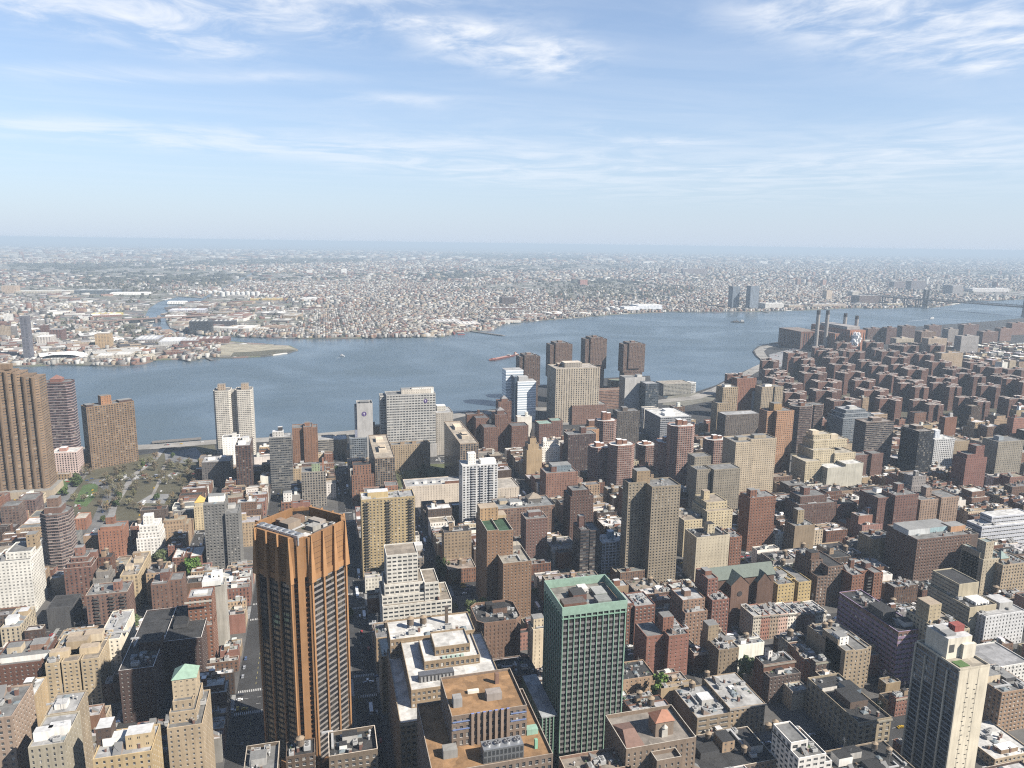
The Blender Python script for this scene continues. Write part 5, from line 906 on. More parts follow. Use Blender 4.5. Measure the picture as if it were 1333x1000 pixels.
def ornate_block():
    Y = 318.0; X0, zt = AT(588, 936, Y); X1, _ = AT(686, 925, Y); w = X1 - X0; h = zt; c = (.27, .21, .165); d = 34; lo = .84
    oc = (.40, .215, .08)
    root = bld('office_building', 'ornate brown office tower with orange gravel roofs and blue trim', X0, Y, w, d, h, c, vis=1000, ref='the orange roofed tower', nogear=True, roof=oc, open=True, par=1.3, trim=(.42, .36, .3), wf=.5, hf=.6, fh=4, bw=3.3,
        tiers=[(0, 1, 0, 1, 0, 1), (-.32, 1.22, -.52, 1.1, 0, lo), (-.3, .05, -.62, -.3, 0, lo - .06)], rblank=False)
    sk = MB()                                           # ribbed centre of the tower front with blue bands at its ends
    for k in range(7): sk.box(w * .27 + k * w * .47 / 6 - .7, w * .27 + k * w * .47 / 6 + .7, -1.0, -.01, h * lo, h + 1.6, (.30, .23, .18), (.2, .26, .5))
    sk.build('front_ribs', 'wall', root)
    for z in (h - 2.4, h - 6.6):
        for (a, b_) in ((.01, .24), (.78, .99)):
            t = MB(); t.box(w * a, w * b_, -.35, -.01, z, z + .55, (.18, .26, .52)); t.build('blue_band', 'surf', root)
    cu = MB(); cu.box(0, 20, 0, 7, 0, 7.5, (.34, .36, .38), (.5, .52, .54))
    for k in range(10): cu.box(.4 + k * 2, 1.5 + k * 2, -.12, -.01, 4.2, 6.6, (.12, .13, .14)); cu.box(.4 + k * 2, 1.5 + k * 2, -.12, -.01, .8, 3.2, (.16, .17, .18))
    co = cu.build('cooling_tower', 'metal', root, (w * .33, -15.5, h * lo))
    fm = MB(); fm.cyl(0, 0, 1.7, 1.7, 0, .9, (.55, .57, .6), 14, (.12, .12, .13))
    for k in range(4):
        a = k * math.pi / 2; fm.face([(0, 0, .93), (1.5 * math.cos(a), 1.5 * math.sin(a), .93), (1.5 * math.cos(a + .6), 1.5 * math.sin(a + .6), 1.0)], (.7, .7, .7))
    fme = fm.mesh('fan', ['metal'])
    for k in range(4): link('fan', fme, co, (2.6 + k * 4.9, 3.5, 7.5))
    for (x, y, a, b_, hh, cc, z) in ((.12, .3, 4.5, 4.5, 5, (.36, .35, .34), h), (.62, .35, 8, 5, 4, (.38, .34, .31), h), (.74, .7, 2, 2, 6, (.25, .16, .12), h), (.38, .55, 6, 2, 1.5, (.6, .57, .5), h), (-.05, -.15, 7, 5, 4.5, (.33, .32, .3), h * lo), (1.08, .05, 6, 4, 3, (.28, .42, .34), h * lo), (1.05, -.3, 1.5, 1.5, 5, (.24, .44, .32), h * lo)):
        m = MB(); m.box(-a / 2, a / 2, -b_ / 2, b_ / 2, 0, hh, cc); m.build('roof_hut', 'wall', root, (x * w, y * d, z))
ornate_block()
def pyramid_roof_block():
    Y = 322.0; X0, z1 = AT(812, 952, Y + 22); X1 = AT(905, 982, Y)[0]; X0 = AT(845, 990, Y)[0] - 14; w = X1 - X0; h = AT(885, 968, Y)[1]
    root = bld('apartment_block', 'brown block with terracotta pyramid roofed turret and pale parapet', X0, Y, w, 30, h, (.29, .225, .17), vis=1000, ref='the terracotta pyramid roof', par=2.4, trim=(.52, .48, .42), open=True, wf=.3, roof=(.3, .26, .22), tiers=[(0, 1, 0, 1, 0, 1), (.35, .7, -.25, 0, 0, .93)], nogear=True)
    m = MB(); m.box(0, 11, 0, 9, 0, 9, (.28, .22, .17)); t = m.build('turret', 'wall', root, (w * .5, 8, h)); p = MB(); p.pyramid(-.6, 11.6, -.6, 9.6, 9, 13.5, (.46, .19, .10)); p.build('turret_roof', 'surf', t)
    a = MB(); a.box(3.5, 7, -1.2, -.01, 0, 6, (.62, .58, .5)); a.cyl(5.25, -.6, 1.75, .2, 6, 7.6, (.62, .58, .5), 10); a.build('niche', 'surf', t)
    s = MB(); s.pyramid(w * .04, w * .3, 3, 24, h, h + 4, (.27, .15, .11), ridge=2); s.build('side_roof', 'surf', root)
pyramid_roof_block()
def flat_roof_foreground():
    X0, z = AT(729, 992, 336); X1, _ = AT(808, 974, 336)
    bld('loft_building', 'roof with brick parapet cut by the bottom edge below green tower', X0, 322, X1 - X0, 16, z, (.3, .2, .15), vis=1000, par=1.8, trim=(.5, .42, .34), roof=(.3, .25, .2), open=True)
flat_roof_foreground()
def concrete_tower():
    Y = 300.0; X0, h = AT(1250, 874, Y); X1, _ = AT(1289, 866, Y); w = X1 - X0; d = 32; c = (.56, .51, .41)
    root = thing('apartment_tower', 'pale concrete tower with dark glass flank and penthouse block', 'building', (X0, Y, 0))
    b = MB(); wins = []
    o = dict(col=c, bw=1.6, wf=0, hf=.3, dp=.2)
    wall_face(b, (0, 0), (w, 0), 0, h, o, False, wins, 1); wall_face(b, (w, 0), (w, d), 0, h, dict(o, wf=.4, bw=3, hf=.5), False, wins, 30); wall_face(b, (w, d), (0, d), 0, h, o, False, wins, 1)
    so_ = dict(col=(.16, .18, .2), bw=2.0, wf=.9, hf=.78, dp=.12, spandrel=(.25, .28, .31)); wall_face(b, (0, d), (0, 0), 0, h, so_, True, wins, 28)
    b.build('wall', 'wall', root); put_windows(wins, root)
    for k in range(5):
        p = MB(); p.box(-.8, 0, k * d / 4 - .45, k * d / 4 + .45, 0, h - (4 if k in (1, 3) else 0), (.5, .46, .38)); p.build('pier', 'wall', root)
    for k in range(26):
        z = h - 9 - k * 3.05
        for x in (.3 + .05 * (k % 2), .62 - .05 * (k % 2)):
            s = MB(); s.box(w * x - .7, w * x + .7, -.06, .3, 0, .5, (.06, .06, .06)); s.build('slit_window', 'surf', root, (0, 0, z - (1.5 if x > .5 else 0)))
    for xx in (w * .3, w * .64):
        g = MB(); g.box(xx - .1, xx + .1, -.05, .1, 0, h - .4, (.3, .27, .22)); g.build('joint', 'surf', root)
    rb = MB(); rb.face([(0, 0, h), (w, 0, h), (w, d, h), (0, d, h)], (.5, .44, .34)); rb.build('roof', 'roof', root)
    pr = MB()
    for (x0, x1, y0, y1) in ((0, w, 0, .4), (0, w, d - .4, d), (0, .4, .4, d - .4), (w - .4, w, .4, d - .4)): pr.box(x0, x1, y0, y1, h + .01, h + 1.2, c)
    pr.build('parapet', 'wall', root)
    g = MB(); g.box(3, 10, 3, 9, h + .05, h + .4, (.10, .2, .05)); g.build('green_mat', 'surf', root)
    ph = MB(); ph.box(2, w - 2, 12, 28, h, h + 13, (.57, .53, .45), R_SILVER); ph.box(w * .55, w - .5, 10, 12, h, h + 9, (.57, .53, .45)); pho = ph.build('penthouse', 'wall', root)
    for (x, y, hh, cc) in ((w * .72, 20, 4, (.38, .08, .06)), (w * .3, 22, 2, LGREY), (w * .3, 17, 1.5, (.3, .3, .3))):
        m = MB(); m.box(-3.5, 3.5, -2.5, 2.5, 0, hh, cc); m.build('roof_vent', 'surf', root, (x, y, h + 13))
    lw = MB(); lw.box(3.3, 7, 11.9, 11.99, h + 4, h + 9, (.1, .1, .1)); lw.build('louvre', 'surf', root)
    rec(root, X0, Y, w, d, h + 13, 'the pale concrete tower')
concrete_tower()

def church():
    Y = G(965, 808)[1]; X0 = AT(926, 770, Y)[0]; X1 = AT(1006, 770, Y)[0]; w = X1 - X0; hr = AT(960, 741, Y)[1]; z = hr - 8
    root = thing('church', 'brown brick church with long green gabled roof and rose window', 'church', (X0, Y, 0)); gw = 15
    gc = (.145, .185, .155); bc = (.21, .135, .10)
    b = MB(); b.box(0, w, 0, gw, 0, z, bc)
    b.face([(0, gw, z), (0, 0, z), (0, gw / 2, hr)], bc); b.face([(w, 0, z), (w, gw, z), (w, gw / 2, hr)], bc); b.build('wall', 'wall', root)
    r = MB(); r.face([(-1, -1, z - .4), (w + 1, -1, z - .4), (w + 1, gw / 2, hr + .3), (-1, gw / 2, hr + .3)], gc); r.face([(w + 1, gw + 1, z - .4), (-1, gw + 1, z - .4), (-1, gw / 2, hr + .3), (w + 1, gw / 2, hr + .3)], gc); r.build('roof', 'surf', root)
    t = MB(); x0, x1 = w * .22, w * .5; t.box(x0, x1, -9, -.01, 0, z * .95, bc); m_ = (x0 + x1) / 2; zz = z + 6
    t.face([(x0, -9, z * .95), (x1, -9, z * .95), (m_, -9, zz)], bc); tr = t.build('transept', 'wall', root)
    g = MB(); g.face([(x0 - .6, -9.4, z * .95 - .3), (m_, -9.4, zz + .3), (m_, gw / 2, zz + .3), (x0 - .6, 2, z * .95 - .3)], gc); g.face([(m_, -9.4, zz + .3), (x1 + .6, -9.4, z * .95 - .3), (x1 + .6, 2, z * .95 - .3), (m_, gw / 2, zz + .3)], gc); g.build('transept_roof', 'surf', tr)
    ro = MB(); ro.cyl(0, 0, 2.4, 2.4, 0, .3, (.07, .06, .06), 16); o = ro.build('rose_window', 'surf', tr, (m_, -9.05, z * .75)); o.rotation_euler = (math.pi / 2, 0, 0)
    g2 = MB(); x0, x1 = w * .68, w * .9; m_ = (x0 + x1) / 2; g2.box(x0, x1, -5, -.01, 0, z * .9, bc); g2.face([(x0, -5, z * .9), (x1, -5, z * .9), (m_, -5, z + 4)], bc); p2 = g2.build('porch', 'wall', root)
    g = MB(); g.face([(x0 - .5, -5.4, z * .9 - .3), (m_, -5.4, z + 4.3), (m_, gw / 2, z + 4.3), (x0 - .5, 2, z * .9 - .3)], gc); g.face([(m_, -5.4, z + 4.3), (x1 + .5, -5.4, z * .9 - .3), (x1 + .5, 2, z * .9 - .3), (m_, gw / 2, z + 4.3)], gc); g.build('porch_roof', 'surf', p2)
    rec(root, X0, Y - 9, w, gw + 9, hr, 'the green roofed church', 800)
church()
# terrace of walk-ups
def terrace():
    Y = G(1030, 828)[1]; xs = [981, 991, 1003, 1014, 1026, 1037, 1049, 1062, 1076]
    cs = [(.55, .5, .42), (.36, .2, .15), (.42, .33, .25), (.5, .36, .3), (.6, .56, .5), (.3, .2, .16), (.4, .26, .2), (.58, .54, .48)]
    nm = ['cream', 'brick red', 'tan', 'rosy', 'white', 'dark brown', 'rust coloured', 'pale grey']
    for i in range(8):
        K('row_house', xs[i], xs[i + 1], 803 - i * .8, -(Y), 20, cs[i], nm[i] + ' walk up in the sunlit terrace behind yellow taxis', vis=830, group='sunlit terrace of walk ups', wf=.4, hf=.55, bw=2.3, roof=R_SILVER, open=True, cornice=(.4, .36, .3), fh=3.4, dl=0)
terrace()

# ------------------------------------------------------------------ river plant, bridge, boats
def power_plant():
    a, b_ = G(1041, 455), G(1080, 457); Y = a[1]; root = thing('power_station', 'brick power station with four tall chimneys at the river bend', 'power station', (a[0], Y, 0))
    w1 = b_[0] - a[0]; h1 = AT(1041, 432, Y)[1]; m = MB(); m.box(0, w1, 0, 120, 0, h1, (.26, .14, .11), (.3, .25, .22), win=(.4, .8, 0), nu=(9, 12), nv=1); m.build('low_hall', 'wall', root)
    Y2 = G(1108, 461)[1]; x2, h2 = AT(1107, 430, Y2); x3, _ = AT(1127, 430, Y2); oy = Y2 - Y; X2 = x2 - a[0]; X3 = x3 - a[0]
    m = MB(); m.box(X2, X3, oy, oy + 190, 0, h2, (.40, .15, .10), (.25, .17, .15), win=(.3, .8, 0), nu=(5, 14), nv=1); m.box(X2 - 30, X2 - .1, oy + 30, oy + 150, 0, h2 * .82, (.34, .15, .11), (.26, .2, .18), win=(.3, .8, 0), nu=(3, 10), nv=1); m.build('high_hall', 'wall', root)
    m = MB(); m.box(X2 + 4, X3 - 6, oy + 20, oy + 150, h2, h2 + 9, (.36, .34, .33)); m.build('roof_hut', 'wall', root)
    for (px, ytop, yb) in ((1066, 404, 436), (1078, 404, 436), (1101, 408, 432), (1116, 411, 432)):
        Yc = Y2 + (95 if px > 1090 else 60); x, zt = AT(px, ytop, Yc); c = MB(); c.cyl(0, 0, 6.6, 5.8, 0, zt * .9, (.40, .36, .33), 16, cap=False); c.cyl(0, 0, 5.9, 5.8, zt * .9, zt, (.08, .07, .07), 16); c.build('chimney', 'surf', root, (x - a[0], Yc - Y, 0))
    rec(root, a[0], Y, X3, 230, h2, 'the power station', 462)
    s = MB(); x, z = AT(1110, 446, Y2 - 6)
    rr = random.Random(3)
    bm = bpy.data.meshes.new('steam'); vs, fs = [], []
    for k in range(34):
        cx, cz, rad = x + rr.gauss(0, 5) + k * .25, z - 14 + k * 1.25, 4 + rr.random() * 5; n0 = len(vs); cyy = Y2 - 10 + rr.gauss(0, 5)
        for i in range(7):
            for j in range(10):
                th, ph = math.pi * i / 6, 2 * math.pi * j / 10; q = rad * (1 + .22 * math.sin(5 * ph + k) * math.sin(3 * th + k)); vs.append((cx + q * .75 * math.sin(th) * math.cos(ph), cyy + q * math.sin(th) * math.sin(ph), cz + q * math.cos(th)))
        for i in range(6):
            for j in range(10): fs.append((n0 + i * 10 + j, n0 + (i + 1) * 10 + j, n0 + (i + 1) * 10 + (j + 1) % 10, n0 + i * 10 + (j + 1) % 10))
    bm.from_pydata(vs, [], fs); ms = bpy.data.materials.new('steam'); ms.use_nodes = True; t = ms.node_tree; t.nodes['Principled BSDF'].inputs['Base Color'].default_value = (.85, .85, .85, 1); t.nodes['Principled BSDF'].inputs['Roughness'].default_value = 1; t.nodes['Principled BSDF'].inputs['Alpha'].default_value = .5
    bm.materials.append(ms); tag(link('steam', bm), kind='stuff')
power_plant()

def bridge():
    p1 = G(1204, 401, -3); p2 = G(1334, 412, -3); dx, dy = p2[0] - p1[0], p2[1] - p1[1]; L = math.hypot(dx, dy); ang = math.atan2(dy, dx)
    root = thing('suspension_bridge', 'grey steel suspension bridge crossing the river far to the right', 'bridge', (p1[0], p1[1], 0), ang); st = (.10, .105, .12); dz, th = 42.0, 102.0
    def tower(x):
        m = MB()
        for y in (-15, 15):
            m.box(x - 7, x + 7, y - 5, y + 5, -3, th, st); m.box(x - 9, x + 9, y - 7, y + 7, -4, 7, (.4, .38, .35))
        for z in (30, 66, 94): m.box(x - 2.5, x + 2.5, -11.5, 11.5, z, z + 6, st)
        for k in range(6):
            m.box(x - 1.2, x + 1.2, -11 + k * 3.7, -8.6 + k * 3.7, 72 + 0, 94, st)
        return m
    for x in (0, L): tower(x).build('tower', 'surf', root)
    d = MB(); x0, x1 = -420, L + 500
    d.box(x0, x1, -17, 17, dz, dz + 4.5, (.13, .13, .14), bottom=True)
    for y in (-17.5, 17.5):
        d.box(x0, x1, y - .6, y + .6, dz + 9.5, dz + 11, st, bottom=True); d.box(x0, x1, y - .6, y + .6, dz - 1, dz + .6, st, bottom=True)
        n = int((x1 - x0) / 12)
        for k in range(n):
            a = x0 + k * 12; u = (0, 12) if k % 2 else (12, 0)
            d.face([(a + u[0], y, dz), (a + u[0] + 1.4, y, dz), (a + u[1] + 1.4, y, dz + 10), (a + u[1], y, dz + 10)], st); d.box(a - .5, a + .5, y - .5, y + .5, dz, dz + 10, st)
    d.build('deck', 'surf', root)
    for y in (-16, 16):
        c = MB(); pts = []
        for k in range(61):
            x = x0 + (x1 - x0) * k / 60
            if x < 0: z = th + (dz - th) * (-x / 420)
            elif x > L: z = th + (dz - th) * ((x - L) / 500)
            else: z = dz + 14 + (th - dz - 14) * ((x - L / 2) / (L / 2)) ** 2
            pts.append((x, z))
        for (a, b_) in zip(pts, pts[1:]):
            c.face([(a[0], y - .7, a[1]), (b_[0], y - .7, b_[1]), (b_[0], y - .7, b_[1] + 1.2), (a[0], y - .7, a[1] + 1.2)], st); c.face([(a[0], y - .7, a[1] + 1.2), (b_[0], y - .7, b_[1] + 1.2), (b_[0], y + .7, b_[1] + 1.2), (a[0], y + .7, a[1] + 1.2)], st); c.face([(b_[0], y + .7, b_[1]), (a[0], y + .7, a[1]), (a[0], y + .7, a[1] + 1.2), (b_[0], y + .7, b_[1] + 1.2)], st)
            if 0 < a[0] < L: c.box(a[0] - .25, a[0] + .25, y - .25, y + .25, dz, a[1], st)
        c.build('cable', 'surf', root)
    for x in list(range(-400, -20, 70)) + [L + 80 * k for k in range(1, 6)]:
        m = MB()
        for y in (-13, 13): m.box(x - 3, x + 3, y - 3, y + 3, -3, dz - .05, st)
        m.build('pier', 'surf', root)
bridge()
def low_bridge():
    a, b_ = G(133, 424), G(264, 414.5); p = G(161, 421.5); q = G(236, 417)
    dx, dy = q[0] - p[0], q[1] - p[1]; L = math.hypot(dx, dy); root = thing('road_bridge', 'low reddish road bridge over the creek among warehouses', 'bridge', (p[0], p[1], 0), math.atan2(dy, dx))
    d = MB(); d.box(-120, L + 140, -9, 9, 13, 15.5, (.25, .17, .14), bottom=True)
    for y in (-9.3, 9.3): d.box(-120, L + 140, y - .3, y + .3, 15.5, 17, (.3, .2, .17))
    d.build('deck', 'surf', root)
    for k in range(9):
        x = -100 + (L + 220) * k / 8; m = MB(); m.box(x - 4, x + 4, -7, 7, -3, 12.95, (.28, .2, .17)); m.build('pier', 'surf', root)
    for x in (L * .42, L * .62):
        m = MB(); m.box(x - 6, x + 6, 9.7, 17, -3, 22, (.35, .28, .24)); m.pyramid(x - 7, x + 7, 9.2, 17.5, 22, 26, (.2, .2, .2)); m.build('bridge_house', 'surf', root)
low_bridge()
def hull(b, L, w, h, col, deck, bow=.25):
    pts = [(-L / 2, -w * .42), (L / 2 - L * bow, -w / 2), (L / 2, 0), (L / 2 - L * bow, w / 2), (-L / 2, w * .42)]
    low = [(x * .94, y * .8) for x, y in pts]; n = len(pts)
    for i in range(n):
        a, c, la, lc = pts[i], pts[(i + 1) % n], low[i], low[(i + 1) % n]; b.face([(*la, -.5), (*lc, -.5), (*c, h), (*a, h)], col)
    b.face([(*p, h) for p in pts], deck)
def boat(kind, label, p, heading, L, w, parts, hc, deck, h=2.5, bow=.25):
    x, y = G(*p, -3); root = thing(kind, label, 'boat', (x, y, -3), heading); m = MB(); hull(m, L, w, h, hc, deck, bow); m.build('hull', 'surf', root)
    for (nm, x0, x1, hw, z0, z1, c) in parts:
        m = MB(); m.box(x0, x1, -hw, hw, z0, z1, c); m.build(nm, 'surf', root)
    return root
pa, pb_ = G(636, 470, -3), G(674, 462, -3); hd = math.atan2(pa[1] - pb_[1], pa[0] - pb_[0]); Lb = math.hypot(pa[0] - pb_[0], pa[1] - pb_[1])
boat('barge', 'long red tanker barge pushed across the river by a tug', (652, 467), hd, Lb * .8, 19, [('deck_house', -Lb * .3, -Lb * .25, 6, 4, 7, (.5, .45, .4)), ('pipe_deck', -Lb * .2, Lb * .2, 2.5, 4, 5.4, (.5, .3, .26)), ('hatch', Lb * .24, Lb * .3, 4, 4, 6, (.45, .15, .1))], (.20, .05, .04), (.38, .13, .10), 4, .14)
boat('tug_boat', 'small red and white tug behind the red barge', (671, 462.6), hd, 26, 9, [('cabin', -6, 6, 3.4, 3, 6, (.62, .55, .48)), ('wheelhouse', 0, 4.5, 2.5, 6, 10, (.65, .3, .22)), ('funnel', -5, -3, 1, 6, 10, (.12, .1, .1))], (.3, .07, .05), (.35, .2, .16), 3)
boat('motor_boat', 'small white motor boat alone on the open river', (445, 464), 2.6, 17, 5.5, [('cabin', -4, 4, 2, 2.2, 5, (.75, .75, .75)), ('wheelhouse', -1, 2.5, 1.5, 5, 7, (.7, .7, .72))], (.75, .75, .74), (.7, .7, .68), 2.2)
boat('ship', 'dark work ship with a white deckhouse off the far towers', (960, 420), 2.9, 62, 12, [('deck_house', -26, -14, 5, 5, 12, (.68, .67, .64)), ('crane', 4, 6, 1, 5, 16, (.12, .12, .13)), ('cargo', -4, 20, 4, 5, 8, (.2, .17, .15))], (.06, .07, .09), (.22, .2, .18), 5)
boat('ferry', 'white ferry boat trailing a wake before the bridge', (1213, 415), .2, 34, 9, [('cabin', -12, 9, 3.8, 3, 6.5, (.72, .72, .72)), ('wheelhouse', 2, 8, 3, 6.5, 9, (.7, .7, .7))], (.7, .7, .7), (.6, .6, .6), 3)
for nm, pts, wd in (('wake', [(1208, 415.4), (1196, 416.4), (1182, 417.6)], 9), ('wake', [(677, 461.6), (688, 459.8), (697, 458.6)], 10), ('wake', [(442, 464.4), (438, 465)], 5)):
    o = ribbon(nm, pts, wd, 0, (.42, .48, .54), 'roof'); o.location.z = -2.95
def pier(label, pts, width):
    q = [G(*p, -1) for p in pts]; a, b_ = q; L = math.hypot(b_[0] - a[0], b_[1] - a[1]); root = thing('pier', label, 'pier', (a[0], a[1], 0), math.atan2(b_[1] - a[1], b_[0] - a[0]))
    m = MB(); m.box(0, L, -width / 2, width / 2, -1.2, 0, (.22, .2, .18), bottom=True); m.build('deck', 'surf', root)
    for k in range(int(L / 18)):
        p = MB(); p.box(k * 18 + 2, k * 18 + 3.2, -width / 2, width / 2, -4, -1.25, (.1, .09, .08)); p.build('pile', 'surf', root)
pier('long dark pier jutting from the far shore beside red containers', [(612, 431), (656, 437)], 14)
pier('short broken pier beside the sandy point', [(262, 463), (276, 469)], 8)
pier('dark riverside pier left of the white twin towers', [(198, 576), (262, 571)], 12)
pier('wooden pier below the far glass towers', [(985, 404), (1000, 407)], 10)

def hit(x0, x1, y0, y1, m=1.0):
    for k in REC:
        c, s = abs(math.cos(k['rot'])), abs(math.sin(k['rot']))
        if k['rot']: kx0, kx1, ky0, ky1 = k['X'] - 3, k['X'] + k['w'] * c + 2, k['Y'] - 14, k['Y'] + k['d'] + 14
        else: kx0, kx1, ky0, ky1 = k['X'], k['X'] + k['w'], k['Y'], k['Y'] + k['d']
        if x0 < kx1 + m and x1 > kx0 - m and y0 < ky1 + m and y1 > ky0 - m: return True
    return False

# ------------------------------------------------------------------ brick housing estate beyond the avenue
def estate():
    c = (.21, .118, .09); h = 50.0; rim = (.7, .62, .56)
    def plan(boxes):
        b, rf, ht = MB(), MB(), MB()
        for (x0, x1, y0, y1, dh) in boxes:
            b.box(x0, x1, y0, y1, 0, h + dh, c, rim, win=(.32, .45, 0), nu=(max(1, round((x1 - x0) / 4)), max(1, round((y1 - y0) / 4))), nv=13)
            rf.face([(x0 + 1.5, y0 + 1.5, h + dh + .05), (x1 - 1.5, y0 + 1.5, h + dh + .05), (x1 - 1.5, y1 - 1.5, h + dh + .05), (x0 + 1.5, y1 - 1.5, h + dh + .05)], (.15, .125, .115))
        ht.box(-4, 4, -3, 3, h, h + 5.5, (.2, .115, .09), (.5, .46, .43)); ht.box(7, 11, -2, 2, h, h + 3.5, (.2, .115, .09), (.5, .46, .43))
        return b.mesh('wall', ['wall']), rf.mesh('roof', ['roof']), ht.mesh('roof_hut', ['wall'])
    V = [plan([(-6, 6, -30, 30, 0), (6.02, 23, -25, -14, .3), (6.02, 23, 14, 25, .3), (-23, -6.02, -6, 6, .3)]),
         plan([(-30, 30, -6, 6, 0), (-27, -16, 6.02, 22, .3), (16, 27, 6.02, 22, .3), (-6, 6, -22, -6.02, .3)]),
         plan([(-6, 6, -24, 24, 0), (-26, -6.02, -6, 6, .3), (6.02, 26, -6, 6, .3)])]
    spots = []
    Yr = 1125.0; k = 0
    rr = random.Random(5)
    while Yr < 1880:
        X = 850 + (k % 2) * 44
        while X < 2010:
            x, y = X + rr.uniform(-9, 9), Yr + rr.uniform(-10, 10); px, py = P(x, y)
            if px < 1370 and px > 940 and not (1500 < x and y < 1180) and not (px > 1225 and py < 492) and not hit(x - 26, x + 26, y - 28, y + 28, 0):
                spots.append((x, y))
            X += 98
        Yr += 92; k += 1
    # shoreline test: keep to the land side of the highway
    def land(x, y):
        px, py = P(x, y)
        lim = [(930, 536), (960, 512), (985, 497), (1004, 484), (1045, 473), (1130, 463), (1333, 452)]
        for (a, b_), (c_, d_) in zip(lim, lim[1:]):
            if a <= px <= c_: return py > b_ + (d_ - b_) * (px - a) / (c_ - a)
        return px > 940
    n = 0
    for i, (x, y) in enumerate(spots):
        if not land(x, y): continue
        root = thing('housing_block', 'dark brick cross shaped block among the riverside housing estate', 'building', (x, y, 0), rr.choice((0, 0, math.pi / 2, math.pi)), 'dark brick blocks of the housing estate')
        root.scale = (1, 1, rr.choice((.82, .92, 1, 1, 1.06))); w, r_, t = V[(i * 7 + i // 5) % 3]; link('wall', w, root); link('roof', r_, root); link('roof_hut', t, root); n += 1
        REC.append(dict(root=root, X=x - 28, Y=y - 30, w=56, d=60, h=h, rot=0, px=px_box(x - 28, y - 30, 56, 60, h), vis=None, ref=None))
    return n
estate()
REFS.append(('the brick housing estate', 1150, 520, 1400))
FT = [(1167, 1190, 441, 459, (.45, .4, .33), 'pale beige slab tower among far riverside projects'), (1200, 1219, 432, 462, (.3, .22, .17), 'brown grey slab with blank end among far projects'), (1209, 1233, 441, 466, (.42, .34, .26), 'tan slab tower in front of a grey brown one'), (1226, 1254, 460, 478, (.46, .36, .25), 'wide sunlit tan slab at the edge of low tenements'), (1235, 1248, 429, 450, (.35, .32, .3), 'tall grey ribbed slab behind the tan ones'), (1252, 1275, 438, 462, (.33, .31, .3), 'grey ribbed slab standing right of the tan ones'), (1130, 1150, 428, 447, (.2, .13, .11), 'dark brick tower just right of the power station'), (1155, 1168, 427, 448, (.21, .13, .11), 'second dark brick tower right of the power station'), (1280, 1300, 432, 449, (.26, .17, .14), 'brick slab tower near the bridge foot'), (1303, 1318, 428, 444, (.26, .17, .14), 'slimmer brick slab tower near the bridge foot'), (1175, 1192, 425, 441, (.2, .14, .12), 'dark cross shaped tower behind the beige slab'), (1210, 1226, 424, 438, (.22, .15, .13), 'brown tower group near the ferry wake'), (1255, 1275, 423, 436, (.24, .16, .14), 'brown project tower by the wooded shore'), (1318, 1340, 421, 436, (.27, .17, .14), 'brown project tower under the bridge'), (1100, 1120, 452, 466, (.24, .12, .1), 'brick annex before the red power station wall')]
for (x1, x2, yt, yb, c, lab) in FT: K('slab_tower', x1, x2, yt, yb, 26, c, lab, wf=.4, huts=[(.5, .5, 12, 9, 5, c)], roof=(.4, .36, .33))

# ------------------------------------------------------------------ ordinary blocks filling the street grid
def poly_in(pt, poly):
    x, y = pt; c = False
    for i in range(len(poly)):
        (x1, y1), (x2, y2) = poly[i - 1], poly[i]
        if (y1 > y) != (y2 > y) and x < (x2 - x1) * (y - y1) / (y2 - y1) + x1: c = not c
    return c
NOFILL = [[(66, 668), (75, 640), (112, 605), (186, 588), (215, 584), (282, 572), (286, 592), (264, 625), (246, 672), (180, 682), (118, 720), (96, 720)],
          [(500, 660), (506, 610), (560, 600), (602, 600), (602, 660)], [(640, 660), (676, 630), (640, 625), (600, 625)],
          [(862, 530), (870, 515), (945, 503), (930, 525)], [(300, 1000), (290, 860), (330, 860), (335, 1000)], [(600, 830), (604, 770), (640, 790), (640, 850)]]
KEYS = list(REC)
SHADES = [('tan', TAN), ('cream', (.50, .42, .31)), ('dark red', (.20, .085, .06)), ('brick red', (.28, .125, .085)), ('brown', BROWN), ('dark brown', DBROWN), ('whitewashed', (.62, .59, .54)), ('grey', (.28, .265, .25)), ('sand coloured', (.43, .33, .22)), ('rust brown', (.26, .15, .10)), ('reddish', (.31, .17, .13)), ('smoky brown', (.16, .12, .1)), ('buff', (.40, .31, .2)), ('rosy brick', (.34, .2, .16))]
ROOFS = [('silver', R_SILVER, 26), ('white', R_WHITE, 14), ('black tar', R_TAR, 21), ('grey', R_GREY, 26), ('tan', R_TAN, 13)]
fr = random.Random(21)
FILL = []
def floors_for(x, y):
    if y < 352: return fr.choice((7, 9, 11, 12, 14, 16))
    if x < -40: return fr.choice((4, 5, 5, 6, 8, 9, 11, 12) if y < 860 else (4, 5, 6, 6, 8))
    if y < 500: return fr.choice((5, 6, 8, 9, 11, 13, 15))
    if y < 640: return fr.choice((4, 5, 6, 6, 8, 9, 11, 13, 16))
    if y < 860: return fr.choice((4, 5, 5, 6, 6, 8, 10, 13, 17)) if x < 560 else fr.choice((4, 5, 6, 6, 8, 10, 12, 15, 18))
    return fr.choice((4, 5, 6, 6, 7, 9, 12, 15, 17))
def clamp_h(X, Y, w, d, h):
    """lower a block that would rise in front of something the photo shows behind it"""
    while h > 9:
        x0, x1, y0, y1 = px_box(X, Y, w, d, h); bad = False
        for k in KEYS:
            if k['vis'] and k['Y'] > Y + 4 and k['px'][0] < x1 - 1.5 and k['px'][1] > x0 + 1.5 and y0 < k['vis'] - 9: bad = True; break
        if not bad: return h
        h -= 3.1
    return h if not bad or y0 > k['vis'] - 22 else 0
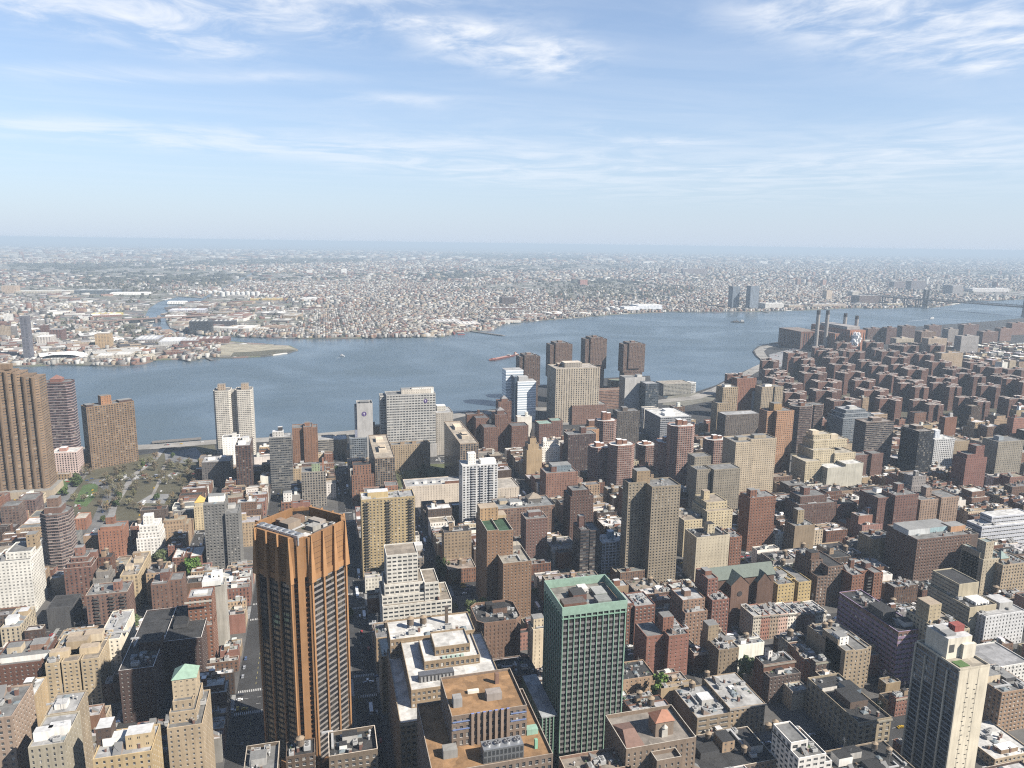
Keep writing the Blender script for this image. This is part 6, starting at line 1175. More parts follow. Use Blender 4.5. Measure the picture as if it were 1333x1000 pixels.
for (xa, xb, ya, yb_) in BLOCKS:
    if ya < 380 and ya > 350: pass
    depth = min(28.0, (xb - xa) / 2 - 2)
    for side in (0, 1):
        y = ya
        while y < yb_ - 5:
            cxs = (xa + xb) / 2; big = fr.random() < (.14 if ya > 640 else .24)
            f = fr.uniform(15, 25) if big else fr.choice((6, 6.5, 7, 7.5, 8, 9, 12))
            f = min(f, yb_ - y)
            if yb_ - y - f < 5: f = yb_ - y
            dep = depth * (fr.uniform(.85, 1.0) if not big else 1.0)
            x0 = xa + 1.2 if side == 0 else xb - 1.2 - dep; x1 = x0 + dep
            Y0 = y; y += f
            c = P((x0 + x1) / 2, Y0 + f / 2)
            if c[0] < -40 or c[0] > 1375 or c[1] > 1180: continue
            if any(poly_in(c, p) for p in NOFILL): continue
            if ya > 1090 and (Y0 + f > 1165 or P(x0, Y0 + f)[1] < 545 and x0 > 560): continue
            tried = False
            if hit(x0, x1, Y0, Y0 + f):
                for k in range(3):                     # squeeze a smaller building into what is left of the lot
                    xx0, xx1 = (x0, x0 + dep * .5) if side == 0 else (x1 - dep * .5, x1); yy0, yy1 = (Y0, Y0 + f) if k == 0 else ((Y0, Y0 + f * .5) if k == 1 else (Y0 + f * .5, Y0 + f))
                    if yy1 - yy0 > 4.5 and not hit(xx0, xx1, yy0, yy1, .3): x0, x1, Y0, f, tried = xx0, xx1, yy0, yy1 - yy0, True; break
                if not tried: continue
            n = floors_for(x0, Y0)
            if f < 10: n = min(n, fr.choice((4, 4, 5, 5, 6)))
            h = clamp_h(x0, Y0, x1 - x0, f, n * 3.25 + fr.uniform(.5, 2))
            if h < 8: continue
            FILL.append((x0, x1, Y0, Y0 + f, h, Y0 - ya < 2 or fr.random() < .2))

def visible_counts(boxes, W=900, Hh=675):
    """coarse depth picture of all blocks; returns how many cells each one shows in"""
    zb = np.full((Hh, W), 1e9, np.float32); ib = np.full((Hh, W), -1, np.int32); s = W / 1333.0
    for idx, (x0, x1, y0, y1, h) in enumerate(boxes):
        quads = [[(x0, y0, 0), (x1, y0, 0), (x1, y0, h), (x0, y0, h)], [(x0, y0, h), (x1, y0, h), (x1, y1, h), (x0, y1, h)]]
        quads.append([(x0, y1, 0), (x0, y0, 0), (x0, y0, h), (x0, y1, h)] if x0 > 0 else [(x1, y0, 0), (x1, y1, 0), (x1, y1, h), (x1, y0, h)])
        for q in quads:
            pts = np.array([P(*p) for p in q]) * s; dep = np.array([(np.array(p) - (0, 0, CAM_H)) @ FW for p in q])
            mnx, mxx = max(0, int(pts[:, 0].min())), min(W - 1, int(pts[:, 0].max()) + 1); mny, mxy = max(0, int(pts[:, 1].min())), min(Hh - 1, int(pts[:, 1].max()) + 1)
            if mnx >= mxx or mny >= mxy: continue
            gx, gy = np.meshgrid(np.arange(mnx, mxx) + .5, np.arange(mny, mxy) + .5); ins_p = np.ones(gx.shape, bool); ins_n = np.ones(gx.shape, bool)
            for i in range(4):
                a, b = pts[i], pts[(i + 1) % 4]; cr = (b[0] - a[0]) * (gy - a[1]) - (b[1] - a[1]) * (gx - a[0]); ins_p &= cr >= 0; ins_n &= cr <= 0
            ins = ins_p | ins_n
            A = np.c_[pts, np.ones(4)]; co, *_ = np.linalg.lstsq(A, 1 / dep, rcond=None); iz = co[0] * gx + co[1] * gy + co[2]; z = 1 / np.maximum(iz, 1e-6)
            sub = zb[mny:mxy, mnx:mxx]; m = ins & (z < sub); sub[m] = z[m]; ib[mny:mxy, mnx:mxx][m] = idx
    return np.bincount(ib[ib >= 0].ravel(), minlength=len(boxes))
kb = [(k['X'], k['X'] + k['w'], k['Y'], k['Y'] + k['d'], k['h']) for k in REC]
cnt = visible_counts(kb + [(a, b, c, d, h) for (a, b, c, d, h, _) in FILL])[len(kb):]
VIS = [(f, int(n)) for f, n in zip(FILL, cnt) if n >= 3]
print('fillers', len(FILL), 'visible', len(VIS), 'keys', len(KEYS))

WORDS_N = {3: 'three', 4: 'four', 5: 'five', 6: 'six', 7: 'seven', 8: 'eight', 9: 'nine', 10: 'ten', 11: 'eleven', 12: 'twelve', 13: 'thirteen', 14: 'fourteen', 15: 'fifteen', 16: 'sixteen', 17: 'seventeen'}
def where(x0, x1, y0, y1, h):
    cx, cyy = P((x0 + x1) / 2, (y0 + y1) / 2, h)
    r = min(REFS, key=lambda q: math.hypot((q[1] - cx), (q[2] - cyy) * 1.3) )
    if y0 < r[3] - 25 and abs(cx - r[1]) < 45: rel = 'before'
    elif y0 > r[3] + 25 and abs(cx - r[1]) < 45: rel = 'behind'
    else: rel = 'left of' if cx < r[1] else 'right of'
    return rel, r[0]
LABELS = []
def fill_one(f, npx):
    x0, x1, y0, y1, h, corner = f; w, d = x1 - x0, y1 - y0; sn, sc_ = fr.choice(SHADES); col = jit(sc_, .07, fr)
    rn = fr.choices(ROOFS, [r[2] for r in ROOFS])[0]; n = max(3, round(h / 3.25))
    if n <= 4 and d < 10: kind, noun = 'town_house', 'town house'
    elif n <= 6 and d < 10: kind, noun = 'row_house', 'row house'
    elif n <= 6: kind, noun = 'walk_up_building', 'walk up'
    elif n <= 9: kind, noun = 'apartment_house', 'apartment house'
    else: kind, noun = 'high_rise_building', 'high block'
    o = dict(wf=.36 if corner else 0.0, hf=.48, bw=fr.choice((2.6, 3.0, 3.4)), fh=3.25, roof=jit(rn[1], .12, fr), par=fr.choice((.6, .9, 1.2)), trim=jit(fr.choice(((.5, .45, .38), col, (.33, .3, .27))), .1, fr), huts=[], tanks=[])
    feat = ''
    o['wf'] = .36
    if not corner and fr.random() < .6: o['fblank'] = True
    if fr.random() < .75:
        hc = fr.choice((col, WHITE, LGREY, TAN, RED)); hw, hd = min(w * .3, fr.uniform(3, 6)), min(d * .5, fr.uniform(3, 5)); o['huts'].append((fr.uniform(.25, .75), fr.uniform(.35, .7), hw, hd, fr.uniform(2.6, 4) if n < 8 else fr.uniform(4, 8), jit(hc, .1, fr)))
        feat = 'roof hut'
    if fr.random() < (.22 if n < 6 else .6) and d > 7 and y0 < 1000: o['tanks'].append((fr.uniform(.25, .75), fr.uniform(.4, .7), fr.uniform(.85, 1.2))); feat = 'wooden tank'
    if n > 7 and d > 12 and fr.random() < .5:
        t = fr.uniform(.72, .88); o['tiers'] = [(0, 1, 0, 1, 0, t), (fr.uniform(.05, .2), fr.uniform(.8, .95), fr.uniform(.05, .2), fr.uniform(.8, 1), t, 1)]; feat = 'set back top'
    o['open'] = y0 < 470 and npx > 120; o['detail'] = y0 < 820
    if y0 < 480 and fr.random() < .5: o['cornice'] = jit((.4, .34, .27), .2, fr)
    rel, ref = where(x0, x1, y0, y1, h)
    if n > 11 and d > 12: o['wf'] = .4; o['fblank'] = False
    root = bld(kind, '', x0, y0, w, d, h, col, group=None, **o)
    cx = P((x0 + x1) / 2, y0, h)[0]
    LABELS.append((root, [sn, noun, WORDS_N.get(n, str(n)), rn[0], feat, rel, ref], cx, y0))
for f, npx in VIS: fill_one(f, npx)
ORD = ['', 'second ', 'third ', 'fourth ', 'fifth ', 'sixth ', 'seventh ', 'eighth ', 'ninth ', 'tenth ']
def name_all():
    def parts(p, lv):
        t = f"{p[0]} {p[1]}, {p[2]} floors"
        if lv > 0: t += f", {p[3]} roof"
        if lv > 1 and p[4]: t += f", {p[4]}"
        return f"{t}, {p[5]} {p[6]}"
    todo = [(r, p, cx) for r, p, cx, y in LABELS]
    for lv in (0, 1, 2):
        grp = {}
        for q in todo: grp.setdefault(parts(q[1], lv), []).append(q)
        todo = []
        for lab, qs in grp.items():
            if len(lab.split()) > 15: lab = lab.replace('wooden tank', 'tank').replace('set back top', 'setback')
            if len(qs) == 1: qs[0][0]['label'] = lab
            elif lv < 2: todo += qs
            else:
                for i, q in enumerate(sorted(qs, key=lambda t: t[2])): q[0]['label'] = f"{ORD[i] or 'first '}{lab}" if len(lab.split()) < 16 else f"{ORD[i] or 'first '}{lab}".replace(' roof,', ',')
name_all()

# ------------------------------------------------------------------ southern low streets past the estate
sr = random.Random(9); TEN = []
for j in range(22):
    for i in range(14):
        x0 = 1560 + j * 62; y0 = 1100 + i * 74
        for s in range(4):
            xx, yy = x0 + sr.uniform(0, 4) + (s % 2) * 26, y0 + (s // 2) * 32; w, d = sr.uniform(17, 24), sr.uniform(22, 30); h = sr.choice((13, 15, 16, 18, 19, 22))
            px, py = P(xx, yy)
            if px > 1360 or px < 1060 or hit(xx, xx + w, yy, yy + d, 3): continue
            if px > 1130 and py < 454: continue
            TEN.append((xx, xx + w, yy, yy + d, h))
kb = [(k['X'], k['X'] + k['w'], k['Y'], k['Y'] + k['d'], k['h']) for k in REC]
ct = visible_counts(kb + TEN)[len(kb):]
TL = {}
for t, n in zip(TEN, ct):
    if n < 4: continue
    sn, c = sr.choice(SHADES); rn = sr.choice(ROOFS); m = MB(); w, d, h = t[1] - t[0], t[3] - t[2], t[4]
    m.box(0, w, 0, d, 0, h, jit(c, .1, sr), jit(rn[1], .15, sr), win=(.35, .5, 0), nu=(6, 8), nv=round(h / 3.2)); hw = sr.uniform(.2, .6) * w; m.box(hw, hw + 4, d * .4, d * .4 + 4, h, h + 3, jit(sr.choice((c, WHITE, LGREY)), .1, sr))
    o = m.build('tenement_house', ['wall'], None, (t[0], t[2], 0))
    rel, ref = where(*t); TL.setdefault((f"far {sn} tenement with {rn[0]} roof {rel}", ref), []).append((P(t[0], t[2])[0], o)); o['category'] = 'building'
for (lab, ref), rs in TL.items():
    rs.sort(key=lambda q: q[0])
    for i, (_, o) in enumerate(rs):
        o['label'] = f"{lab} {ref}" if len(rs) == 1 else f"{ORD[i % 10] or 'first '}{lab} {ref}" + ('' if i < 10 else f', batch {i // 10 + 1} from left')

# ------------------------------------------------------------------ the town across the river
ur = np.random.default_rng(4)
def in_poly_np(x, y, poly):
    c = np.zeros(x.shape, bool)
    for i in range(len(poly)):
        x1, y1 = poly[i - 1]; x2, y2 = poly[i]
        if y1 == y2: continue
        c ^= ((y1 > y) != (y2 > y)) & (x < (x2 - x1) * (y - y1) / (y2 - y1) + x1)
    return c
def px_np(x, y, z=0.0):
    dx, dy, dz = x, y, z - CAM_H; w = dx * FW[0] + dy * FW[1] + dz * FW[2]
    return 666.5 + FPX * (dx * RT[0] + dy * RT[1] + dz * RT[2]) / w, 500 - FPX * (dx * UP[0] + dy * UP[1] + dz * UP[2]) / w
LANDN = [(-FAR, 1800)] + lq + [(lq[-1][0], FAR), (-FAR, FAR)]; LANDS = [(lq[-1][0] + 1, FAR)] + rq + [(FAR, 5000), (FAR, FAR)]
PAL = np.array([(.70, .69, .66), (.62, .6, .56), (.5, .48, .44), (.36, .34, .32), (.26, .24, .23), (.44, .36, .27), (.30, .17, .13), (.24, .13, .1), (.14, .13, .13), (.38, .27, .2), (.55, .5, .4)], np.float32)
WPAL = np.array([.15, .08, .11, .13, .15, .08, .07, .06, .09, .05, .03])
houses = []
def town(y0, y1, pitch_u, pitch_v, size, hts, seeds, keep=1.0, xlim=None):
    sx = ur.uniform(-.75 * y1, 1.15 * y1, seeds); sy = ur.uniform(y0, y1, seeds); ang = ur.uniform(-.8, .8, seeds)
    xl, xr = -1.3 * y1 * .6 - 400, y1 * 1.3
    nu = int((xr - xl) * 1.5 / pitch_u); out = []
    for s in range(seeds):
        c, sn = math.cos(ang[s]), math.sin(ang[s]); Rr = max((y1 - y0), 2.2 * y1 / seeds ** .5) * .9
        n = int(2 * Rr / pitch_u); m = int(2 * Rr / pitch_v)
        uu, vv = np.meshgrid((np.arange(n) - n / 2) * pitch_u, (np.arange(m) - m / 2) * pitch_v); uu, vv = uu.ravel(), vv.ravel()
        k = (np.mod(np.arange(n), 14) > 0); k = np.tile(k, m); uu, vv = uu[k], vv[k]
        uu = uu + ur.uniform(-.04, .04, uu.size) * pitch_u; vv = vv + ur.uniform(-.05, .05, vv.size) * pitch_v
        x, y = sx[s] + c * uu - sn * vv, sy[s] + sn * uu + c * vv
        d = (x[:, None] - sx) ** 2 + (y[:, None] - sy) ** 2; k = d.argmin(1) == s
        k &= (y > y0) & (y < y1); x, y = x[k], y[k]
        if x.size == 0: continue
        px, py = px_np(x, y); k = (px > -60) & (px < 1400) & (in_poly_np(x, y, LANDN) | in_poly_np(x, y, LANDS)); x, y = x[k], y[k]
        k = ur.random(x.size) < keep; x, y = x[k], y[k]
        w = ur.uniform(.86, 1.0, x.size) * pitch_u * ur.choice([1, 1, 1, 1, 1, 2.1], x.size); dd = ur.uniform(*size, x.size) * ur.choice([1, 1, 1.3, 1.8], x.size); h = ur.choice(hts, x.size) * ur.uniform(.85, 1.15, x.size)
        out.append(np.c_[x, y, w, dd, h, np.full(x.size, ang[s])])
    return np.concatenate(out)
near = town(1950, 3700, 9.5, 31, (9, 14), (6, 7, 8, 9, 9, 10, 12), 10, .86)
mid = town(3700, 6200, 13, 38, (10, 17), (7, 8, 9, 10, 11, 16), 14, .82)
far = town(6200, 12500, 30, 62, (14, 30), (7, 9, 11, 13, 22), 18, .72)
vfar = town(12500, 26000, 120, 150, (30, 80), (9, 11, 14, 20, 40), 14, .5)
def sheds(n, poly, ang):
    xs = [p[0] for p in poly]; ys = [p[1] for p in poly]; out = []
    while len(out) < n:
        q = (ur.uniform(min(xs), max(xs)), ur.uniform(min(ys), max(ys)))
        if not poly_in(q, poly): continue
        x, y = G(*q); k = ur.uniform(.8, 1.7) * (1 + y / 9000); out.append((x, y, ur.uniform(18, 46) * k, ur.uniform(22, 60) * k, ur.uniform(6, 13), ang + ur.choice((0, math.pi / 2))))
    return np.array(out)
INDUS = [([(-20, 470), (-20, 400), (120, 392), (190, 395), (188, 420), (235, 440), (250, 462), (190, 468)], 90, .35), ([(225, 400), (330, 384), (420, 386), (400, 420), (330, 434), (270, 433), (224, 428)], 80, -.25), ([(560, 432), (640, 418), (820, 398), (860, 402), (700, 414), (620, 426)], 46, .15), ([(-20, 400), (0, 368), (330, 352), (480, 352), (420, 376), (200, 384)], 120, .3), ([(1000, 402), (1160, 396), (1160, 388), (1000, 394)], 26, 0.), ([(480, 352), (900, 346), (1330, 352), (1330, 372), (760, 366)], 110, .1)]
SHEDS = np.concatenate([sheds(n, p, a) for p, n, a in INDUS])
near = near[ur.random(len(near)) < np.where(in_poly_np(*px_np(near[:, 0], near[:, 1]), INDUS[0][0]) | in_poly_np(*px_np(near[:, 0], near[:, 1]), INDUS[1][0]), .38, 1)]
k = in_poly_np(SHEDS[:, 0], SHEDS[:, 1], LANDN) | in_poly_np(SHEDS[:, 0], SHEDS[:, 1], LANDS); SHEDS = SHEDS[k]
def district(x, y):
    return .5 + .25 * np.sin(x / 410 + 1.3 * np.sin(y / 530)) + .25 * np.sin(y / 370 + 1.7 * np.sin(x / 640 + 2))
def thin(A, k, lo): return A[district(A[:, 0] * k, A[:, 1] * k) + ur.normal(0, .10, len(A)) > lo]
near, mid, far = thin(near, 1.0, .24), thin(mid, .8, .3), thin(far, .45, .34)
def towers(n, poly, hts):
    A = sheds(n, poly, .2); A[:, 2] = ur.uniform(16, 30, n) * (1 + A[:, 1] / 9000); A[:, 3] = ur.uniform(14, 24, n); A[:, 4] = ur.uniform(*hts, n); return A
SHEDS = np.concatenate([SHEDS] + [towers(n, p, h) for n, p, h in ((16, [(850, 362), (945, 362), (945, 346), (850, 346)], (35, 60)), (34, [(1120, 382), (1333, 378), (1333, 338), (1120, 344)], (30, 65)), (16, [(1030, 376), (1110, 376), (1110, 355), (1030, 355)], (30, 50)), (14, [(0, 345), (250, 335), (250, 324), (0, 330)], (50, 90)), (20, [(780, 340), (1333, 342), (1333, 326), (780, 326)], (50, 90)), (10, [(0, 440), (60, 440), (60, 400), (0, 400)], (20, 45)))])
allh = np.concatenate([near, mid, far, vfar, SHEDS])
print('town', [a.shape[0] for a in (near, mid, far, vfar)])
# scrub and open ground: thin out along the creek, sandy point and parks
px, py = px_np(allh[:, 0], allh[:, 1])
hole = np.zeros(len(allh), bool)
HOLES = [[(284, 470), (286, 447), (320, 443), (392, 450), (384, 464)], [(90, 375), (110, 362), (300, 358), (310, 372), (240, 378), (200, 384)], [(700, 372), (770, 362), (920, 376), (860, 392), (720, 392)], [(165, 450), (150, 430), (180, 425), (200, 445)], [(520, 358), (600, 352), (640, 360), (560, 368)], [(0, 345), (300, 338), (480, 336), (470, 342), (100, 352)], [(600, 326), (760, 332), (760, 340), (560, 336)]]
for hp in HOLES: hole |= in_poly_np(px, py, hp) & (ur.random(len(allh)) < (1.1 if hp is HOLES[0] else .88))
allh = allh[~hole]
# large sheds, tanks and towers that stand out: each one its own thing
FARB = []
def far_hit(x, y, r):
    return any(abs(x - a) < (r + b) and abs(y - c) < (r + e) for (a, b, c, e) in FARB)
def far_box(kind, label, px_, py_, wpx, dep, h, col, roof, rot=0.0, extra=None, group=None):
    x, y = G(px_, py_); s = y / (FPX * math.cos(PITCH)) ; w = wpx * math.hypot(x, y) / FPX
    m = MB(); m.box(-w / 2, w / 2, 0, dep, 0, h, col, roof, win=(.5, .35, 0), nu=(max(2, round(w / 8)), max(2, round(dep / 8))), nv=max(1, round(h / 4)))
    if extra: extra(m, w, dep, h)
    o = m.build(kind, 'wall', None, (x, y, 0), rot); tag(o, label, 'building', group); FARB.append((x, w / 2 + 4, y + dep / 2, dep / 2 + 6)); return o
def shed_top(m, w, d, h):
    for k in range(4): m.box(-w / 2 + w * (.1 + .2 * k), -w / 2 + w * (.18 + .2 * k), d * .2, d * .8, h, h + 1.6, (.6, .6, .58))
def dome_top(m, w, d, h):
    n = 8
    for k in range(n):
        a, b = math.pi * k / n, math.pi * (k + 1) / n
        m.face([(-w / 2 * math.cos(a), 0, h + d * .16 * math.sin(a)), (-w / 2 * math.cos(b), 0, h + d * .16 * math.sin(b)), (-w / 2 * math.cos(b), d, h + d * .16 * math.sin(b)), (-w / 2 * math.cos(a), d, h + d * .16 * math.sin(a))][::-1], (.78, .77, .74))
WHT = (.74, .73, .7)
for a in [('warehouse', 'white arched tent roofed hall on the far left shore', 80, 470, 40, 60, 8, WHT, WHT, 0, dome_top), ('tower_block', 'slender dark glass tower on the far left shore', 36, 469, 7, 26, 120, (.17, .17, .2), GREY), ('tower_block', 'tan office block standing among far railway yards', 134, 453, 15, 40, 42, (.46, .34, .2), R_TAN),
          ('warehouse', 'pale gable shed near the far waterfront', 135, 469, 18, 60, 11, (.5, .46, .4), (.5, .48, .44)), ('warehouse', 'second pale gable shed near the far waterfront', 159, 467, 18, 60, 11, (.52, .48, .42), (.52, .5, .46)), ('warehouse', 'orange brown shed before far rail yards', 182, 459, 30, 34, 9, (.44, .22, .13), (.38, .27, .2)), ('warehouse', 'long brick shed on the sandy point', 276, 447, 38, 70, 14, (.26, .12, .1), (.30, .2, .18)), ('warehouse', 'grey roofed brick shed beside the sandy point', 247, 449, 20, 80, 13, (.28, .14, .11), (.42, .42, .43)), ('warehouse', 'black cube shaped depot at the creek mouth', 261, 434, 24, 70, 42, (.06, .07, .085), (.13, .14, .15)), ('warehouse', 'white silver sheds in rows by the creek', 221, 449, 24, 110, 11, (.5, .5, .5), (.55, .56, .58)), ('warehouse', 'grey roofed shed group left of the silver sheds', 190, 447, 26, 110, 12, (.35, .33, .32), (.42, .43, .46)),
          ('warehouse', 'dark brown depot left of far black cube', 292, 425, 26, 60, 20, (.12, .11, .12), (.18, .18, .19)), ('warehouse', 'wide white depot behind the creek bend', 168, 384, 40, 90, 12, WHT, (.66, .65, .62)), ('warehouse', 'long grey depot with dark front behind railway', 125, 383, 44, 110, 22, (.15, .18, .2), (.3, .32, .33)), ('warehouse', 'yellow and white striped depot beside the creek', 138, 411, 30, 50, 9, (.6, .5, .14), (.6, .52, .2)), ('warehouse', 'white depot at the inner bank of the creek', 230, 396, 20, 60, 12, WHT, WHT), ('warehouse', 'grey lilac depot roofs at the inner creek bank', 243, 408, 40, 100, 14, (.4, .4, .43), (.48, .48, .52)), ('warehouse', 'white stores on the creek bank with a round end', 228, 414, 22, 40, 10, WHT, (.68, .67, .65)),
          ('warehouse', 'yellow long shed behind the far houses', 350, 391, 44, 50, 10, (.56, .42, .16), (.56, .46, .24)), ('warehouse', 'white long sheds in far left distance', 60, 382, 60, 110, 12, (.55, .5, .42), (.6, .57, .5)), ('warehouse', 'big white cube building in the far plain', 448, 357, 7, 60, 50, WHT, WHT), ('warehouse', 'smaller white cube building left of big one', 403, 357, 7, 60, 38, WHT, WHT),
          ('warehouse', 'wide white hall at the bend of far shore', 846, 404, 34, 90, 26, (.62, .64, .68), (.78, .77, .74)), ('warehouse', 'lower white hall left of the wide one', 822, 405, 20, 60, 20, (.66, .67, .7), (.72, .71, .69)), ('warehouse', 'flat grey factory roofs at the far shore', 612, 425, 30, 110, 9, (.42, .38, .34), (.5, .46, .43)), ('warehouse', 'second row of grey factory roofs at the shore', 585, 422, 34, 110, 10, (.4, .36, .33), (.46, .44, .42)), ('warehouse', 'long low tan shed on the far shore', 690, 412, 40, 50, 9, (.32, .2, .16), (.36, .3, .27)), ('warehouse', 'brick shed row behind the long low one', 660, 405, 44, 70, 14, (.28, .17, .14), (.3, .27, .25)), ('tower_block', 'dark brick mill block above the far shore', 662, 398, 18, 60, 44, (.17, .13, .12), (.22, .2, .2)),
          ('tower_block', 'left blue grey glass tower on the far shore', 957, 402, 10, 40, 120, (.24, .28, .33), GREY), ('tower_block', 'right blue grey glass tower on the far shore', 981, 403, 12, 40, 125, (.24, .28, .33), GREY), ('warehouse', 'white riverside hall right of the glass towers', 1008, 403, 26, 70, 32, (.6, .58, .55), (.66, .65, .62)), ('warehouse', 'cream riverside hall near the far glass towers', 1036, 402, 20, 60, 18, (.55, .46, .36), (.58, .52, .44)), ('warehouse', 'long low tan dock hall before the bridge', 1080, 400, 46, 50, 16, (.42, .36, .3), (.46, .4, .36)), ('tower_block', 'cream tower block behind far dock halls', 1079, 391, 8, 40, 62, (.5, .42, .34), R_TAN), ('tower_block', 'white block above the far docks', 1114, 387, 10, 50, 40, (.6, .56, .5), R_WHITE), ('warehouse', 'brown refinery block beside the bridge', 1132, 396, 30, 70, 50, (.22, .17, .16), (.24, .22, .22)), ('warehouse', 'cream riverside store under the bridge deck', 1165, 399, 22, 40, 16, (.5, .44, .3), (.52, .46, .36)), ('warehouse', 'long white sheds of the far navy yard', 1290, 380, 50, 90, 26, (.55, .53, .52), (.6, .58, .56)), ('warehouse', 'grey navy yard hall right of bridge tower', 1246, 384, 14, 90, 70, (.35, .33, .33), (.45, .44, .44)),
          ('tower_block', 'slim far brick tower in front of the plain', 1040, 372, 5, 30, 62, (.4, .27, .22), R_TAN), ('tower_block', 'second slim far brick tower', 1054, 373, 5, 30, 60, (.4, .27, .22), R_TAN), ('tower_block', 'third slim far brick tower', 1073, 373, 5, 30, 58, (.4, .27, .22), R_TAN), ('tower_block', 'wide dark slab row on the far right plain', 905, 358, 34, 60, 70, (.24, .2, .2), GREY), ('tower_block', 'dark slab left of the wide row', 868, 357, 16, 60, 66, (.24, .2, .2), GREY), ('tower_block', 'dark towers cluster behind the bridge', 1195, 378, 20, 60, 75, (.22, .2, .21), GREY), ('tower_block', 'dark towers cluster left of bridge tower', 1170, 376, 14, 60, 60, (.24, .2, .2), GREY), ('tower_block', 'reddish block above the far shore houses', 760, 372, 10, 60, 48, (.4, .22, .18), R_TAN), ('tower_block', 'pair of tan blocks at far left', 12, 382, 14, 60, 44, (.46, .36, .27), R_TAN), ('tower_block', 'red brown office block at the far left shore', 73, 444, 12, 50, 36, (.24, .14, .12), GREY), ('tower_block', 'white office block left of red brown one', 58, 451, 14, 50, 30, (.58, .54, .5), R_WHITE)]:
    far_box(*a[:9], *(a[9:10] or (0,)), extra=(a[10] if len(a) > 10 else (shed_top if a[0] == 'warehouse' else None)))
def far_tank(px_, py_, r, h, label, col=(.72, .72, .7)):
    x, y = G(px_, py_); m = MB(); m.cyl(0, 0, r, r, 0, h, col, 18); m.cyl(0, 0, r, r * .3, h, h + r * .28, col, 18)
    o = m.build('storage_tank', 'surf', None, (x, y, 0)); tag(o, label, 'storage tank', 'pale storage tanks across the river'); FARB.append((x, r + 2, y, r + 2))
for i in range(8): far_tank(290 + i * 6.5, 386 - (i % 2) * .8, 13, 24, 'silver digester tank in the row beyond the creek')
for i in range(6): far_tank(252 + i * 7, 381 + (i % 2), 15, 12, 'white storage tank beside the upper creek')
for (a, b) in ((790, 406), (797, 404), (803, 406)): far_tank(a, b, 14, 18, 'white round tank beside the wide white hall')
fb = np.array(FARB); kk = np.ones(len(allh), bool)
for (a, b, c, e) in FARB: kk &= ~((np.abs(allh[:, 0] - a) < b + 6) & (np.abs(allh[:, 1] - c) < e + 6))
allh = allh[kk]
ci = ur.choice(len(PAL), len(allh), p=WPAL); tone_ = (.62 + .6 * district(allh[:, 0] * .6 + 900, allh[:, 1] * .5 + 300))[:, None].astype(np.float32); rc = PAL[ci] * tone_ * ur.uniform(.8, 1.1, (len(allh), 1)).astype(np.float32); wi = ur.choice(len(PAL), len(allh), p=[.12, .1, .1, .1, .1, .11, .1, .09, .06, .08, .04]); wc = PAL[wi] * ur.uniform(.8, 1.1, (len(allh), 1)).astype(np.float32)
# the 270 that show largest become things of their own
area = allh[:, 2] * (allh[:, 4] + allh[:, 3] * .3) / (allh[:, 1] ** 2)
pxh, pyh = px_np(allh[:, 0], allh[:, 1]); area[(pxh < 5) | (pxh > 1325)] = 0
order = np.argsort(-area); big = order[:270]; rest = order[270:]
CN = ['white', 'off white', 'pale grey', 'grey', 'dark grey', 'tan', 'brown red', 'dark red', 'black', 'brown', 'cream']
FREFS = [('the sandy point', 330, 456), ('the creek mouth', 275, 436), ('the silver sheds', 221, 440), ('the far railway yards', 150, 440), ('the white tent hall', 80, 465), ('the long dark pier', 630, 432), ('the factory roofs', 600, 422), ('the wide white hall', 846, 398), ('the far glass towers', 970, 395), ('the bridge', 1200, 390), ('the red container yard', 540, 430), ('the yellow shed', 350, 388), ('the dark mill block', 662, 392), ('the far dock halls', 1060, 395), ('the round white tanks', 797, 402)]
FL = {}
for i in big:
    x, y, w, d, h, a = allh[i]; m = MB(); m.box(-w / 2, w / 2, -d / 2, d / 2, 0, h, tuple(wc[i]), tuple(rc[i]), win=(.4, .4, 0), nu=(max(2, round(w / 4)), max(2, round(d / 4))), nv=max(1, round(h / 3.3))); m.box(-w * .2, w * .1, -d * .1, d * .2, h, h + 2, tuple(wc[i]))
    o = m.build('far_house', 'wall', None, (x, y, 0), a); o['category'] = 'building'; o['group'] = 'houses of the town across the river'
    r = min(FREFS, key=lambda q: math.hypot(q[1] - pxh[i], (q[2] - pyh[i]) * 2)); side = 'left of' if pxh[i] < r[1] - 14 else ('right of' if pxh[i] > r[1] + 14 else 'near')
    FL.setdefault(f"{'tall' if h > 15 else 'wide' if w > 22 else 'small'} {CN[wi[i]]} house with {CN[ci[i]]} roof {side} {r[0]}", []).append((pxh[i], o))
for lab, rs in FL.items():
    rs.sort(key=lambda q: q[0])
    for i, (_, o) in enumerate(rs): o['label'] = lab if len(rs) == 1 else f"{ORD[i % 10] or 'first '}{lab}"
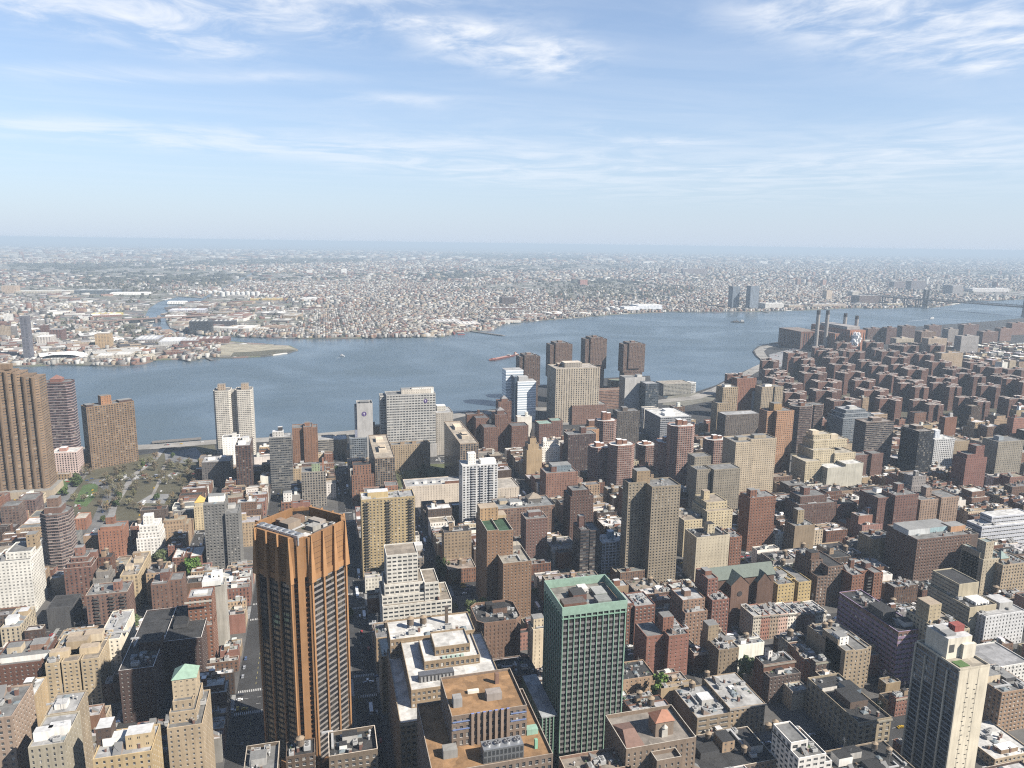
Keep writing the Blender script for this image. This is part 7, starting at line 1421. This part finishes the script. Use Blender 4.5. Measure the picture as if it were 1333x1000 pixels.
def boxes_mesh(name, A, wall, roof):
    n = len(A); x, y, w, d, h, a = A.T; c, s = np.cos(a), np.sin(a); V = np.zeros((n, 8, 3), np.float32)
    for k, (sx, sy, sz) in enumerate(((-1, -1, 0), (1, -1, 0), (1, 1, 0), (-1, 1, 0), (-1, -1, 1), (1, -1, 1), (1, 1, 1), (-1, 1, 1))):
        lx, ly = sx * w / 2, sy * d / 2; V[:, k, 0] = x + c * lx - s * ly; V[:, k, 1] = y + s * lx + c * ly; V[:, k, 2] = sz * h
    F = np.array([(0, 1, 5, 4), (1, 2, 6, 5), (2, 3, 7, 6), (3, 0, 4, 7), (4, 5, 6, 7)]); FI = (np.arange(n)[:, None, None] * 8 + F[None]).reshape(-1)
    me = bpy.data.meshes.new(name); me.vertices.add(n * 8); me.vertices.foreach_set('co', V.ravel()); me.loops.add(n * 20); me.loops.foreach_set('vertex_index', FI.astype(np.int32)); me.polygons.add(n * 5); me.polygons.foreach_set('loop_start', np.arange(0, n * 20, 4, dtype=np.int32)); me.update(calc_edges=True)
    C = np.ones((n, 5, 4), np.float32); C[:, :4, :3] = wall[:, None] * .42; C[:, 4, :3] = roof * .44; at = me.attributes.new('col', 'FLOAT_COLOR', 'FACE'); at.data.foreach_set('color', C.ravel()); me.materials.append(M['surf'])
    return link(name, me)
tag(boxes_mesh('distant_town', allh[rest], wc[rest], rc[rest]), 'dense low town of pale roofs spreading to the horizon', kind='stuff')
# dark bare tree clumps and scrub over the far plain
def clumps(name, n, y0, y1, size, col, polys=None):
    xs, ys = [], []
    y = ur.uniform(y0 ** .5, y1 ** .5, n) ** 2; x = ur.uniform(-.75, 1.15, n) * y; px, py = px_np(x, y)
    k = (px > -50) & (px < 1390) & (in_poly_np(x, y, LANDN) | in_poly_np(x, y, LANDS))
    if polys is not None:
        kk = np.zeros(n, bool)
        for p in polys: kk |= in_poly_np(px, py, p)
        k &= kk | (ur.random(n) < .22)
    k &= ~in_poly_np(px, py, [(262, 470), (262, 446), (320, 441), (394, 448), (390, 466)])
    x, y = x[k], y[k]; n = len(x); s = size * (1 + y / 9000) * ur.uniform(.6, 1.4, n)
    A = []; 
    for j in range(3): A.append(np.c_[x + ur.uniform(-.6, .6, n) * s, y + ur.uniform(-.6, .6, n) * s, s * ur.uniform(.4, .8, n), s * ur.uniform(.4, .8, n), ur.uniform(.5, 1.1, n) * np.minimum(s, 16), ur.uniform(0, 3, n)])
    A = np.concatenate(A); c = np.array(col, np.float32) * ur.uniform(.6, 1.4, (len(A), 1)).astype(np.float32)
    tag(boxes_mesh(name, A, c, c), kind='stuff')
clumps('scrub', 12000, 2200, 6000, 7, (.085, .08, .05), HOLES); clumps('woods', 14000, 6000, 24000, 30, (.07, .072, .048), HOLES)
# red containers on the far shore
cr_ = random.Random(2)
for i in range(46):
    px_, py_ = cr_.uniform(478, 606), cr_.uniform(429.5, 436.5); x, y = G(px_, py_); m = MB()
    for k in range(cr_.choice((1, 2, 3))): m.box(-13, 13, -3, 3, k * 2.7, k * 2.7 + 2.6, jit(cr_.choice(((.36, .06, .05), (.4, .09, .07), (.5, .48, .46), (.2, .06, .05))), .1, cr_))
    tag(m.build('container_stack', 'surf', None, (x, y, 0), cr_.choice((0, .1, 1.57))), 'reddish container stack on the far dock', 'container', 'container stacks on the far shore')

# ------------------------------------------------------------------ trees
def tree_meshes(seed, bare, tall=1.0):
    r = random.Random(seed); vs, fs = [], []
    cl = []
    for k in range(22 if not bare else 16):
        a = r.uniform(0, 6.283); q = r.random() ** .6 * 3.1; cl.append((q * math.cos(a), q * math.sin(a), r.uniform(3.2, 8.6) * tall - q * .35, r.uniform(.9, 1.7)))
    for (cx, cyy, cz, rad) in cl:
        for _ in range(44 if not bare else 20):
            v = Vector((r.gauss(0, 1), r.gauss(0, 1), r.gauss(0, 1))).normalized() * rad * r.uniform(.6, 1.1); p = Vector((cx, cyy, cz)) + v; s = r.uniform(.28, .62) * (1 if not bare else .62)
            t = Vector((r.gauss(0, 1), r.gauss(0, 1), r.gauss(0, 1))).normalized(); u_ = t.orthogonal().normalized() * s; w_ = t.cross(u_).normalized() * s * r.uniform(.5, 1.0); n = len(vs)
            vs += [tuple(p - u_ - w_), tuple(p + u_ - w_), tuple(p + u_ + w_), tuple(p - u_ + w_)]; fs.append((n, n + 1, n + 2, n + 3))
    me = bpy.data.meshes.new('crown'); me.from_pydata(vs, [], fs); me.materials.append(M['leaf'])
    b = MB(); bc = (.09, .07, .055); b.cyl(0, 0, .34, .2, 0, 3.6 * tall, bc, 7, cap=False)
    def limb(p, q, r0):
        d = Vector(q) - Vector(p); o = d.orthogonal().normalized() * r0; o2 = d.cross(o).normalized() * r0; P0 = Vector(p); 
        ring = [P0 + o, P0 + o2, P0 - o, P0 - o2]
        for i in range(4): b.face([tuple(ring[i]), tuple(ring[(i + 1) % 4]), tuple(q)], bc)
    for (cx, cyy, cz, rad) in cl[:12]: limb((0, 0, r.uniform(2.2, 3.6) * tall), (cx, cyy, cz), .16)
    return me, b.mesh('trunk', ['bark'])
TM = [tree_meshes(1, False), tree_meshes(2, False), tree_meshes(3, True), tree_meshes(4, True), tree_meshes(5, False, 1.5)]
GRN = [(.055, .078, .026), (.045, .066, .026), (.062, .08, .032)]; BRN = [(.12, .095, .06), (.10, .085, .055), (.11, .105, .06)]
tr_ = random.Random(11); TREES = 0
def tree(x, y, s, kind, label, group=None, col=None):
    global TREES
    me, tk = TM[kind]; root = thing('bare_tree' if kind in (2, 3) else 'tree', label, 'tree', (x, y, 0), tr_.uniform(0, 6.28), group); root.scale = (s, s, s * tr_.uniform(.9, 1.15))
    c = link('crown', me, root); c.color = (*jit(col or tr_.choice(BRN if kind in (2, 3) else GRN), .2, tr_), 1); link('trunk', tk, root); TREES += 1
def tree_px(px_, py_, s, kind, label, group=None, col=None):
    x, y = G(px_, py_); tree(x, y, s, kind, label, group, col)
PARK = [[(70, 655), (78, 640), (110, 610), (124, 618), (112, 640), (104, 662)], [(108, 655), (135, 622), (185, 604), (206, 598), (196, 632), (180, 650), (140, 668)], [(150, 668), (205, 640), (215, 606), (258, 600), (258, 622), (238, 664), (190, 674)]]
n = 0
while n < 95:
    px_, py_ = tr_.uniform(70, 262), tr_.uniform(596, 676)
    if not any(poly_in((px_, py_), p) for p in PARK) or (178 < px_ < 222 and 641 < py_ < 658): continue
    g = (px_ < 125 and py_ > 622) and tr_.random() < .5
    tree_px(px_, py_, tr_.uniform(.9, 1.45), 0 if g else tr_.choice((2, 3, 3)), 'fresh green tree on the slope beside the tunnel road' if g else 'bare brownish tree in the park by the river road', 'green trees by the tunnel road' if g else 'bare trees of the riverside park'); n += 1
for (a, b_, s, k, lab) in ((548, 624, 1.9, 2, 'large round bare tree on the lawn between the concrete slabs'), (858, 918, 1.7, 4, 'tall bright green tree beside the striped red tower'), (578, 752, 2.0, 0, 'green tree in the street behind white stepped loft'), (590, 762, 2.0, 3, 'pale flowering tree beside the brown slab towers'), (616, 808, 2.0, 0, 'leafy tree at foot of the green carpeted slab'), (632, 806, 2.0, 0, 'bright tree under the brown slab towers'), (974, 890, 2.2, 1, 'dark green tree right of the wide grey roofed block'), (700, 822, 1.2, 1, 'small green tree by the pale edged slab'), (186, 715, 1.3, 0, 'green tree beside the white stepped block'), (208, 740, 2.0, 0, 'round green tree at the corner near a white roofed house'), (252, 748, 2.1, 0, 'spreading yellow green tree behind red office building'), (172, 826, 2.0, 1, 'green tree beside the brown balcony block'), (104, 800, 1.3, 1, 'green tree in the yard behind white terraced block')):
    tree_px(a, b_, s, k, lab, None, (.075, .125, .026) if 'bright' in lab or 'yellow' in lab else None)
for i in range(18): tree_px(tr_.uniform(504, 600), tr_.uniform(610, 650), tr_.uniform(.7, 1.2), tr_.choice((2, 3, 0)), 'tree on the lawn between the two concrete slabs', 'trees on the hospital lawn')
for i in range(24): tree_px(tr_.uniform(566, 612), tr_.uniform(680, 745), tr_.uniform(.7, 1.1), tr_.choice((2, 3, 0, 1)), 'back garden tree among low white roofs', 'back garden trees')
boxes = [(k['X'], k['X'] + k['w'], k['Y'], k['Y'] + k['d']) for k in REC] + [f[0][:4] for f in VIS]
def free(x, y, m=2.5): return all(not (a - m < x < b + m and c - m < y < d + m) for (a, b, c, d) in boxes)
n = 0; tries = 0
while n < 175 and tries < 9000:
    tries += 1; bk = tr_.choice(BLOCKS); x = (bk[0] + bk[1]) / 2 + tr_.uniform(-4, 4) if tr_.random() < .6 else tr_.choice((bk[0] - 1.5, bk[1] + 1.5)); y = tr_.uniform(bk[2] + 4, bk[3] - 4); p = P(x, y, 6)
    if not (5 < p[0] < 1328 and p[1] < 1010 and free(x, y)): continue
    tree(x, y, tr_.uniform(.6, 1.0), tr_.choice((0, 1, 2, 3)), 'small street or yard tree between the blocks', 'small trees between the blocks'); n += 1
for i in range(130):
    px_, py_ = tr_.uniform(985, 1333), tr_.uniform(470, 588); x, y = G(px_, py_)
    if free(x, y, 1): tree(x, y, tr_.uniform(.9, 1.4), tr_.choice((2, 3, 0)), 'tree in a courtyard of the dark brick housing estate', 'courtyard trees of the estate')

# ------------------------------------------------------------------ traffic
def car_mesh(kind):
    b = MB(); g = (.03, .035, .04)
    if kind == 'car':
        b.box(-2.25, 2.25, -.9, .9, .35, .95, (1, 1, 1), bottom=True); b.prism([(-1.5, -.8), (1.05, -.8), (1.05, .8), (-1.5, .8)], .95, 1.25, g); b.box(-1.3, .8, -.75, .75, 1.25, 1.5, (1, 1, 1))
    else:
        b.box(-5.5, 5.5, -1.25, 1.25, .4, 3.0, (1, 1, 1), bottom=True); b.box(-5.4, 5.4, -1.28, 1.28, 1.4, 2.3, g)
    return b
def vehicle(kind):
    L, hw = (2.25, .9) if kind == 'car' else (5.5, 1.25); body = MB()
    if kind == 'car': body.box(-2.25, 2.25, -.9, .9, .35, .95, (1, 1, 1), bottom=True); body.box(-1.25, .75, -.72, .72, 1.3, 1.48, (1, 1, 1))
    else: body.box(-5.5, 5.5, -1.25, 1.25, .45, 1.5, (1, 1, 1), bottom=True); body.box(-5.5, 5.5, -1.25, 1.25, 2.4, 3.05, (1, 1, 1))
    cab = MB(); cab.box(*((-1.55, 1.1, -.78, .78, .951, 1.3) if kind == 'car' else (-5.45, 5.45, -1.2, 1.2, 1.501, 2.4)), (.04, .045, .05))
    wh = MB()
    for x in (-L * .62, L * .62):
        for y in (-hw, hw):
            for i in range(8):
                a, c = 6.283 * i / 8, 6.283 * (i + 1) / 8; y2 = y * 1.02; wh.face([(x, y2, .36), (x + .36 * math.cos(a), y2, .36 + .36 * math.sin(a)), (x + .36 * math.cos(c), y2, .36 + .36 * math.sin(c))], (.03, .03, .03))
    return body.mesh('body', ['surf']), cab.mesh('cabin', ['surf']), wh.mesh('wheels', ['surf'])
cars_rng = random.Random(17)
def car_body(kind):
    b, c, w = vehicle(kind)
    b.materials.clear(); b.materials.append(M['car']); return b, c, w
CARM, BUSM = car_body('car'), car_body('bus')
PAINT = [((.36, .235, .02), 'yellow taxi', 'taxi'), ((.55, .55, .55), 'white car', 'car'), ((.03, .03, .035), 'black car', 'car'), ((.22, .23, .25), 'grey car', 'car'), ((.25, .03, .03), 'red car', 'car'), ((.05, .08, .16), 'blue car', 'car')]
nc = 0; tries = 0
while nc < 280 and tries < 16000:
    tries += 1
    if cars_rng.random() < .5:
        yc, wd = cars_rng.choice(AVES); x = cars_rng.uniform(-420, 800); y = yc + cars_rng.choice((-1, -.33, .33, 1)) * (wd / 2 - 3); rz = 0
    else:
        xc, sw = cars_rng.choice(STREETS); y = cars_rng.uniform(300, 1060); x = xc + cars_rng.choice((-1, -.35, .35, 1)) * (sw / 2 - 2.6); rz = math.pi / 2
    p = P(x, y)
    if not (2 < p[0] < 1331 and p[1] < 998) or not free(x, y, .5): continue
    # only where the street can be seen from above the roofs
    ok = True; d = np.array((x, y, 1.0)) - np.array((0, 0, CAM_H))
    for (a, b_, c_, e_), hh in zip([(k['X'], k['X'] + k['w'], k['Y'], k['Y'] + k['d']) for k in REC] , [k['h'] for k in REC]):
        if c_ > y: continue
        t0, t1 = c_ / y, min(1.0, e_ / y)
        for t in (t0, (t0 + t1) / 2, t1):
            if a < x * t < b_ and CAM_H + d[2] * t < hh: ok = False; break
        if not ok: break
    if not ok: continue
    bus = cars_rng.random() < .07; pc, pn, pk = cars_rng.choices(PAINT, (16, 24, 22, 22, 7, 9))[0]
    if bus: pc, pn, pk = (.55, .56, .58), 'white and blue bus', 'bus'
    root = thing(pk, pn + ' on the streets between the towers', pk, (x, y, 0.02), rz, pn.replace('taxi', 'taxis').replace('car', 'cars').replace('bus', 'buses') + ' in the streets'); mm = BUSM if bus else CARM
    o = link('body', mm[0], root); o.color = (*pc, 1); link('cabin', mm[1], root); link('wheels', mm[2], root)['kind'] = 'stuff'; nc += 1
def parked(polypts, n, label, group):
    k = 0
    xs = [p[0] for p in polypts]; ys = [p[1] for p in polypts]
    while k < n:
        q = (cars_rng.uniform(min(xs), max(xs)), cars_rng.uniform(min(ys), max(ys)))
        if not poly_in(q, polypts): continue
        x, y = G(*q); root = thing('car', label, 'car', (x, y, .62), cars_rng.choice((0, math.pi / 2)), group); pc = cars_rng.choice(PAINT)[0]
        o = link('body', CARM[0], root); o.color = (*(pc if pc != PAINT[0][0] else (.6, .6, .6)), 1); link('cabin', CARM[1], root); k += 1
parked([(1004, 461), (1038, 453), (1042, 469), (1016, 476)], 42, 'car parked in the lot by the river bend', 'cars parked by the power station')
for i in range(40):
    t = cars_rng.choice([((200, 581.5), (275, 575.5)), ((596, 540.5), (640, 536.5)), ((905, 517.5), (935, 506.5)), ((960, 493.5), (985, 480)), ((134, 668), (141, 652)), ((110, 708), (124, 690)), ((175, 618), (200, 600)), ((86, 645), (105, 620))]); f = cars_rng.random(); q = (t[0][0] + (t[1][0] - t[0][0]) * f, t[0][1] + (t[1][1] - t[0][1]) * f); x, y = G(*q)
    a, b_ = G(*t[0]), G(*t[1]); pc, pn, pk = cars_rng.choice(PAINT); root = thing(pk, pn + ' on the river highway or tunnel road', pk, (x, y, .65), math.atan2(b_[1] - a[1], b_[0] - a[0]), pn.replace('taxi', 'taxis').replace('car', 'cars') + ' on the highway')
    o = link('body', CARM[0], root); o.color = (*pc, 1); link('cabin', CARM[1], root)

# ------------------------------------------------------------------ haze: one closed box of pale air round everything
hb = MB(); E_ = FAR + 600
hb.box(-E_, E_, -3600, E_, -8, CAM_H + 6, (1, 1, 1), bottom=True)
me = bpy.data.meshes.new('haze'); me.from_pydata(hb.v, [], hb.f); mh = bpy.data.materials.new('haze'); mh.use_nodes = True; t = mh.node_tree; t.nodes.clear()
pv = t.nodes.new('ShaderNodeVolumePrincipled'); pv.inputs['Density'].default_value = HAZE_DENSITY; pv.inputs['Color'].default_value = (.45, .555, .665, 1); pv.inputs['Anisotropy'].default_value = .0
t.links.new(pv.outputs[0], t.nodes.new('ShaderNodeOutputMaterial').inputs['Volume']); me.materials.append(mh); tag(link('haze', me), kind='stuff')
print('objects', len(bpy.data.objects), 'trees', TREES, 'cars', nc)
